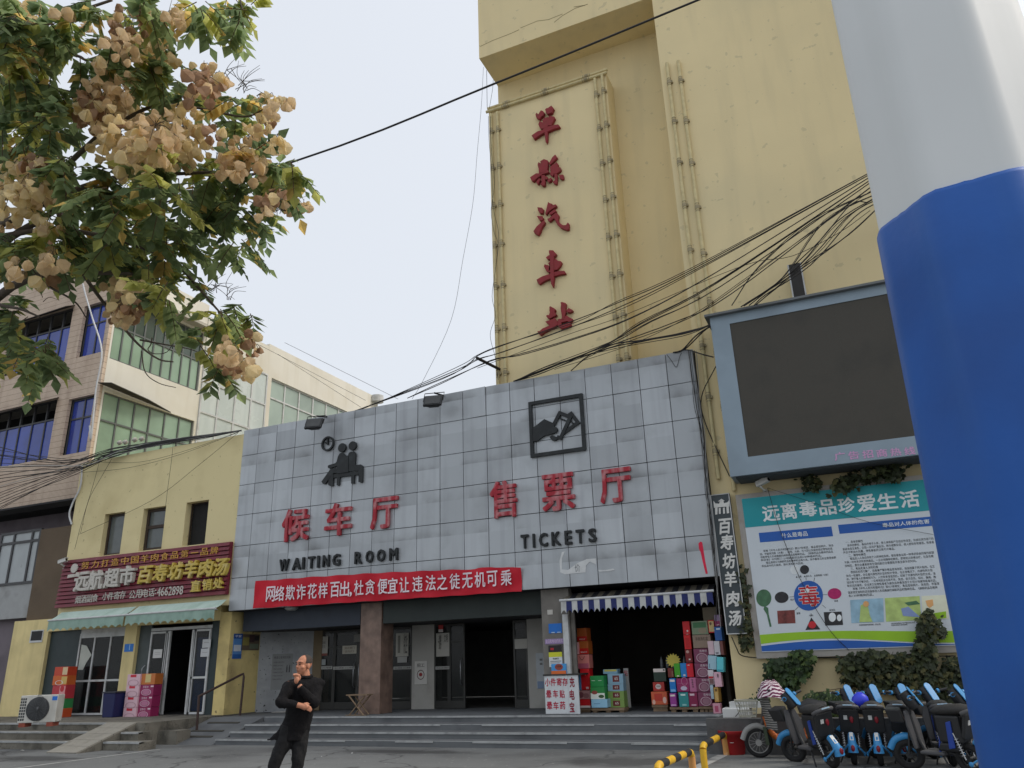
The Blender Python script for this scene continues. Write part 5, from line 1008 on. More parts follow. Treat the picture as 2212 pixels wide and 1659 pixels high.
pposter('e', 1250, 640, 1335, 800, 19.1, (206, 204, 198), 'white poster with a red black emblem on the pale column', [('ring', (90, 60, 60), .2, .2, .8, .62), ('o', (150, 50, 50), .36, .34, .64, .5), ('招工', (70, 66, 62), .2, .74, .8, .9)])
pposter('e', 1398, 448, 1488, 608, 19.12, (182, 180, 172), 'white slogan sheet left of the dark open door', [('文明', (70, 70, 66), .6, .6, .9, .95), ('一直的陪伴', (90, 88, 84), .15, .3, .4, .95)])
pposter('e', 1414, 392, 1446, 442, 19.12, (190, 60, 60), 'red and white sticker above the slogan sheet', [('r', (210, 200, 196), 0, 0, 1, .4)])
pposter('e', 1936, 488, 2022, 555, 19.12, (180, 178, 170), 'torn white paper on the far hall door')
for x0, x1, lab in ((538, 685, 'white caution strip on the left hall door'), (692, 842, 'white caution strip on the second hall door'), (1105, 1228, 'white caution strip right of the brown pillar'), (1393, 1488, 'white caution strip left of the open door')):
    pposter('e', x0, 676, x1, 697, 19.115, (170, 170, 166), lab, [('当心玻璃 小心碰撞' if x0 != 1393 else '0530-2018868', (84, 84, 82), .06, .22, .95, .8)], cat='sticker')
gx = Vector((1.3, .75, 0)).normalized(); gp0 = Vector((-16.05, 18.35, 0))-Vector((-.75, 1.3, 0)).normalized()*.004
mb = MB(); nt_ = bm((128, 130, 130)); qa = gp0+gx*.38; qb = gp0+gx*.95
mb.prism([qa+Vector((0, 0, 1.05)), qb+Vector((0, 0, 1.05)), qb+Vector((0, 0, 2.0)), qa+Vector((0, 0, 2.0))], (.0015, -.0026, 0))
o = mb.build('poster', nt_, label='faded printed notice on the speckled wall beside the man', cat='poster', group='papers stuck on pillars and glass', loc=qa)
mb = MB(); mb.text('单县公安消防大队', qa+gx*.05+Vector((.002, -.0035, 1.87)), gx, (0, 0, 1), .46, .07, .0015, 0, .02)
for k_ in range(6): mb.text('严禁烟火注意安全防护', qa+gx*.04+Vector((.002, -.0035, 1.76-k_*.09)), gx, (0, 0, 1), .3-.03*(k_ % 3), .035, .0015)
for k_ in (0, 1): mb.prism([qa+gx*(.42+.07*k_+dx)+Vector((.002, -.0035, zz_)) for dx, zz_ in ((-.02, 1.5), (.02, 1.5), (.02, 1.62), (.006, 1.7), (-.006, 1.7), (-.02, 1.62))], (.001, -.0018, 0))
mb.build('print', bm((70, 70, 72)), o)
pposter('e', 2084, 585, 2138, 828, 19.1, (176, 182, 186), 'pale blue printed sheet on the right column', [('r', (120, 140, 170), .1, .0, .9, .2), ('r', (110, 112, 112), .5, .78, .85, .84), ('r', (110, 112, 112), .5, .66, .85, .72)])
# posters on the side face of the yellow pillar
def sidep(z, x0, y0, x1, y1, col, lab, art):
    a = aX(z, x0, (y0+y1)/2, -16.045); b = aX(z, x1, (y0+y1)/2, -16.045); t_ = aX(z, (x0+x1)/2, y0, -16.045).z; bo = aX(z, (x0+x1)/2, y1, -16.045).z
    mb = MB(); mb.box(-16.048, a.y, bo, -16.043, b.y, t_); o = mb.build('poster', bm(col), label=lab, cat='poster', group='papers stuck on pillars and glass', loc=(-16.045, (a.y+b.y)/2, (bo+t_)/2))
    for i, (k, c_, u0, v0, u1, v1) in enumerate(art):
        mb = MB(); ya, yb, za, zc = a.y+(b.y-a.y)*u0, a.y+(b.y-a.y)*u1, bo+(t_-bo)*v0, bo+(t_-bo)*v1
        if k == 'r': mb.box(-16.043, ya, za, -16.0415+i*.0006, yb, zc)
        else: mb.text(k, (-16.042+i*.0006, ya, za), (0, 1, 0), (0, 0, 1), yb-ya, zc-za, .001, 0, .02)
        mb.build('print', bm(c_), o)
sidep('e', 5, 452, 66, 624, (90, 140, 200), 'blue and white poster on the yellow pillar', [('r', (40, 80, 150), 0, .8, 1, 1), ('r', (210, 216, 224), .1, .3, .9, .55), ('r', (50, 100, 170), 0, 0, 1, .18), ('平安', (226, 230, 236), .15, .85, .85, .95)])
sidep('e', 66, 456, 186, 566, (110, 96, 80), 'dark picture poster on the yellow pillar', [('r', (150, 140, 80), .05, .3, .4, .8), ('r', (80, 60, 60), .4, .5, .7, .95), ('r', (120, 130, 110), .45, .1, .95, .4), ('r', (60, 54, 54), .7, .6, .95, .9)])
pposter('c', 1066, 595, 1142, 662, 17.14, (40, 120, 206), 'small blue plate on the yellow pillar between the shop doors', [('r', (170, 210, 236), .55, .2, .62, .95)], 'plate')
pposter('c', 1312, 642, 1388, 716, 17.2, (206, 206, 204), 'white paper on the open doorway leaf', [('r', (150, 150, 150), .2, .6, .8, .64), ('r', (150, 150, 150), .2, .4, .8, .44)])
pposter('c', 1735, 555, 1805, 628, 17.2, (196, 198, 200), 'white paper on the right shop door, upper', [('r', (140, 140, 140), .2, .6, .8, .65)])
pposter('c', 1720, 635, 1792, 705, 17.2, (200, 202, 204), 'white paper on the right shop door, lower', [('r', (150, 150, 150), .2, .5, .8, .55)])
mb = MB(); flat(mb, 'c', [(668, 818), (700, 600), (745, 612), (785, 690), (738, 760), (712, 818)], 17.235, .004); mb.build('poster', bm((186, 190, 180)), label='torn pale paper on the shut glass door', cat='poster')
mb = MB(); p0, p1 = aY('c', 272, 480, 17.15), aY('c', 362, 580, 17.15); mb.box(p0.x, 17.13, p1.z, p1.x, 17.149, p0.z); o = mb.build('vent_box', alu, label='small square vent set in the yellow wall above the air conditioner', cat='vent', loc=p0)
mb = MB(); mb.box(p0.x+.05, 17.125, p1.z+.06, p1.x-.03, 17.131, p0.z-.03); mb.build('recess', dark_m, o)
# ------------------------------------------------------------------ wooden stool, handrail, barriers, bucket
p = aZ('e', 945, 1002, .48); sto = thing('folding_stool', 'small wooden folding stool at the foot of the brown pillar', 'stool', (p.x, 17.0, .48))
mb = MB()
for i in range(5): mb.box(p.x-.3, 16.92+i*.06, .93, p.x+.3, 16.97+i*.06, .955)
mb.build('seat', wood, sto)
for yb in (16.95, 17.18):
    for sx in (-1, 1): mb = MB(); mb.tube([(p.x-.22*sx, yb+.02*sx, .485), (p.x+.22*sx, yb+.02*sx, .93)], .018, 6); mb.build('leg', wood, sto)
mb = MB(); mb.box(p.x-.3, 16.93, .483, p.x+.3, 16.97, .5); mb.build('foot_rail', wood, sto)
hr = M('rail_brown', S(62, 46, 42), .5, .15, 6); b0 = aZ('c', 1680, 1428, 0); t0 = aY('c', 1706, 1040, b0.y); y1 = 17.1; t1 = aY('c', 2085, 850, y1); e1 = aY('c', 2060, 1200, y1)
h = thing('handrail', 'brown steel handrail rising beside the ramp by the yellow pillar', 'handrail', b0)
mb = MB(); mb.tube([(b0.x, b0.y, 0), t0], .03, 10); mb.build('post', hr, h); mb = MB(); mb.tube([t0-Vector((.02, .0, .02)), t0.lerp(t1, .95), t1, t1-Vector((-.03, 0, .08)), (t1.x+.0, y1, .49)], .03, 10); mb.build('rail', hr, h)
by = M('barrier_yellow', S(214, 170, 40), .5, .1, 5, dirt=(S(170, 120, 50), .5, 5)); bk = M('barrier_black', S(38, 38, 40), .6, .2, 5); bo_ = M('barrier_orange', S(206, 148, 84), .6, .15, 5, dirt=(S(196, 170, 150), .6, 6))
def barrier(far_base, far_top, near_top, lab, nseg):
    B = far_base; hgt = aY('j', *far_top, B.y).z if B is not None else .46
    t_ = aZ('j', *far_top, hgt) if B is None else Vector((B.x, B.y, hgt)); nt = aZ('j', *near_top, hgt); t = thing('barrier', lab, 'barrier', (t_.x, t_.y, 0), 'striped hoop barriers')
    d = (nt-t_); L = d.length; d.normalize(); r = .05
    mb = MB()
    def bend(a, dirv): return [a-Vector((0, 0, .12)), a-Vector((0, 0, .05))+dirv*.01, a+dirv*.04-Vector((0, 0, .015)), a+dirv*.12]
    for a, dv in ((t_, d), (nt, -d)):
        mb = MB(); q_ = bend(a, dv); mb.tube([(a.x, a.y, -.02)]+q_[:2], r, 14); mb.build('post', bo_ if a is t_ else by, t)
        mb = MB(); mb.tube(q_[1:], r*1.01, 14); mb.build('elbow', by, t)
    s0 = .12; seg = (L-.24)/nseg
    for i in range(nseg):
        mb = MB(); mb.tube([t_+d*(s0+seg*i), t_+d*(s0+seg*(i+1))], r*1.0, 14); mb.build('band', bk if i % 2 == 0 else by, t)
    return hgt
hb = barrier(aZ('j', 1945, 1030, 0), (1925, 775), (1650, 915), 'yellow and black hoop barrier standing by the red bucket', 3)
B2 = aZ('j', 1510, 985, hb); B2.z = 0
barrier(B2, (1510, 985), (1095, 1160), 'yellow and black hoop barrier nearer to the viewer, cut by the frame edge', 5)
p = aZ('g', 1922, 1543, 0); bu = thing('bucket', 'red plastic bucket standing against the grey planter wall', 'bucket', p)
rp = M('bucket_red', S(176, 40, 44), .45, .08, 4, dirt=(S(140, 40, 40), .5, 4)); 
T = Matrix.Translation(p)
hb_ = aY('g', 1895, 1345, p.y).z
mb = MB(); mb.lathe([(.17, 0), (.18, .01), (.225, hb_-.06), (.245, hb_-.06), (.245, hb_-.01), (.25, hb_), (.235, hb_), (.22, hb_-.06), (.17, .02)], T, 28); mb.build('body', rp, bu)
mb = MB(); mb.tube([p+Vector((-.03+.06*i/6, -.2-.02*math.sin(math.pi*i/6), hb_*.52)) for i in range(7)], .006, 6); mb.build('handle', M('wire_white', S(200, 200, 196), .5), bu)
# planter wall, white blocks
mb = MB(); mb.box(-2.9, 14.62, 0, 4.5, 14.85, .55); mb.box(-2.9, 14.85, 0, -2.68, 17.14, .5); mb.build('planter_wall', M('planter_concrete', S(92, 92, 92), .9, .15, 3, .4, 25, dirt=(S(58, 58, 58), .8, 2)), label='low grey concrete planter wall behind the scooters', cat='planter')
mb = MB(); mb.box(-2.68, 14.85, 0, 4.5, 17.14, .46); mb.build('planter_soil', M('soil', S(84, 70, 54), .95, .25, 8, .6, 20), kind='structure')
pwh = M('block_white', S(206, 208, 206), .8, .06, 4, dirt=(S(150, 146, 138), .6, 4))
a, b = aY('i', 176, 572, 15.4), aY('i', 356, 512, 15.4); mb = MB(); mb.box(a.x, 15.4, .5, b.x, 15.75, b.z); mb.build('concrete_block', pwh, label='long white painted block on the planter edge', cat='block', bevel=.02, loc=(a.x, 15.4, .5))
z1 = b.z; a, b = aY('i', 222, 505, 15.45), aY('i', 360, 470, 15.45)
mb = MB(); holed(mb, a.x, b.x, z1, b.z, 15.45, 15.7, [(a.x+.1, a.x+.45, z1+.08, b.z-.08), (a.x+.55, b.x-.08, z1+.08, b.z-.08)]); mb.build('concrete_block', pwh, label='white hollow block with two slots lying on the long block', cat='block', loc=(a.x, 15.45, z1))
# ------------------------------------------------------------------ cables
cab = M('cable_black', S(38, 36, 36), .6, .1, 3); cabg = M('cable_grey', S(150, 150, 148), .6, .1, 3)
def smooth(p, n=5):
    p = [Vector(a) for a in p]
    if len(p) < 3: return [p[0].lerp(p[1], i/8) for i in range(9)]
    q = [p[0]*2-p[1]] + p + [p[-1]*2-p[-2]]; out = []
    for i in range(1, len(q)-2):
        for k in range(n):
            t = k/n; a, b, c, d = q[i-1], q[i], q[i+1], q[i+2]
            out.append(.5*((2*b)+(c-a)*t+(2*a-5*b+4*c-d)*t*t+(3*b-a-3*c+d)*t*t*t))
    return out + [p[-1]]
def wire(pts, lab, grp, r=.009, mt=None, name='cable'):
    q = smooth([aY(*a) if len(a) == 4 and isinstance(a[0], str) else Vector(a) for a in pts]); c = q[len(q)//2]
    return MB().tube(q, r, 5).build(name, mt or cab, label=lab, cat='cable', group=grp, loc=c)
GW = 'overhead wires fanning from the display screen across the tower'
# thick near line
wire([('v', -900, 760, 7.2), ('v', -80, 560, 7.6), ('v', 620, 354, 8.0), ('v', 1065, 182, 8.4), ('v', 1508, 0, 8.8), ('v', 1900, -160, 9.2), ('v', 2700, -520, 9.8)], 'single thick black line crossing the sky from the tree past the tower', None, .016)
Y0 = 16.0
fan = [
 ([('v', 1902, 360, Y0), ('l', 1750, 503, Y0), ('l', 1200, 748, Y0+.3), ('l', 850, 890, Y0+.4), ('l', 290, 1085, 16.6), ('l', 100, 1165, 16.6), ('v', 985, 800, 17), ('v', 760, 890, 17.1), ('v', 690, 905, 17.3)], 'upper wire over the red character 站 to the bracket'),
 ([('v', 1902, 364, Y0), ('l', 1850, 466, Y0), ('l', 1240, 770, Y0+.3), ('l', 760, 968, Y0+.4), ('l', 290, 1135, 16.6), ('l', 90, 1200, 16.7), ('v', 960, 815, 17), ('v', 720, 905, 17.2)], 'second wire under the red character 站'),
 ([('v', 1902, 368, Y0), ('l', 1950, 520, Y0), ('l', 1300, 870, Y0+.3), ('l', 830, 1042, Y0+.4), ('l', 430, 1160, 16.6), ('l', 200, 1200, 16.7), ('v', 950, 830, 17), ('v', 880, 860, 17.2)], 'third wire, sagging below the red characters'),
 ([('v', 1902, 374, Y0), ('l', 1960, 590, Y0), ('l', 1380, 905, Y0+.4), ('l', 1100, 1080, Y0+.5), ('l', 600, 1275, 16.8), ('l', 380, 1362, 16.95)], 'wire running low to the top edge of the grey panels'),
 ([('v', 1902, 379, Y0), ('l', 2000, 620, Y0), ('l', 1450, 900, Y0+.4), ('l', 1150, 1065, Y0+.5), ('l', 640, 1262, 16.8), ('l', 400, 1356, 16.95)], 'wire close above the low one to the grey panels'),
 ([('v', 1902, 388, Y0), ('l', 2080, 680, Y0), ('l', 1640, 900, Y0+.4), ('l', 1030, 1128, Y0+.6), ('l', 830, 1280, 16.95)], 'wire dropping onto the panel top beside the ticket square'),
 ([('v', 1904, 396, Y0), ('l', 2212, 545, Y0), ('l', 1800, 830, Y0+.3), ('l', 1300, 1075, Y0+.6), ('l', 700, 1270, 16.9)], 'long thin wire across the recess of the tower'),
 ([('v', 1904, 404, Y0), ('w', 700, 330, Y0), ('w', 430, 560, Y0), ('w', 300, 745, 16.1)], 'wire falling to the top of the display screen, first'),
 ([('v', 1906, 412, Y0), ('w', 760, 330, Y0), ('w', 560, 600, Y0), ('w', 345, 752, 16.1)], 'wire falling to the top of the display screen, second'),
 ([('v', 1906, 418, Y0), ('w', 820, 330, Y0), ('w', 640, 540, Y0), ('w', 385, 745, 16.1)], 'wire falling to the top of the display screen, third'),
 ([('v', 1908, 424, Y0), ('w', 880, 300, Y0), ('w', 700, 500, Y0), ('w', 420, 742, 16.1)], 'wire falling to the top of the display screen, fourth'),
 ([('v', 1909, 430, Y0), ('w', 905, 310, Y0), ('w', 690, 545, Y0), ('w', 470, 690, 16.1), ('w', 410, 745, 16.1)], 'looped wire falling past the channel post'),
 ([('v', 1910, 436, Y0), ('w', 870, 400, Y0), ('w', 650, 560, Y0), ('w', 360, 748, 16.1)], 'wire running behind the channel post to the screen top'),
 ([('w', 975, 235, Y0), ('w', 890, 245, Y0), ('w', 740, 420, Y0), ('w', 610, 545, 16.5)], 'curled wire tied to the channel post'),
 ([('w', 985, 275, Y0), ('w', 830, 385, Y0), ('w', 600, 500, Y0), ('w', 350, 550, 16.2), ('l', 1240, 850, Y0+.3), ('l', 800, 1000, Y0+.4), ('l', 100, 1260, 16.8)], 'faint thin wire crossing the fan'),
 ([('w', 195, 838, 16.2), ('l', 1780, 970, 16.2), ('l', 1400, 1040, 16.4), ('l', 1100, 1090, 16.5), ('l', 560, 1300, 16.9), ('l', 390, 1362, 17.0)], 'thick bundled wire from the screen corner to the panel top'),
 ([('w', 195, 842, 16.2), ('l', 1700, 995, 16.2), ('l', 1200, 1085, 16.5), ('l', 700, 1240, 16.8), ('l', 420, 1352, 17.0)], 'second bundled wire from the screen corner'),
 ([('w', 195, 850, 16.2), ('l', 1860, 975, 16.5), ('l', 1720, 1110, 16.9), ('l', 1640, 1140, 16.97)], 'short heavy wire from the screen corner to the panel corner'),
 ([('w', 195, 846, 16.2), ('l', 1800, 1010, 16.5), ('l', 1700, 1115, 16.9), ('l', 1625, 1138, 16.97)], 'second short heavy wire to the panel corner'),
 ([('w', 210, 1000, 16.35), ('w', 150, 985, 16.5), ('w', 85, 965, 16.8), ('w', 40, 970, 16.96)], 'dark hose looping from the screen side to the panel corner'),
 ([('w', 222, 1045, 16.4), ('w', 150, 1200, 16.95), ('w', 175, 1340, 17.05), ('w', 290, 1590, 17.05)], 'slack wire hanging from the screen side along the pipe')]
for p_, lab in fan: wire(p_, lab, GW, .016 if 'thick' in lab or 'heavy' in lab or 'hose' in lab else (.007 if 'thin' in lab else .012))
rf = random.Random(4)
for k_ in range(14):
    p_ = fan[(0, 1, 2, 3, 4, 5, 7, 8, 9, 10, 12, 15, 16, 3)[k_]][0]; m_ = len(p_)
    wire([(a[0], a[1]+rf.uniform(-22, 22)*ZN[a[0]][2]*.55*(0 < i < m_-1), a[2]+rf.uniform(-16, 16)*ZN[a[0]][2]*.55*(0 < i < m_-1), a[3]+.02*k_) for i, a in enumerate(p_)], 'further strand in the dense bundle of wires fanning across the tower', GW, rf.choice((.007, .009, .011)))
pa = aY('v', 1902, 356, Y0); pb_ = aY('v', 1911, 440, Y0); mbk = MB()
mbk.tube([pa+Vector((0, 0, .15)), pb_-Vector((0, 0, .15))], .035, 6); mbk.tube([pa, (pa.x, 17.16, pa.z)], .03, 6); mbk.tube([pb_, (pb_.x, 17.16, pb_.z)], .03, 6)
mbk.build('wire_bracket', M('iron_black', S(40, 34, 32), .7), label='black iron bracket on the tower wall where the fan of wires meets, beside the pole', cat='bracket', loc=pa)
# vertical bundle at the right edge of the panels
rb = random.Random(11)
for i in range(9):
    x = lambda f: 2683 + (2768-2683)*f
    pts = []
    for k in range(9):
        f = k/8; px_ = x(f)/KS + rb.uniform(-3, 4) + (-(1-f)*(8 if i < 4 else 2))*(k < 3); py_ = (1358+(2234-1358)*f)/KS
        pts.append(('v', px_ + i*.8, py_, 16.93-.008*i))
    pts.append(('v', x(1)/KS+rb.uniform(0, 14), 1300+i*7, 16.95))
    wire(pts, 'thin wire of the tangle hanging down the right edge of the grey panels', 'tangle of wires down the panel edge', .006, cabg if i % 3 == 2 else cab)
wire([('f', 1135, 40, 16.95), ('f', 1165, 80, 16.95), ('f', 1196, 120, 16.95), ('f', 1215, 60, 16.95), ('f', 1228, 30, 16.95)], 'short wire hanging in a V at the top right corner of the panels', None, .006)
# left bundle over the yellow shop building
GL = 'bundle of wires along the top of the yellow shop building'
for i in range(22):
    r_ = rb.random; ye_ = 190+i*25+rb.uniform(-12, 12)
    mid = (rb.uniform(560, 760), 300+i*4.5+rb.uniform(-25, 25)); m2 = (rb.uniform(930, 1050), 205+rb.uniform(-18, 26)+i*1.2); m3 = (rb.uniform(1380, 1520), 135+rb.uniform(-10, 22))
    pts = [('b', -120, ye_+mid[1]*.06+(ye_-mid[1])*.2, 15.8), ('b', 0, ye_, 15.9), ('b', (mid[0])*.55, ye_+(mid[1]-ye_)*.6+rb.uniform(0, 14), 16.2), ('b', *mid, 16.5), ('b', *m2, 16.8), ('b', *m3, 16.92), ('b', 2070, 40+rb.uniform(-4, 6), 16.95)]
    wire(pts, 'sagging wire fanning out to the left from the yellow building top', GL, rb.choice((.009, .011, .013)), cabg if i in (6, 13) else cab)
for i, (a, b, c, d, lab) in enumerate([((870, 240), (800, 500), (700, 830), (640, 1060), 'wire hanging beside the yellow building corner, nearest the corner'), ((960, 280), (880, 420), (760, 640), (690, 920), 'wire hanging slack over the upper yellow wall'), ((1485, 150), (1470, 300), (1440, 520), (1420, 690), 'straight wire falling to the middle small window'),
    ((2040, 60), (1700, 340), (1300, 640), (680, 930), 'long slanting wire crossing the three small windows'), ((2050, 50), (1600, 210), (1200, 310), (830, 310), 'wire drooping over the upper yellow wall, high'), ((2050, 52), (1560, 240), (1100, 360), (700, 400), 'wire drooping over the upper yellow wall, lower')]):
    wire([('b', *a, 16.9), ('b', *b, 16.85), ('b', *c, 16.9), ('b', *d, 16.9)], lab, GL, .006)
wire([('b', 770, 0, 16.9), ('a', 690, 1560, 16.9), ('a', 725, 1200, 16.9), ('a', 770, 900, 16.9), ('a', 700, 650, 16.9), ('a', 650, 480, 16.9), ('a', 625, 380, 16.9)][::-1], 'pale grey conduit snaking up the corner of the brown building', None, .03, M('conduit_pale', S(196, 198, 200), .5), 'conduit')
wire([('b', 705, 340, 16.95), ('b', 690, 520, 16.95), ('b', 625, 660, 16.95), ('b', 595, 760, 16.95), ('b', 615, 845, 16.95)], 'pale grey hose hanging at the edge of the yellow building', None, .03, MATS['conduit_pale'], 'conduit')
mc = M('insulator_pot', S(176, 172, 164), .4, .1, 8)
for i, (x, y) in enumerate(((1025, 145), (1075, 140), (1155, 120), (1215, 112))):
    p = aY('b', x, y, 16.9); MB().lathe([(.05, -.06), (.085, -.04), (.06, 0), (.085, .03), (.03, .07)], Matrix.Translation(p) @ Matrix.Rotation(R(60), 4, 'X'), 16).build('insulator', mc, label='ceramic insulator on the wire bundle above the yellow building', cat='insulator', group='insulators on the wire bundle', loc=p)
# drop wires in the sky and iron arm
wire([('k', 135, 480, 17.2), ('k', 120, 760, 17.3), ('k', 90, 1100, 17.3), ('k', 60, 1450, 17.2), ('v', 1000, 560, 17.0), ('v', 975, 690, 17.0), ('v', 915, 820, 17.0), ('v', 890, 862, 17.0)], 'thin wire hanging loose from the tower top down to the panels', None, .005)
wire([('k', 158, 500, 17.3), ('k', 162, 770, 17.6)], 'short straight wire between overhang and panel corner', None, .007)
wire([('k', 205, 570, 17.9), ('k', 200, 640, 17.8), ('k', 178, 770, 17.6)], 'short bent wire under the overhang', None, .006)
for lab, pts in (('wire straggling down the panel edge, outer', [(170, 830), (175, 1000), (195, 1250), (205, 1480), (240, 1640)]), ('wire straggling down the panel edge, inner', [(185, 830), (190, 1050), (215, 1300), (190, 1500), (210, 1650)])):
    wire([('k', x, y, 17.62) for x, y in pts]+[('l', 262, 300, 17.62), ('l', 240, 500, 17.62), ('l', 215, 700, 17.62), ('l', 240, 850, 17.62), ('l', 200, 1000, 17.62), ('l', 240, 1180, 17.62), ('l', 262, 1350, 17.62)], lab, 'wires down the outer panel edge', .006)
p0, p1 = aY('l', 95, 1180, 16.7), aY('l', 275, 1270, 17.7); MB().tube([p0, p1], .04, 4).build('wire_bracket', M('iron_black', S(40, 34, 32), .7), label='black iron arm carrying wires at the tower corner', cat='bracket', loc=p0)
for i, (a, b, lab) in enumerate([(('v', 615, 740, 24), ('v', 860, 862, 26), 'thin wire over the far cream roof, upper'), (('v', 560, 745, 24), ('v', 790, 865, 27), 'thin wire over the far cream roof, middle'), (('v', 600, 765, 24), ('v', 780, 880, 27), 'thin wire over the far cream roof, lower')]):
    wire([a, b], lab, 'thin wires before the cream wing', .008)
wire([('i', 235, 30, 17.0), ('i', 270, 110, 17.0), ('i', 300, 155, 17.05), ('i', 400, 172, 17.05), ('i', 600, 168, 17.05), ('i', 1000, 172, 17.05), ('i', 1750, 160, 17.05)], 'black cable looping below the upright sign along the yellow wall', None, .011)
wire([('h', 535, 375, 16.9), ('h', 640, 720, 16.95), ('h', 820, 1140, 16.95), ('h', 1000, 1440, 16.95), ('h', 1150, 1600, 17.0)], 'thin slack wire hanging across the notice board', None, .006)
wire([('h', 535, 372, 16.9), ('h', 900, 490, 16.95), ('h', 1300, 630, 16.95), ('h', 1790, 725, 16.95)], 'thin wire slanting over the title of the notice board', None, .004)
wire([('i', 240, 460, 15.4), ('i', 285, 480, 15.35), ('i', 290, 530, 15.35), ('i', 262, 570, 15.38)], 'short black wire curling over the white blocks', None, .007)
# ------------------------------------------------------------------ climbing plants and shrubs
def leafmat(name, c, tr=.35, var=.3):
    m = M(name, c, .5, var, 9); n = m.node_tree.nodes; l = m.node_tree.links; b = n['Principled BSDF']; t = n.new('ShaderNodeBsdfTranslucent'); x = n.new('ShaderNodeMixShader')
    l.new(b.inputs['Base Color'].links[0].from_socket, t.inputs['Color']); x.inputs[0].default_value = tr
    l.new(b.outputs[0], x.inputs[1]); l.new(t.outputs[0], x.inputs[2]); l.new(x.outputs[0], n['Material Output'].inputs['Surface']); return m
ivm = [leafmat('ivy_dark', S(58, 66, 46)), leafmat('ivy_mid', S(76, 84, 54)), leafmat('ivy_olive', S(98, 96, 60))]
grm = [leafmat('shrub_dark', S(50, 68, 42)), leafmat('shrub_mid', S(70, 92, 52)), leafmat('shrub_light', S(98, 116, 66))]
LOBE = [(0, 0), (.32, -.08), (.5, .22), (.3, .38), (.36, .68), (.12, .66), (0, 1)]
def leaf_poly(mb, p, nrm, up, sz, m, lobed=True):
    nrm = nrm.normalized(); s_ = up.cross(nrm).normalized(); u = nrm.cross(s_)
    if lobed:
        L = [p + s_*(x*sz) + u*(y*sz) - nrm*(abs(x)*sz*.25) for x, y in LOBE]; Rr = [p - s_*(x*sz) + u*(y*sz) - nrm*(abs(x)*sz*.25) for x, y in LOBE]
        mb.add(L, [tuple(range(7))], m); mb.add(Rr, [tuple(range(6, -1, -1))], m)
    else:
        w_ = sz*.34
        mb.add([p, p+s_*w_+u*(sz*.4)-nrm*(w_*.35), p+u*sz-nrm*(sz*.1), p-s_*w_+u*(sz*.4)-nrm*(w_*.35), p+u*(sz*.45)], [(0, 1, 4), (1, 2, 4), (2, 3, 4), (3, 0, 4)], m)
def inpoly(x, y, P):
    c = False; j = len(P)-1
    for i in range(len(P)):
        if (P[i][1] > y) != (P[j][1] > y) and x < (P[j][0]-P[i][0])*(y-P[i][1])/(P[j][1]-P[i][1])+P[i][0]: c = not c
        j = i
    return c
def climber(name, lab, z, P, n, sz, Y0_, Y1_, mats, lobed=True, stems=4, cat='climbing plant', seed=1):
    rr_ = random.Random(seed); xs = [p[0] for p in P]; ys = [p[1] for p in P]; t = thing(name, lab, cat, aY(z, sum(xs)/len(xs), max(ys), Y1_))
    mb = MB(); k = 0; pts = []
    while k < n:
        x, y = rr_.uniform(min(xs), max(xs)), rr_.uniform(min(ys), max(ys))
        if not inpoly(x, y, P): continue
        if rr_.random() < .3: x += rr_.gauss(0, 26); y += rr_.gauss(0, 22)
        if math.sin(x*.06+1.3*seed)*math.sin(y*.05+seed) < -.45 and rr_.random() < .75: continue
        k += 1; f = rr_.random(); p = aY(z, x, y, Y1_+(Y0_-Y1_)*f); pts.append(p)
        nrm = Vector((rr_.uniform(-.9, .9), -1, rr_.uniform(-.3, 1.4))); up = Vector((rr_.uniform(-.8, .8), 0, -1))
        leaf_poly(mb, p, nrm, up, sz*rr_.uniform(.5, 1.4), rr_.choices((0, 1, 2), (5, 3, 1.3 if f > .4 else .4))[0], lobed)
    mb.build('foliage', mats, t)
    mb = MB(); o_ = t.location
    for i in range(stems):
        q_ = [rr_.choice(pts) for _ in range(5)]; q_.sort(key=lambda v: v.z); mb.tube(smooth([(v.x, Y1_-.015, v.z) for v in q_]), .008, 5)
    mb.build('stems', M('vine_stem', S(84, 70, 54), .9, .2, 8), t); return t
climber('ivy', 'dense dark ivy mass covering the wall under the notice board', 'x', [(860, 350), (1000, 275), (1300, 262), (1500, 300), (1680, 250), (1700, 330), (1690, 440), (1760, 445), (1800, 330), (1990, 300), (2060, 560), (2060, 740), (1700, 720), (1300, 600), (960, 570), (930, 450)], 2100, .11, 16.75, 17.1, ivm, seed=2)
climber('ivy', 'ivy shoot climbing up the notice board at its right end', 'h', [(1680, 1350), (1720, 1290), (1770, 1290), (1830, 1380), (1890, 1440), (1850, 1480), (1780, 1500), (1800, 1610), (1640, 1620), (1680, 1500)], 170, .12, 16.75, 16.97, ivm, seed=4)
climber('ivy', 'thin ivy climbing between the upright sign and the notice board', 'h', [(318, 950), (352, 955), (375, 1100), (400, 1300), (420, 1480), (430, 1590), (340, 1600), (330, 1500), (350, 1300), (335, 1100)], 150, .10, 16.9, 17.08, ivm, seed=5)
climber('ivy', 'small spray of ivy above the left of the notice board title', 'h', [(775, 290), (830, 285), (900, 265), (955, 340), (920, 385), (820, 395)], 80, .10, 16.8, 17.08, ivm, seed=6)
climber('ivy', 'dark ivy clump hanging under the display screen', 'h', [(1000, 320), (1050, 290), (1150, 270), (1240, 220), (1400, 180), (1560, 170), (1560, 300), (1500, 320), (1400, 290), (1250, 320), (1120, 385), (1020, 375)], 260, .13, 16.7, 17.05, ivm, seed=7)
climber('wall_shrub', 'leafy climber with drooping leaves left of the bare yellow wall patch', 'x', [(240, 390), (330, 350), (440, 345), (480, 265), (600, 255), (650, 330), (640, 400), (570, 520), (500, 560), (470, 640), (330, 620), (290, 480)], 620, .13, 16.7, 17.05, grm, True, 5, seed=8)
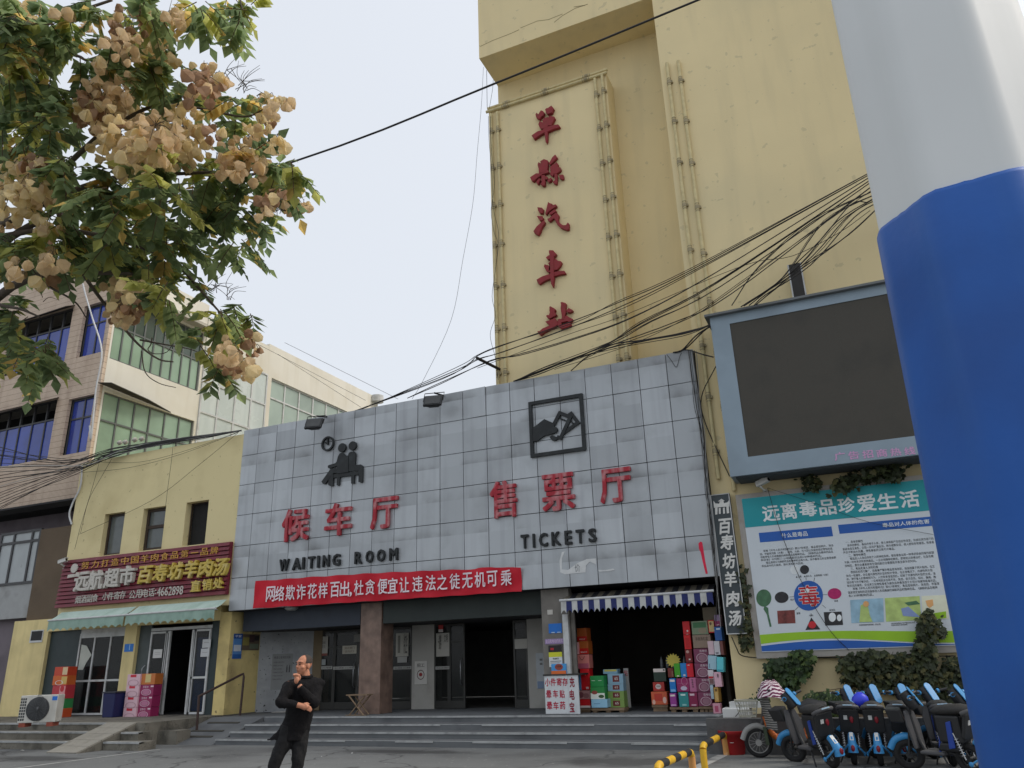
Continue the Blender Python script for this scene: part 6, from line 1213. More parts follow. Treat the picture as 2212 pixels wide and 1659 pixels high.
climber('shrub', 'low green shrubs growing in the planter behind the scooters', 'x', [(600, 640), (720, 610), (830, 625), (990, 640), (1010, 830), (830, 825), (640, 760)], 900, .09, 15.0, 16.6, grm, False, 6, 'shrub', seed=9)
climber('shrub', 'small dry plant beside the white blocks', 'x', [(205, 590), (250, 570), (290, 620), (280, 690), (130, 690), (110, 670), (210, 650)], 120, .08, 15.6, 16.2, grm, False, 3, 'shrub', seed=10)
# ------------------------------------------------------------------ the tree close on the left
tm_ = [leafmat('leaf_deep', S(112, 130, 92), .7), leafmat('leaf_green', S(136, 152, 104), .72), leafmat('leaf_lime', S(176, 178, 102), .72), leafmat('leaf_gold', S(206, 178, 106), .7)]
pm_ = [leafmat('pod_tan', S(234, 217, 174), .6, .12), leafmat('pod_pink', S(226, 204, 166), .6, .12), leafmat('pod_brown', S(176, 142, 110), .5, .2)]
tr_ = random.Random(21)
tree_base = CAM + ray(*V('v', -430, 1000))*4.9; tree_base.z = 0
tree = thing('golden_rain_tree', 'leafy tree with tan papery seed pods hanging over the upper left', 'tree', tree_base)
def dpt(z, x, y, d): return CAM + ray(*V(z, x, y))*d
lm, pmb, br_ = MB(), MB(), MB()
def leaflet_spray(c, size):
    """a pinnate leaf: a drooping rib with paired leaflets"""
    d = Vector((tr_.uniform(-1, 1), tr_.uniform(-1, 1), tr_.uniform(-.9, .35))).normalized(); L = size*tr_.uniform(.7, 1.2); s_ = d.cross(Vector((0, 0, 1))).normalized(); m = tr_.choices((0, 1, 2, 3), (4.5, 4.5, 1.8, .5))[0]
    prev = c
    for k in range(1, 7):
        t = k/6; p = c + d*(L*t) - Vector((0, 0, L*.35*t*t))
        for sg_ in (1, -1) if k < 6 else (0,):
            up = (d*.5 + s_*sg_*.9 + Vector((0, 0, -.35-.4*t))) if sg_ else d-Vector((0, 0, .4))
            nrm = up.cross(s_ if sg_ == 0 else d)*(1 if sg_ >= 0 else -1) + Vector((tr_.uniform(-.3, .3), tr_.uniform(-.3, .3), .2))
            leaf_poly(lm, p, nrm, up.normalized(), .082*tr_.uniform(.75, 1.25), m if tr_.random() < .85 else tr_.choice((0, 1, 2, 3)), False)
        prev = p
    br_.tube([c, c+d*(L*.5)-Vector((0, 0, L*.09)), c+d*L-Vector((0, 0, L*.35))], [.003, .0025, .0015], 4, 1)
def pod(c, m):
    """a papery three-winged bladder: three rounded wings standing out from one axis"""
    a = Vector((tr_.uniform(-.8, .8), tr_.uniform(-.8, .8), -1)).normalized(); u = a.orthogonal().normalized(); v = a.cross(u); r_ = .033*tr_.uniform(.7, 1.3); h_ = r_*1.75; ph = tr_.uniform(0, 6.28)
    for k in range(3):
        g = ph+k*2.094+tr_.uniform(-.25, .25); d1 = u*math.cos(g)+v*math.sin(g); d2 = u*math.cos(g+1.2)+v*math.sin(g+1.2); d3 = u*math.cos(g+2.0)+v*math.sin(g+2.0)
        vs = [c, c+a*(h_*.15)+d1*(r_*.6), c+a*(h_*.55)+d1*r_, c+a*(h_*.9)+d1*(r_*.55), c+a*(h_*1.08), c+a*(h_*.12)+d2*(r_*.24), c+a*(h_*.5)+d2*(r_*.34), c+a*(h_*.88)+d2*(r_*.2), c+a*(h_*.15)+d3*(r_*.55), c+a*(h_*.55)+d3*(r_*.95), c+a*(h_*.9)+d3*(r_*.52)]
        pmb.add(vs, [(0, 5, 1), (1, 5, 6, 2), (2, 6, 7, 3), (3, 7, 4), (0, 8, 5), (5, 8, 9, 6), (6, 9, 10, 7), (7, 10, 4)], m, False)
LB = [('t', q_) for q_ in [(60,90,120),(100,150,130),(250,200,120),(100,450,160),(150,620,180),(300,750,120),(100,870,150),(300,900,120),(450,800,100),(420,640,90),(650,250,60),(450,250,110),(750,400,100),(900,420,120),(1050,470,130),(1000,600,100),(1150,640,80),
 (1250,480,60),(1420,700,110),(1500,640,80),(1500,800,90),(1420,560,50),(1100,1150,150),(1300,1150,160),(1500,1150,150),(1700,1100,110),(1620,1020,80),(1780,1130,80),(1850,1110,90),(1880,1010,40),(900,1250,150),(700,1300,150),(500,1250,150),(450,1060,120),(350,1480,160),(600,1500,160),(850,1500,170),(1100,1450,170),(1350,1350,160),(1550,1350,130),
 (1660,1430,80),(1540,1550,60),(1600,1600,40),(950,60,100),(800,90,80),(620,60,90),(700,300,50),(1240,50,60),(1290,110,60),(1330,40,60),(1350,160,45),(1480,20,60),(1560,70,50),(1545,150,40),(1610,30,30),(50,1550,100),(200,1600,100),(200,1000,120),(650,1150,120),(1200,1000,90),(1420,1000,80),(980,30,60),(400,130,110),(520,420,70),(260,420,120),(120,300,120)]]
LB += [('a', q_) for q_ in [(100,550,120),(150,700,150),(300,800,120),(60,900,90),(270,1000,50),(200,880,110),(800,90,150),(1100,140,150),(1400,110,170),(1300,290,150),(1520,400,60),(1100,340,130),(1700,90,60),(1640,620,100),(1730,700,90),(1560,800,110),(1650,930,80),(1640,1030,50),(1880,650,50),(1800,560,60),(700,180,120),(300,120,140),(120,90,120),(1250,440,110),(900,200,140),(500,60,120)]]
for z, (x, y, r_) in LB:
    sc_ = ZN[z][2]*KS; rv = r_/sc_; n_ = max(2, int(rv*rv/190)+1); d0 = tr_.uniform(4.1, 5.4)
    for i in range(n_):
        a, q_ = tr_.uniform(0, 6.28), math.sqrt(tr_.random())*r_*.8
        leaflet_spray(dpt(z, x+q_*math.cos(a), y+q_*math.sin(a), d0+tr_.uniform(-.2, .2)*rv/40), .175)
PB = [('t', q_) for q_ in [(700,540,110),(640,680,110),(850,660,110),(760,900,110),(900,980,110),(1000,860,120),(1180,880,120),(1300,540,80),(1310,430,40),(1150,760,90),(1420,490,45),(1650,640,50),(1760,700,50),(1760,640,40),(1660,800,55),(1600,900,70),(1720,960,60),(1530,1010,90),(1620,1050,70),(860,140,90),(860,230,80),(1110,90,55),(1020,330,100),(820,280,80),(180,60,60),(30,30,50),(570,160,40),(170,380,70),(270,310,50),(410,70,30),
 (120,1080,90),(220,1050,70),(310,1100,60),(180,1150,60),(80,1260,90),(270,1230,80),(340,1280,50),(50,1380,60),(170,1370,50),(310,1440,50),(1890,1230,36),(1900,1310,45),(1955,1300,25),(1770,1250,50),(1730,1340,40),(870,1080,80),(1840,650,28),(1740,760,30),(680,740,90),(1100,950,90),(1000,170,60),(950,120,50),(1780,900,36),(1400,840,40),(640,380,30),(960,280,60),(1080,1000,70)]]
PB += [('a', q_) for q_ in [(960,560,90),(1050,560,60),(920,600,50),(880,380,70),(1000,400,60),(400,190,70),(330,110,50),(140,250,60),(100,310,60),(430,350,28),(300,360,30),(820,440,50),(1740,860,60),(1780,960,70),(1830,1010,60),(1720,1040,45),(1900,800,60),(1920,880,40),(1930,1030,30),(1690,980,35)]]
for z, (x, y, r_) in PB:
    sc_ = ZN[z][2]*KS; rv = r_/sc_; n_ = max(6, int(rv*rv/27)); d0 = tr_.uniform(4.0, 5.1); c0 = dpt(z, x, y-r_*.5, d0+.05); bias = tr_.choices((0, 1, 2), (5, 4, 1.2 if z == 't' else 5))[0]
    for i in range(n_):
        a, q_ = tr_.uniform(0, 6.28), (tr_.random()**.62)*r_*1.6
        p = dpt(z, x+q_*math.cos(a), y+q_*math.sin(a)*.85, d0+tr_.uniform(-.35, .35)); pod(p, bias if tr_.random() < .7 else tr_.choice((0, 1)))
        if i % 3 == 0: br_.tube([c0, c0.lerp(p, .5)+Vector((0, 0, .02)), p], .002, 4, 1)
def limb(z, pts, r0_, r1_, d0=4.8, d1=4.6):
    n_ = len(pts); q_ = smooth([dpt(z, x, y, d0+(d1-d0)*i/(n_-1)) for i, (x, y) in enumerate(pts)]); k = len(q_); br_.tube(q_, [r0_+(r1_-r0_)*i/(k-1) for i in range(k)], 8, 0); return q_[0]
roots = [limb('a', [(440, -180), (500, 20), (560, 130), (570, 250), (640, 300), (820, 310), (1000, 315)], .02, .01), limb('a', [(560, 240), (610, 290), (700, 420), (820, 580), (950, 740), (1060, 860), (1200, 960), (1310, 980)], .014, .004),
 limb('a', [(-200, 480), (0, 550), (150, 580), (300, 640)], .014, .005), limb('a', [(-150, 130), (150, 200), (340, 390), (560, 520), (660, 660)], .012, .003), limb('t', [(-200, 210), (0, 190), (250, 150), (450, 90), (720, 0)], .013, .008),
 limb('t', [(-150, 420), (100, 470), (330, 560), (500, 600), (700, 615)], .016, .006), limb('t', [(-100, 1250), (300, 1150), (550, 950), (680, 830), (800, 770), (1000, 680), (1250, 690), (1560, 750), (1700, 700)], .02, .004), limb('t', [(-100, 260), (300, 320), (500, 360), (560, 385), (690, 340)], .012, .006),
 limb('t', [(-100, 1500), (300, 1300), (700, 1150), (1100, 1120), (1500, 1100), (1850, 1080)], .022, .004), limb('a', [(-150, 60), (400, -20), (900, 60), (1300, 220), (1500, 420), (1640, 580), (1700, 640)], .018, .004), limb('t', [(-100, -80), (400, -60), (900, -30), (1250, -20), (1500, -60), (1560, 60)], .016, .004)]
limb('a', [(1060, 815), (1250, 850), (1420, 880), (1560, 930)], .006, .002); limb('a', [(1070, 900), (1100, 1060), (1200, 1140), (1330, 1175)], .004, .002); limb('a', [(1150, 800), (1140, 850), (1120, 890), (1180, 920), (1280, 890), (1340, 720)], .004, .002); limb('a', [(1650, 600), (1720, 750), (1850, 820), (1940, 800)], .005, .002)
for i in range(60):                                       # bare twigs sticking out of the outline
    z, x, y = tr_.choice([('t', 1450, 480), ('t', 1550, 560), ('a', 1700, 480), ('a', 1600, 420), ('t', 1800, 1350), ('t', 1100, 150), ('t', 500, 520), ('a', 300, 500)]); a = tr_.uniform(-1.9, .4); L = tr_.uniform(80, 190)
    limb(z, [(x+tr_.uniform(-40, 40), y+tr_.uniform(-40, 40)), (x+L*.5*math.cos(a), y+L*.5*math.sin(a)), (x+L*math.cos(a+.2), y+L*math.sin(a+.2))], .0022, .001, 4.6, 4.6)
fork = tree_base+Vector((.05, .05, 3.0))
br_.tube([tree_base-Vector((0, 0, .05)), tree_base+Vector((.03, 0, 1.2)), tree_base+Vector((0, .04, 2.2)), fork], [.15, .125, .11, .1], 12, 0)
for q_ in roots: br_.tube(smooth([fork-Vector((0, 0, tr_.uniform(.1, .9))), fork.lerp(q_, .3)+Vector((tr_.uniform(-.2, .2), tr_.uniform(-.25, .25), tr_.uniform(-.1, .25))), fork.lerp(q_, .7)+Vector((tr_.uniform(-.12, .12), tr_.uniform(-.15, .15), tr_.uniform(0, .2))), q_]), [.05-.032*i/15 for i in range(16)], 8, 0)
br_.build('trunk', [M('bark', S(92, 84, 76), .9, .2, 12, .5, 40), M('twig', S(92, 76, 56), .8, .2, 12)], tree)
lm.build('crown', tm_, tree); pmb.build('seed_pod_clumps', pm_, tree)
# ------------------------------------------------------------------ the man
def fuse(mb, vox, name, mats, parent=None, smooth_it=2, **k):
    """overlapping limbs and masses fused into one continuous surface"""
    o = mb.build(name, mats, parent, smooth=True, **k)
    r_ = o.modifiers.new('fuse', 'REMESH'); r_.mode = 'VOXEL'; r_.voxel_size = vox; r_.use_smooth_shade = True
    if name in ('coat', 'trousers'):
        tx = bpy.data.textures.new('folds', 'CLOUDS'); tx.noise_scale = .1; tx.noise_depth = 3
        d_ = o.modifiers.new('folds', 'DISPLACE'); d_.texture = tx; d_.strength = .035; d_.mid_level = .72; d_.texture_coords = 'LOCAL'
    if smooth_it:
        s_ = o.modifiers.new('even', 'SMOOTH'); s_.iterations = smooth_it; s_.factor = .5
    return o
MD = 10.5
mr = ray(*V('v', 645, 1500)); mf = Vector((mr.x, mr.y, 0)).normalized(); mx = Vector((mf.y, -mf.x, 0)); MP = Vector((0, 0, 0)) + mf*MD
def ml(px_, pz_, dep=0.0):                                  # figure space: right of the picture, up, away from the viewer (metres)
    return MP + mx*px_ + Vector((0, 0, pz_)) + mf*dep
def chain(mb, pts, m=0, n=12): mb.tube(smooth([p[0] for p in pts], 4) if len(pts) > 2 else [p[0] for p in pts], [x for x in np.interp(np.linspace(0, len(pts)-1, (len(pts)-1)*4+1 if len(pts) > 2 else len(pts)), range(len(pts)), [p[1] for p in pts])], n, m)
skin = M('skin', S(186, 128, 100), .5, .08, 14, dirt=(S(170, 104, 84), .5, 9))
cloth = M('coat_black', S(22, 21, 23), .9, .2, 8, .5, 45, spec=.2); cloth2 = M('trousers_black', S(18, 18, 20), .85, .15, 8, .2, 60); hairm = M('hair_dark', S(62, 54, 50), .85, .35, 60)
HX, HZ = .045, 1.63
b = MB()
FD = Vector((-.80, -.60, 0))                                # the way the face looks: to the left, half towards us
def hd(f, s_, u): 
    F_ = mx*FD.x + mf*FD.y; S_ = mx*(-FD.y) + mf*FD.x       # face forward, face's own left-right axis
    F_ = F_.normalized(); S_ = Vector((0, 0, 1)).cross(F_)
    return ml(HX, HZ) + F_*f + S_*s_ + Vector((0, 0, u))
TH = Matrix.Identity(4); F_ = (mx*FD.x + mf*FD.y).normalized(); S_ = Vector((0, 0, 1)).cross(F_); c0 = ml(HX, HZ)
TH = Matrix(((F_.x, S_.x, 0, c0.x), (F_.y, S_.y, 0, c0.y), (0, 0, 1, c0.z), (0, 0, 0, 1)))
E_ = lambda c, r_: b.ell(c, r_, 0, 16, 10, TH)
E_((-.012, 0, .03), (.098, .078, .092)); E_((.03, 0, -.03), (.066, .064, .078)); E_((.05, 0, -.08), (.034, .04, .03)); E_((.062, 0, .042), (.034, .058, .02))
E_((.098, 0, -.012), (.02, .015, .017)); E_((.09, 0, .012), (.014, .011, .03)); E_((.086, 0, -.045), (.014, .024, .008)); E_((.084, 0, -.058), (.014, .022, .009))
for sg_ in (1, -1): E_((-.012, .079*sg_, -.012), (.022, .012, .034)); E_((.05, .046*sg_, -.022), (.03, .024, .026)); E_((.095, .012*sg_, -.018), (.01, .009, .009))
chain(b, [(ml(.05, 1.57, .01), .062), (ml(.065, 1.5, .02), .064), (ml(.075, 1.42, .03), .085)])
chain(b, [(ml(.06, 1.42, .02), .1), (ml(.05, 1.25, .02), .1), (ml(.03, 1.05, .02), .1), (ml(-.01, .95, .02), .1)])
for sg_ in (-1, 1):
    kx, ax_ = (-.215, -.235) if sg_ < 0 else (.015, .02)
    chain(b, [(ml(-.02+.07*sg_, .93, .02), .07), (ml(-.05+.1*sg_, .74, .0), .065), (ml(kx+.02*sg_, .53, -.03), .05), (ml((kx+ax_)/2, .32, .0), .045), (ml(ax_, .1, .02), .038)])
# arm with the hand at the chin (on the viewer's right) and the arm folded under it
SHR, ELR, WRR = ml(.215, 1.41, .03), ml(.19, 1.2, -.17), ml(.0, 1.405, -.22)
SHL, ELL, WRL = ml(-.11, 1.42, -.02), ml(-.2, 1.225, -.2), ml(.02, 1.185, -.25)
chain(b, [(SHR, .058), (ELR, .046)]); chain(b, [(ELR, .046), (WRR, .031)]); chain(b, [(SHL, .058), (ELL, .046)]); chain(b, [(ELL, .046), (WRL, .031)])
# hand at the chin : palm up, fingers folded under the lip, thumb along the jaw
hc = ml(-.035, 1.468, -.225); b.ell(hc, (.032, .022, .045))
for i, (dx, L) in enumerate(((-.026, .06), (-.011, .066), (.005, .062), (.019, .05))):
    k0 = hc+mx*dx+Vector((0, 0, .038)); k1 = k0+mx*-.008-mf*.02+Vector((0, 0, .022)); k2 = k1+mf*.03+Vector((0, 0, .008)); k3 = k2+mf*.015-Vector((0, 0, .02)); b.tube([k0, k1, k2, k3], [.0105, .0098, .009, .0075], 8)
b.tube([hc+mx*.03+Vector((0, 0, -.005)), hc+mx*.045+Vector((0, 0, .03)), hc+mx*.03+Vector((0, 0, .065))], [.012, .011, .008], 8)
# lower hand : laid over the sleeve, fingers slightly apart
h2 = ml(.075, 1.168, -.275); ax = (mx*.9+Vector((0, 0, -.32))+mf*.1).normalized()
b.tube([WRL, h2+ax*.02], [.03, .036], 10); b.ell(h2, (.05, .02, .036))
for i, (dz, L) in enumerate(((.024, .055), (.008, .064), (-.008, .062), (-.024, .048))):
    k0 = h2+ax*.03+Vector((0, 0, dz)); k1 = k0+ax*(L*.5)-mf*.008; k2 = k0+ax*L+mf*.004-Vector((0, 0, .01)); b.tube([k0, k1, k2], [.0102, .0095, .0075], 8)
b.tube([h2-ax*.01+Vector((0, 0, .03)), h2+ax*.03+Vector((0, 0, .05)), h2+ax*.06+Vector((0, 0, .046))], [.012, .0105, .008], 8)
man = fuse(b, .006, 'person', [skin], None, 2, loc=MP, label='man in black coat with one hand at his chin, looking left', cat='person')
# hair : close cropped, high forehead
b = MB(); rows = []
for i in range(9):
    a = -.1 + i*.205
    for j in range(25):
        g0 = math.radians(60+12*math.sin(math.pi*i/8)-22*(i/8)**2); g = g0 + (2*math.pi-2*g0)*j/24
        f = Vector((.1*math.cos(a)*math.cos(g)-.016, .0815*math.cos(a)*math.sin(g), .096*math.sin(a)+.031))
        if i == 0: f.z += .012*abs(math.cos(g))
        rows.append(TH @ f)
b.add(rows, [(i*25+j, i*25+j+1, (i+1)*25+j+1, (i+1)*25+j) for i in range(8) for j in range(24)], 0, True); b.build('hair', hairm, man)
for sg_ in (1, -1):
    b = MB(); b.ell((.089, .032*sg_, .012), (.006, .014, .006), 0, 10, 6, TH); b.build('eye', M('eye_dark', S(30, 24, 24), .3), man)
    b = MB(); b.ell((.093, .034*sg_, .034), (.006, .02, .005), 0, 10, 6, TH); b.build('eyebrow', hairm, man)
b = MB(); b.ell((.0965, 0, -.0515), (.005, .018, .0022), 0, 10, 6, TH); b.build('mouth', M('lip', S(120, 66, 60), .5), man)
# coat
b = MB()
b.ell((0, 0, 0), (.27, .15, .1), 0, 18, 10, Matrix.Translation(ml(.055, 1.405, .03)) @ Matrix(((mx.x, mf.x, 0, 0), (mx.y, mf.y, 0, 0), (0, 0, 1, 0), (0, 0, 0, 1))) @ Matrix.Rotation(R(-4), 4, 'Y'))
chain(b, [(ml(.07, 1.48, .02), .09), (ml(.06, 1.4, .02), .17), (ml(.055, 1.22, .02), .17), (ml(.02, 1.02, .03), .16), (ml(.0, .9, .03), .15)])
CT = Matrix(((mx.x, mf.x, 0, 0), (mx.y, mf.y, 0, 0), (0, 0, 1, 0), (0, 0, 0, 1)))
lv = [(1.3, .05, .2, .14), (1.15, .03, .178, .14), (1.0, .005, .17, .14), (.9, -.01, .17, .14), (.82, -.02, .17, .14), (.775, -.022, .165, .135)]
vs = []
for z_, cx_, rx_, ry_ in lv:
    for k_ in range(28):
        a = 2*math.pi*k_/28; fl = 1+.03*math.sin(5*a+z_*9)*(1.2-z_)*2
        x_ = cx_+rx_*fl*math.cos(a); dz_ = 0
        if z_ < .95 and math.cos(a) < -.75: x_ -= (.95-z_)*1.05*(-math.cos(a)-.75)/.25; dz_ = .03
        vs.append(ml(x_, z_+dz_*(1 if z_ < .8 else 0)+.012*math.sin(3*a), .03+ry_*fl*math.sin(a)))
n_ = 28; b.add(vs, [(i_*n_+(k_+1) % n_, i_*n_+k_, (i_+1)*n_+k_, (i_+1)*n_+(k_+1) % n_) for i_ in range(len(lv)-1) for k_ in range(n_)]+[tuple(range(n_)), tuple(range(len(vs)-1, len(vs)-n_-1, -1))])
chain(b, [(SHR, .08), (ELR+Vector((0, 0, -.01)), .072)]); chain(b, [(ELR, .07), (WRR-Vector((0, 0, .02)), .05)]); chain(b, [(SHL, .08), (ELL, .072)]); chain(b, [(ELL, .068), (WRL-mx*.02, .05)])
for p_ in (ELR, ELL): b.ell(p_, (.074, .074, .074))
coat = fuse(b, .011, 'coat', [cloth], man, 4)
b = MB(); b.torus(ml(.068, 1.5, .02), (.1, -.1, 1), .075, .022, 28, 10); b.build('collar', cloth, man)
b = MB()
for sg_, kx, ax_ in ((-1, -.215, -.235), (1, .015, .02)):
    chain(b, [(ml(-.02+.07*sg_, .95, .02), .105), (ml(-.05+.1*sg_, .74, .0), .1), (ml(kx+.02*sg_, .53, -.03), .078), (ml((kx+ax_)/2, .32, .0), .07), (ml(ax_, .13, .02), .072), (ml(ax_, .06, .02), .078)])
fuse(b, .012, 'trousers', [cloth2], man, 2)
for x in (-.235, .02):
    b = MB(); b.ell(ml(x-.05, .05, -.05), (.06, .06, .05)); chain(b, [(ml(x, .06, .02), .05), (ml(x-.06, .045, -.07), .045), (ml(x-.1, .04, -.13), .038)]); o = fuse(b, .012, 'shoe', [M('shoe_black', S(26, 26, 28), .35)], man, 1)
# ------------------------------------------------------------------ shared scooters
tyr = M('tyre', S(34, 34, 35), .85, .15, 12); rimm = M('rim_dark', S(60, 62, 64), .4, .1, 6, metal=.5); blk = M('plastic_black', S(40, 41, 43), .5, .12, 8); gry = M('plastic_grey', S(78, 78, 80), .55, .1, 8)
sky_b = M('plastic_sky_blue', S(60, 138, 194), .35, .06, 6, dirt=(S(50, 120, 176), .4, 5)); dblu = M('plastic_deep_blue', S(40, 70, 156), .4, .08, 6); rdl = M('lens_red', S(128, 26, 38), .25, .08, 10); wpl = M('plate_white', S(206, 208, 206), .5); chrome = M('spring_chrome', S(190, 192, 194), .25, .05, 8, metal=.8)
def wheel(parent, y, r_, mt_r=rimm):
    w_ = MB(); w_.torus((0, y, r_), (1, 0, 0), r_-.045, .047, 32, 10); o = w_.build('wheel', tyr, parent)
    w_ = MB(); w_.torus((0, y, r_), (1, 0, 0), r_-.092, .012, 28, 6); w_.tube([(-.06, y, r_), (.06, y, r_)], .045, 14)
    for i in range(6): a = i*math.pi/3; w_.tube([(0, y+.03*math.cos(a), r_+.03*math.sin(a)), (0, y+(r_-.09)*math.cos(a), r_+(r_-.09)*math.sin(a))], .012, 6)
    w_.build('rim', mt_r, o); return o
def scooter():
    t = thing('electric_scooter', 'shared scooter', 'electric scooter', (0, 0, 0), 'parked blue and black shared scooters')
    WR, WFY, WRY = .215, .47, -.47
    wheel(t, WRY, WR); wheel(t, WFY, WR)
    f = MB(); arc = [(0, WRY+(WR+.055)*math.cos(a), WR+(WR+.055)*math.sin(a)) for a in [R(x) for x in (118, 135, 152, 168, 182)]]
    f.tube(smooth(arc), [.048+.03*(i/20) for i in range(21)], 14); fe = f.build('rear_fender', sky_b, t)
    f = MB(); f.box(-.028, -.003, -.07, .028, .003, .07, 0, Matrix.Translation((0, WRY-.235, WR+.22)) @ Matrix.Rotation(R(-42), 4, 'X')); f.build('plate', wpl, fe)
    f = MB(); f.ell((0, WRY-.345, WR+.06), (.03, .02, .048)); f.build('tail_light', rdl, fe)
    for sg_ in (1, -1): f = MB(); f.tube([(.06*sg_, WRY-.28, WR+.1), (.13*sg_, WRY-.2, WR+.02), (.16*sg_, WRY-.12, WR-.03)], .014, 8); f.ell((.165*sg_, WRY-.1, WR-.04), (.02, .035, .035)); f.build('fender_stay', sky_b, t)
    f = MB(); f.prism([(-.15, -.66, .82), (-.15, -.56, .5), (-.11, -.55, .47), (.11, -.55, .47), (.15, -.56, .5), (.15, -.66, .82)], (0, .05, .01)); tb = f.build('tail_board', blk, t, bevel=.015)
    f = MB(); f.box(-.08, -.012, -.03, -.025, .0, .035, 0, Matrix.Translation((0, -.618, .7)) @ Matrix.Rotation(R(17), 4, 'X')); f.build('label_plate', wpl, tb)
    f = MB(); f.ell((.035, -.618, .68), (.03, .014, .062)); f.build('reflector', rdl, tb)
    f = MB(); f.tube([(0, -.66, .87), (0, -.5, .885), (0, -.3, .86), (0, -.16, .83), (0, -.08, .8)], [.1, .135, .135, .11, .07], 16); se = f.build('seat', M('seat_black', S(48, 47, 46), .6, .1, 12, .2, 60), t)
    for v in se.data.vertices: v.co.z = .85 + (v.co.z-.85)*.55
    f = MB(); f.tube([(-.15, -.6, .83), (-.14, -.69, .86), (0, -.72, .88), (.14, -.69, .86), (.15, -.6, .83)], .03, 10); gb_ = f.build('grab_rail', gry, t)
    f = MB(); f.box(-.07, -.755, .885, .07, -.745, .9); f.build('strip', M('reflect_pale', S(170, 200, 220), .3), gb_)
    f = MB(); f.box(-.1, -.5, .42, .1, -.12, .79); f.prism([(-.1, -.12, .42), (.1, -.12, .42), (.1, -.05, .3), (-.1, -.05, .3)], (0, -.35, 0)); f.build('battery_box', blk, t, bevel=.03)
    for sg_ in (1, -1): f = MB(); f.prism([(.1*sg_, -.36, .36), (.1*sg_, -.26, .34), (.1*sg_, -.3, .7), (.1*sg_, -.38, .72)], (.02*sg_, 0, 0)); f.build('side_panel', dblu, t, bevel=.008)
    for sg_ in (1, -1):
        f = MB()
        for i in range(7): f.torus((.105*sg_, WRY+.02+.008*i, .27+i*.035), (0, .22, 1), .026, .007, 14, 6)
        f.tube([(.105*sg_, WRY, WR), (.105*sg_, WRY+.1, .56)], .012, 8); f.build('shock_absorber', chrome, t)
    f = MB(); f.box(-.13, -.16, .24, .13, .22, .29); f.build('footboard', gry, t, bevel=.02)
    f = MB(); f.tube([(0, WRY, WR), (0, -.2, .27), (0, .2, .26), (0, .3, .45), (0, .34, .75)], .035, 10); f.build('frame', blk, t)
    f = MB(); f.prism([(-.12, .27, .3), (.12, .27, .3), (.14, .3, .62), (.1, .33, .82), (-.1, .33, .82), (-.14, .3, .62)], (0, .04, .01)); f.build('leg_shield', gry, t, bevel=.015)
    for sg_ in (1, -1): f = MB(); f.tube([(.06*sg_, WFY, WR), (.06*sg_, .4, .52), (.03*sg_, .36, .7)], .018, 8); f.build('fork', blk, t)
    f = MB(); f.tube(smooth([(0, WFY+(WR+.04)*math.cos(a), WR+(WR+.04)*math.sin(a)) for a in [R(x) for x in (20, 55, 95, 130)]]), [.05]*16, 12); f.build('front_fender', sky_b, t)
    f = MB(); f.prism([(-.12, .42, .66), (.12, .42, .66), (.15, .46, .86), (-.15, .46, .86)], (0, .2, .02)); f.build('basket', blk, t, bevel=.02)
    f = MB(); f.tube([(0, .34, .74), (0, .31, .98)], .028, 10); f.build('stem', blk, t)
    f = MB(); f.tube(smooth([(-.33, .2, 1.04), (-.2, .27, 1.02), (0, .31, .98), (.2, .27, 1.02), (.33, .2, 1.04)]), .014, 8); hb2 = f.build('handlebar', blk, t)
    for sg_ in (1, -1):
        f = MB(); f.tube([(.21*sg_, .265, 1.022), (.33*sg_, .2, 1.04)], .022, 10); f.build('grip', blk, hb2)
        f = MB(); f.tube([(.185*sg_, .275, 1.018), (.215*sg_, .262, 1.024)], .036, 12); f.build('collar', sky_b, hb2)
        f = MB(); f.tube([(.19*sg_, .3, 1.02), (.27*sg_, .3, 1.02), (.33*sg_, .26, 1.03)], .008, 6); f.build('brake_lever', chrome, hb2)
    Tp = Matrix.Translation((0, .255, .985)) @ Matrix.Rotation(R(60), 4, 'X')
    f = MB(); f.tube([Tp @ Vector((0, -.13, -.035)), Tp @ Vector((0, .0, -.045)), Tp @ Vector((0, .13, -.035))], [.075, .095, .075], 14); f.build('headstock_cover', blk, t)
    f = MB(); pts = [Tp @ Vector((.066*math.cos(a), (.1 if math.sin(a) > 0 else -.1)+.066*math.sin(a), .048)) for a in [2*math.pi*i/24 for i in range(24)]]; f.prism(pts, Tp.to_3x3() @ Vector((0, 0, .018))); f.build('display', sky_b, t, bevel=.006)
    Q = Matrix.Translation((0, .34, 0)) @ Matrix.Rotation(R(34), 4, 'Z') @ Matrix.Translation((0, -.34, 0))   # steering locked to the left
    todo = [c_ for c_ in t.children if c_.name.split('.')[0] in ('handlebar', 'display', 'headstock_cover', 'front_fender', 'fork', 'basket')] + [c_ for c_ in t.children if c_.name.startswith('wheel') and c_.data.vertices[0].co.y > 0]
    for c_ in todo:
        c_.data.transform(Q)
        for g_ in c_.children: g_.data.transform(Q)
    f = MB(); f.tube([(-.09, -.12, .24), (-.2, -.3, .01)], .012, 8); f.build('kickstand', blk, t)
    return t
proto = scooter(); used_ = False
def place(x, y, yaw, lean, label):
    global used_
    o = proto if not used_ else copy_tree(proto); used_ = True
    o.location = (x, y, 0); o.rotation_euler = (0, lean, yaw); o['label'] = label; return o
place(-1.1, 13.5, R(36), R(-11), 'shared scooter standing apart on its kickstand, angled beside the covered old bike')
place(-.6, 13.95, R(3), R(2), 'shared scooter in the tight row with the blue helmet on its seat')
place(-.22, 13.9, R(0), R(1), 'middle shared scooter of the tight row of three')
place(.17, 13.95, R(-4), R(1), 'shared scooter of the tight row next to the one turned sideways')
s5 = place(.55, 12.95, R(52), R(-5), 'shared scooter turned sideways with its front wheel pushed to the row')
place(.66, 14.0, R(8), R(-3), 'shared scooter standing straight behind the sideways one')
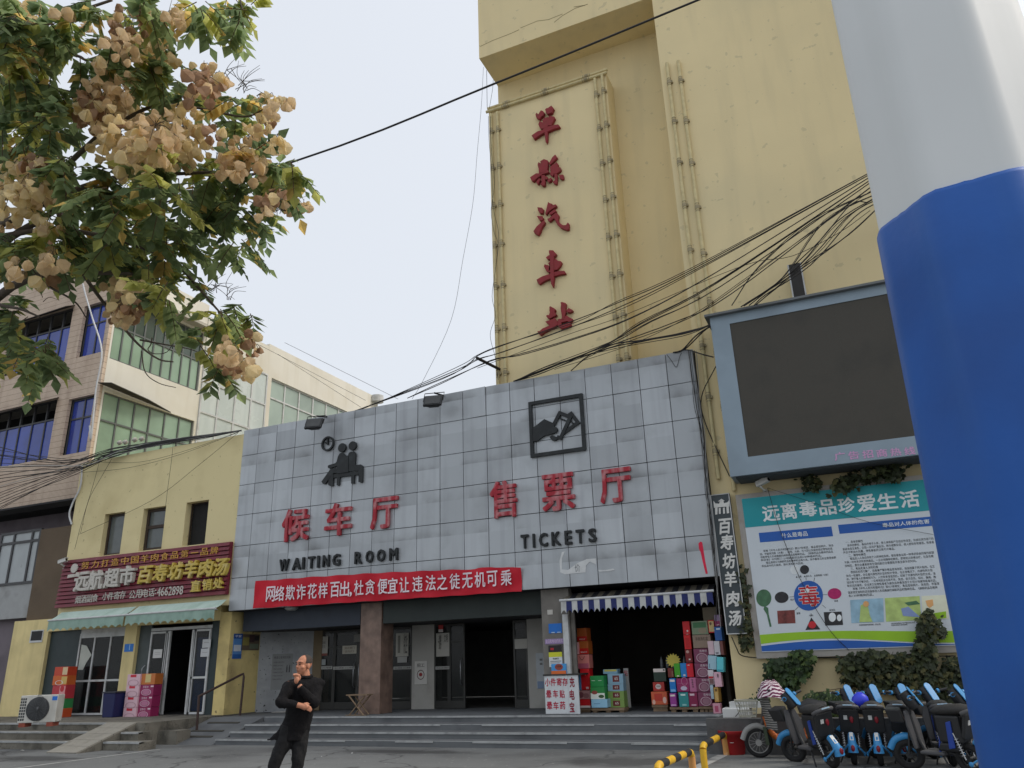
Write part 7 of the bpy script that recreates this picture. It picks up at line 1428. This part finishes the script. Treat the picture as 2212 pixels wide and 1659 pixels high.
s7 = place(1.12, 13.45, R(30), R(-4), 'shared scooter next to the pole carrying the framed white plate')
for o in bpy.data.objects:
    if o.name.startswith('electric_scooter'): o.scale = (.93, .93, .93)
# framed advert plate hung on the scooter next to the pole
ap = thing('advert_plate', 'white plate in a blue frame lettered in black, leaning among the scooters', 'advert plate', (1.1, 13.0, .3))
c = aY('y', 1790, 1120, 12.85); Tq = Matrix.Translation(c) @ Matrix.Rotation(R(8), 4, 'Z') @ Matrix.Rotation(R(9), 4, 'Y')
f = MB(); f.box(-.15, .0, -.24, .15, .025, .24, 0, Tq); f.build('frame', dblu, ap, bevel=.02)
f = MB(); f.box(-.12, -.003, -.205, .12, .0, .205, 0, Tq); pl_ = f.build('plate', wpl, ap)
for t_, u, v, w_, h_ in (('SHAN', -.075, .04, .15, .05), ('SHAN', -.06, -.005, .14, .042), ('单县', -.03, -.075, .12, .05)):
    f = MB(); f.text(t_, Tq @ Vector((u, -.004, v)), Tq.to_3x3() @ Vector((1, 0, 0)), Tq.to_3x3() @ Vector((0, 0, 1)), w_, h_, .002, 0, .02); f.build('lettering', M('ink_black', S(30, 32, 36), .6), pl_)
# blue helmet
hc_ = aY('y', 240, 500, 13.75); T = Matrix.Translation(hc_) @ Matrix.Rotation(R(40), 4, 'Y')
f = MB(); f.lathe([(.1, -.08), (.115, -.04), (.112, .02), (.092, .075), (.055, .105), (.0, .115)], T, 24); hl = f.build('helmet', M('helmet_blue', S(50, 64, 206), .35, .06, 6), label='bright blue helmet resting on a shared scooter', cat='helmet', loc=hc_)
f = MB(); f.ell((0, 0, .113), (.025, .025, .008), 0, 10, 6, T); f.build('vent', blk, hl)
# old orange bike under a cloth
ob = thing('old_moped', 'old orange moped with wire basket under a striped cloth', 'moped', (-1.75, 14.25, 0)); OY = R(100)
def ol(x, y, z): return Vector((-1.45, 14.3, 0)) + Matrix.Rotation(OY, 3, 'Z') @ Vector((x, y, z))
def owheel(y):
    f = MB(); c = ol(0, y, .225); ax_ = ol(1, y, .225)-c; f.torus(c, ax_, .19, .034, 32, 8); o = f.build('wheel', tyr, ob)
    f = MB(); f.torus(c, ax_, .155, .01, 28, 6); f.tube([c-ax_*.05, c+ax_*.05], .05, 14)
    d1 = Vector((0, 0, 1)); d2 = ax_.cross(d1)
    for i in range(14): a = i*2*math.pi/14; f.tube([c, c+(d1*math.cos(a)+d2*math.sin(a))*.155], .004, 5)
    f.build('rim', M('rim_alu', S(150, 150, 148), .35, .1, 6, metal=.6), o)
owheel(.56); owheel(-.52)
org = M('moped_orange', S(196, 104, 46), .5, .1, 6, dirt=(S(110, 60, 40), .6, 5))
f = MB(); f.tube([ol(0, .56, .225), ol(0, .44, .6), ol(0, .38, .98)], .03, 8); f.build('fork', gry, ob)
f = MB(); f.tube(smooth([ol(0, .56+.25*math.cos(R(a)), .225+.25*math.sin(R(a))) for a in (10, 50, 90, 130)]), .045, 10); f.build('mudguard', M('mudguard_grey', S(140, 140, 138), .4), ob)
f = MB(); f.tube(smooth([ol(0, .42, .62), ol(0, .3, .32), ol(0, -.1, .28), ol(0, -.3, .5), ol(0, -.52, .24)]), .05, 8); f.build('frame', org, ob)
f = MB(); f.box(-.14, -.2, .28, .14, .3, .34, 0, Matrix.Translation((-1.45, 14.3, 0)) @ Matrix.Rotation(OY, 4, 'Z')); f.build('footboard', org, ob, bevel=.02)
f = MB(); f.tube([ol(0, -.55, .72), ol(0, -.3, .76), ol(0, -.12, .72)], [.1, .12, .07], 12); f.build('seat', blk, ob)
f = MB(); f.tube(smooth([ol(-.3, .3, 1.02), ol(0, .4, 1.0), ol(.3, .3, 1.02)]), .016, 8); f.build('handlebar', blk, ob)
bk_ = MB(); bc = ol(0, .68, .62)
def bpt(u, v, t): s_ = .13+.05*t; return bc + Matrix.Rotation(OY, 3, 'Z') @ Vector((u*s_*1.25, v*s_, t*.24))
for t in (0, .33, .66, 1): bk_.tube([bpt(a, b_, t) for a, b_ in ((-1, -1), (1, -1), (1, 1), (-1, 1), (-1, -1))], .007 if t < 1 else .011, 5)
for i in range(9):
    u = -1+2*i/8
    for p_ in ((u, -1), (u, 1), (-1, u), (1, u)): bk_.tube([bpt(*p_, 0), bpt(*p_, 1)], .004, 4)
    bk_.tube([bpt(u, -1, 0), bpt(u, 1, 0)], .004, 4)
bk_.build('wire_basket', M('basket_wire', S(150, 150, 138), .5), ob)
f = MB(); nn_ = 14; vs = []
for j in range(11):
    for i in range(nn_+1):
        a = -1.1+2.2*i/nn_; t = j/10; wv_ = .02*math.sin(i*1.7+j*.6)
        q_ = ol(.2*math.sin(a)*(1.1+.2*t), .2+.26*math.cos(a)-.06*t+wv_, 1.04-.62*t+.02*math.sin(i*2.1)); vs.append(q_)
f.add(vs, [(j*(nn_+1)+i, j*(nn_+1)+i+1, (j+1)*(nn_+1)+i+1, (j+1)*(nn_+1)+i) for j in range(10) for i in range(nn_)], 0, True)
def bandmat(name, c1, c2, sc_, rot=(0, 0, 0), dist=0.0):
    m = M(name, c1, .85, .05, 5); n = m.node_tree.nodes; l = m.node_tree.links; w_ = n.new('ShaderNodeTexWave'); tc = n.new('ShaderNodeTexCoord'); mp = n.new('ShaderNodeMapping'); mp.inputs['Rotation'].default_value = rot
    w_.inputs['Scale'].default_value = sc_; w_.inputs['Distortion'].default_value = dist; w_.bands_direction = 'Z'; l.new(tc.outputs['Object'], mp.inputs[0]); l.new(mp.outputs[0], w_.inputs['Vector'])
    mr_ = n.new('ShaderNodeMapRange'); mr_.inputs['From Min'].default_value = .45; mr_.inputs['From Max'].default_value = .55; l.new(w_.outputs['Fac'], mr_.inputs['Value'])
    x = n.new('ShaderNodeMix'); x.data_type = 'RGBA'; b_ = n['Principled BSDF']; l.new(mr_.outputs[0], x.inputs[0]); l.new(b_.inputs['Base Color'].links[0].from_socket, x.inputs[6]); x.inputs[7].default_value = (*c2, 1); l.new(x.outputs[2], b_.inputs['Base Color']); return m
cl_o = f.build('rain_cover', bandmat('striped_cloth', S(70, 70, 70), S(150, 148, 144), 9.0), label='dark striped cloth hanging over the front of the old moped', cat='cloth', loc=ol(0, .45, .45))
f = MB(); vs = []
for j in range(7):
    for i in range(13): a = 2*math.pi*i/12; t = j/6; rr2 = .06+.22*t; vs.append(ol(rr2*math.cos(a)*1.2, .26+rr2*math.sin(a)*.95+.03*math.sin(3*a), 1.15-.24*t*t+.03*math.sin(5*a+j)))
f.add(vs, [(j*13+i, j*13+i+1, (j+1)*13+i+1, (j+1)*13+i) for j in range(6) for i in range(12)], 0, True)
f.build('cloth', bandmat('zebra_cloth', S(206, 196, 200), S(96, 30, 66), 6.0, (R(50), R(20), 0), 9.0), label='white and purple patterned cloth heaped on the moped handlebar', cat='cloth', loc=ol(0, .36, .95))
f = MB(); f.prism([ol(-.14, .4, .2), ol(.14, .4, .2), ol(.16, .42, .46), ol(-.16, .42, .46)], ol(0, .05, 0)-ol(0, 0, 0)); f.build('apron', M('apron_green', S(66, 76, 60), .85, .15, 6), ob)
# ------------------------------------------------------------------ litter on the ground
wl = M('litter_white', S(206, 206, 204), .8, .05, 8)
for i, (z, x, y) in enumerate((('c', 190, 1512), ('c', 420, 1492), ('e', 548, 1213), ('e', 755, 1206), ('e', 612, 1296), ('e', 820, 1272), ('j', 140, 918), ('j', 412, 925), ('j', 655, 922), ('j', 978, 922), ('j', 1100, 856), ('c', 2000, 1440), ('i', 320, 800), ('y', 670, 1615))):
    p = aZ(z, x, y, .01); r_ = .05 if i in (0, 2) else .025; rr2 = random.Random(i); f = MB()
    f.add([(p.x+r_*math.cos(k*1.05)*rr2.uniform(.5, 1.3), p.y+r_*math.sin(k*1.05)*rr2.uniform(.5, 1.3), .006+rr2.uniform(0, r_*.5)) for k in range(6)]+[(p.x, p.y, .012+r_*.4)], [(k, (k+1) % 6, 6) for k in range(6)])
    f.build('paper_scrap', wl, label='small scrap of white paper lying on the asphalt', cat='litter', group='paper scraps on the forecourt', loc=(p.x, p.y, 0))
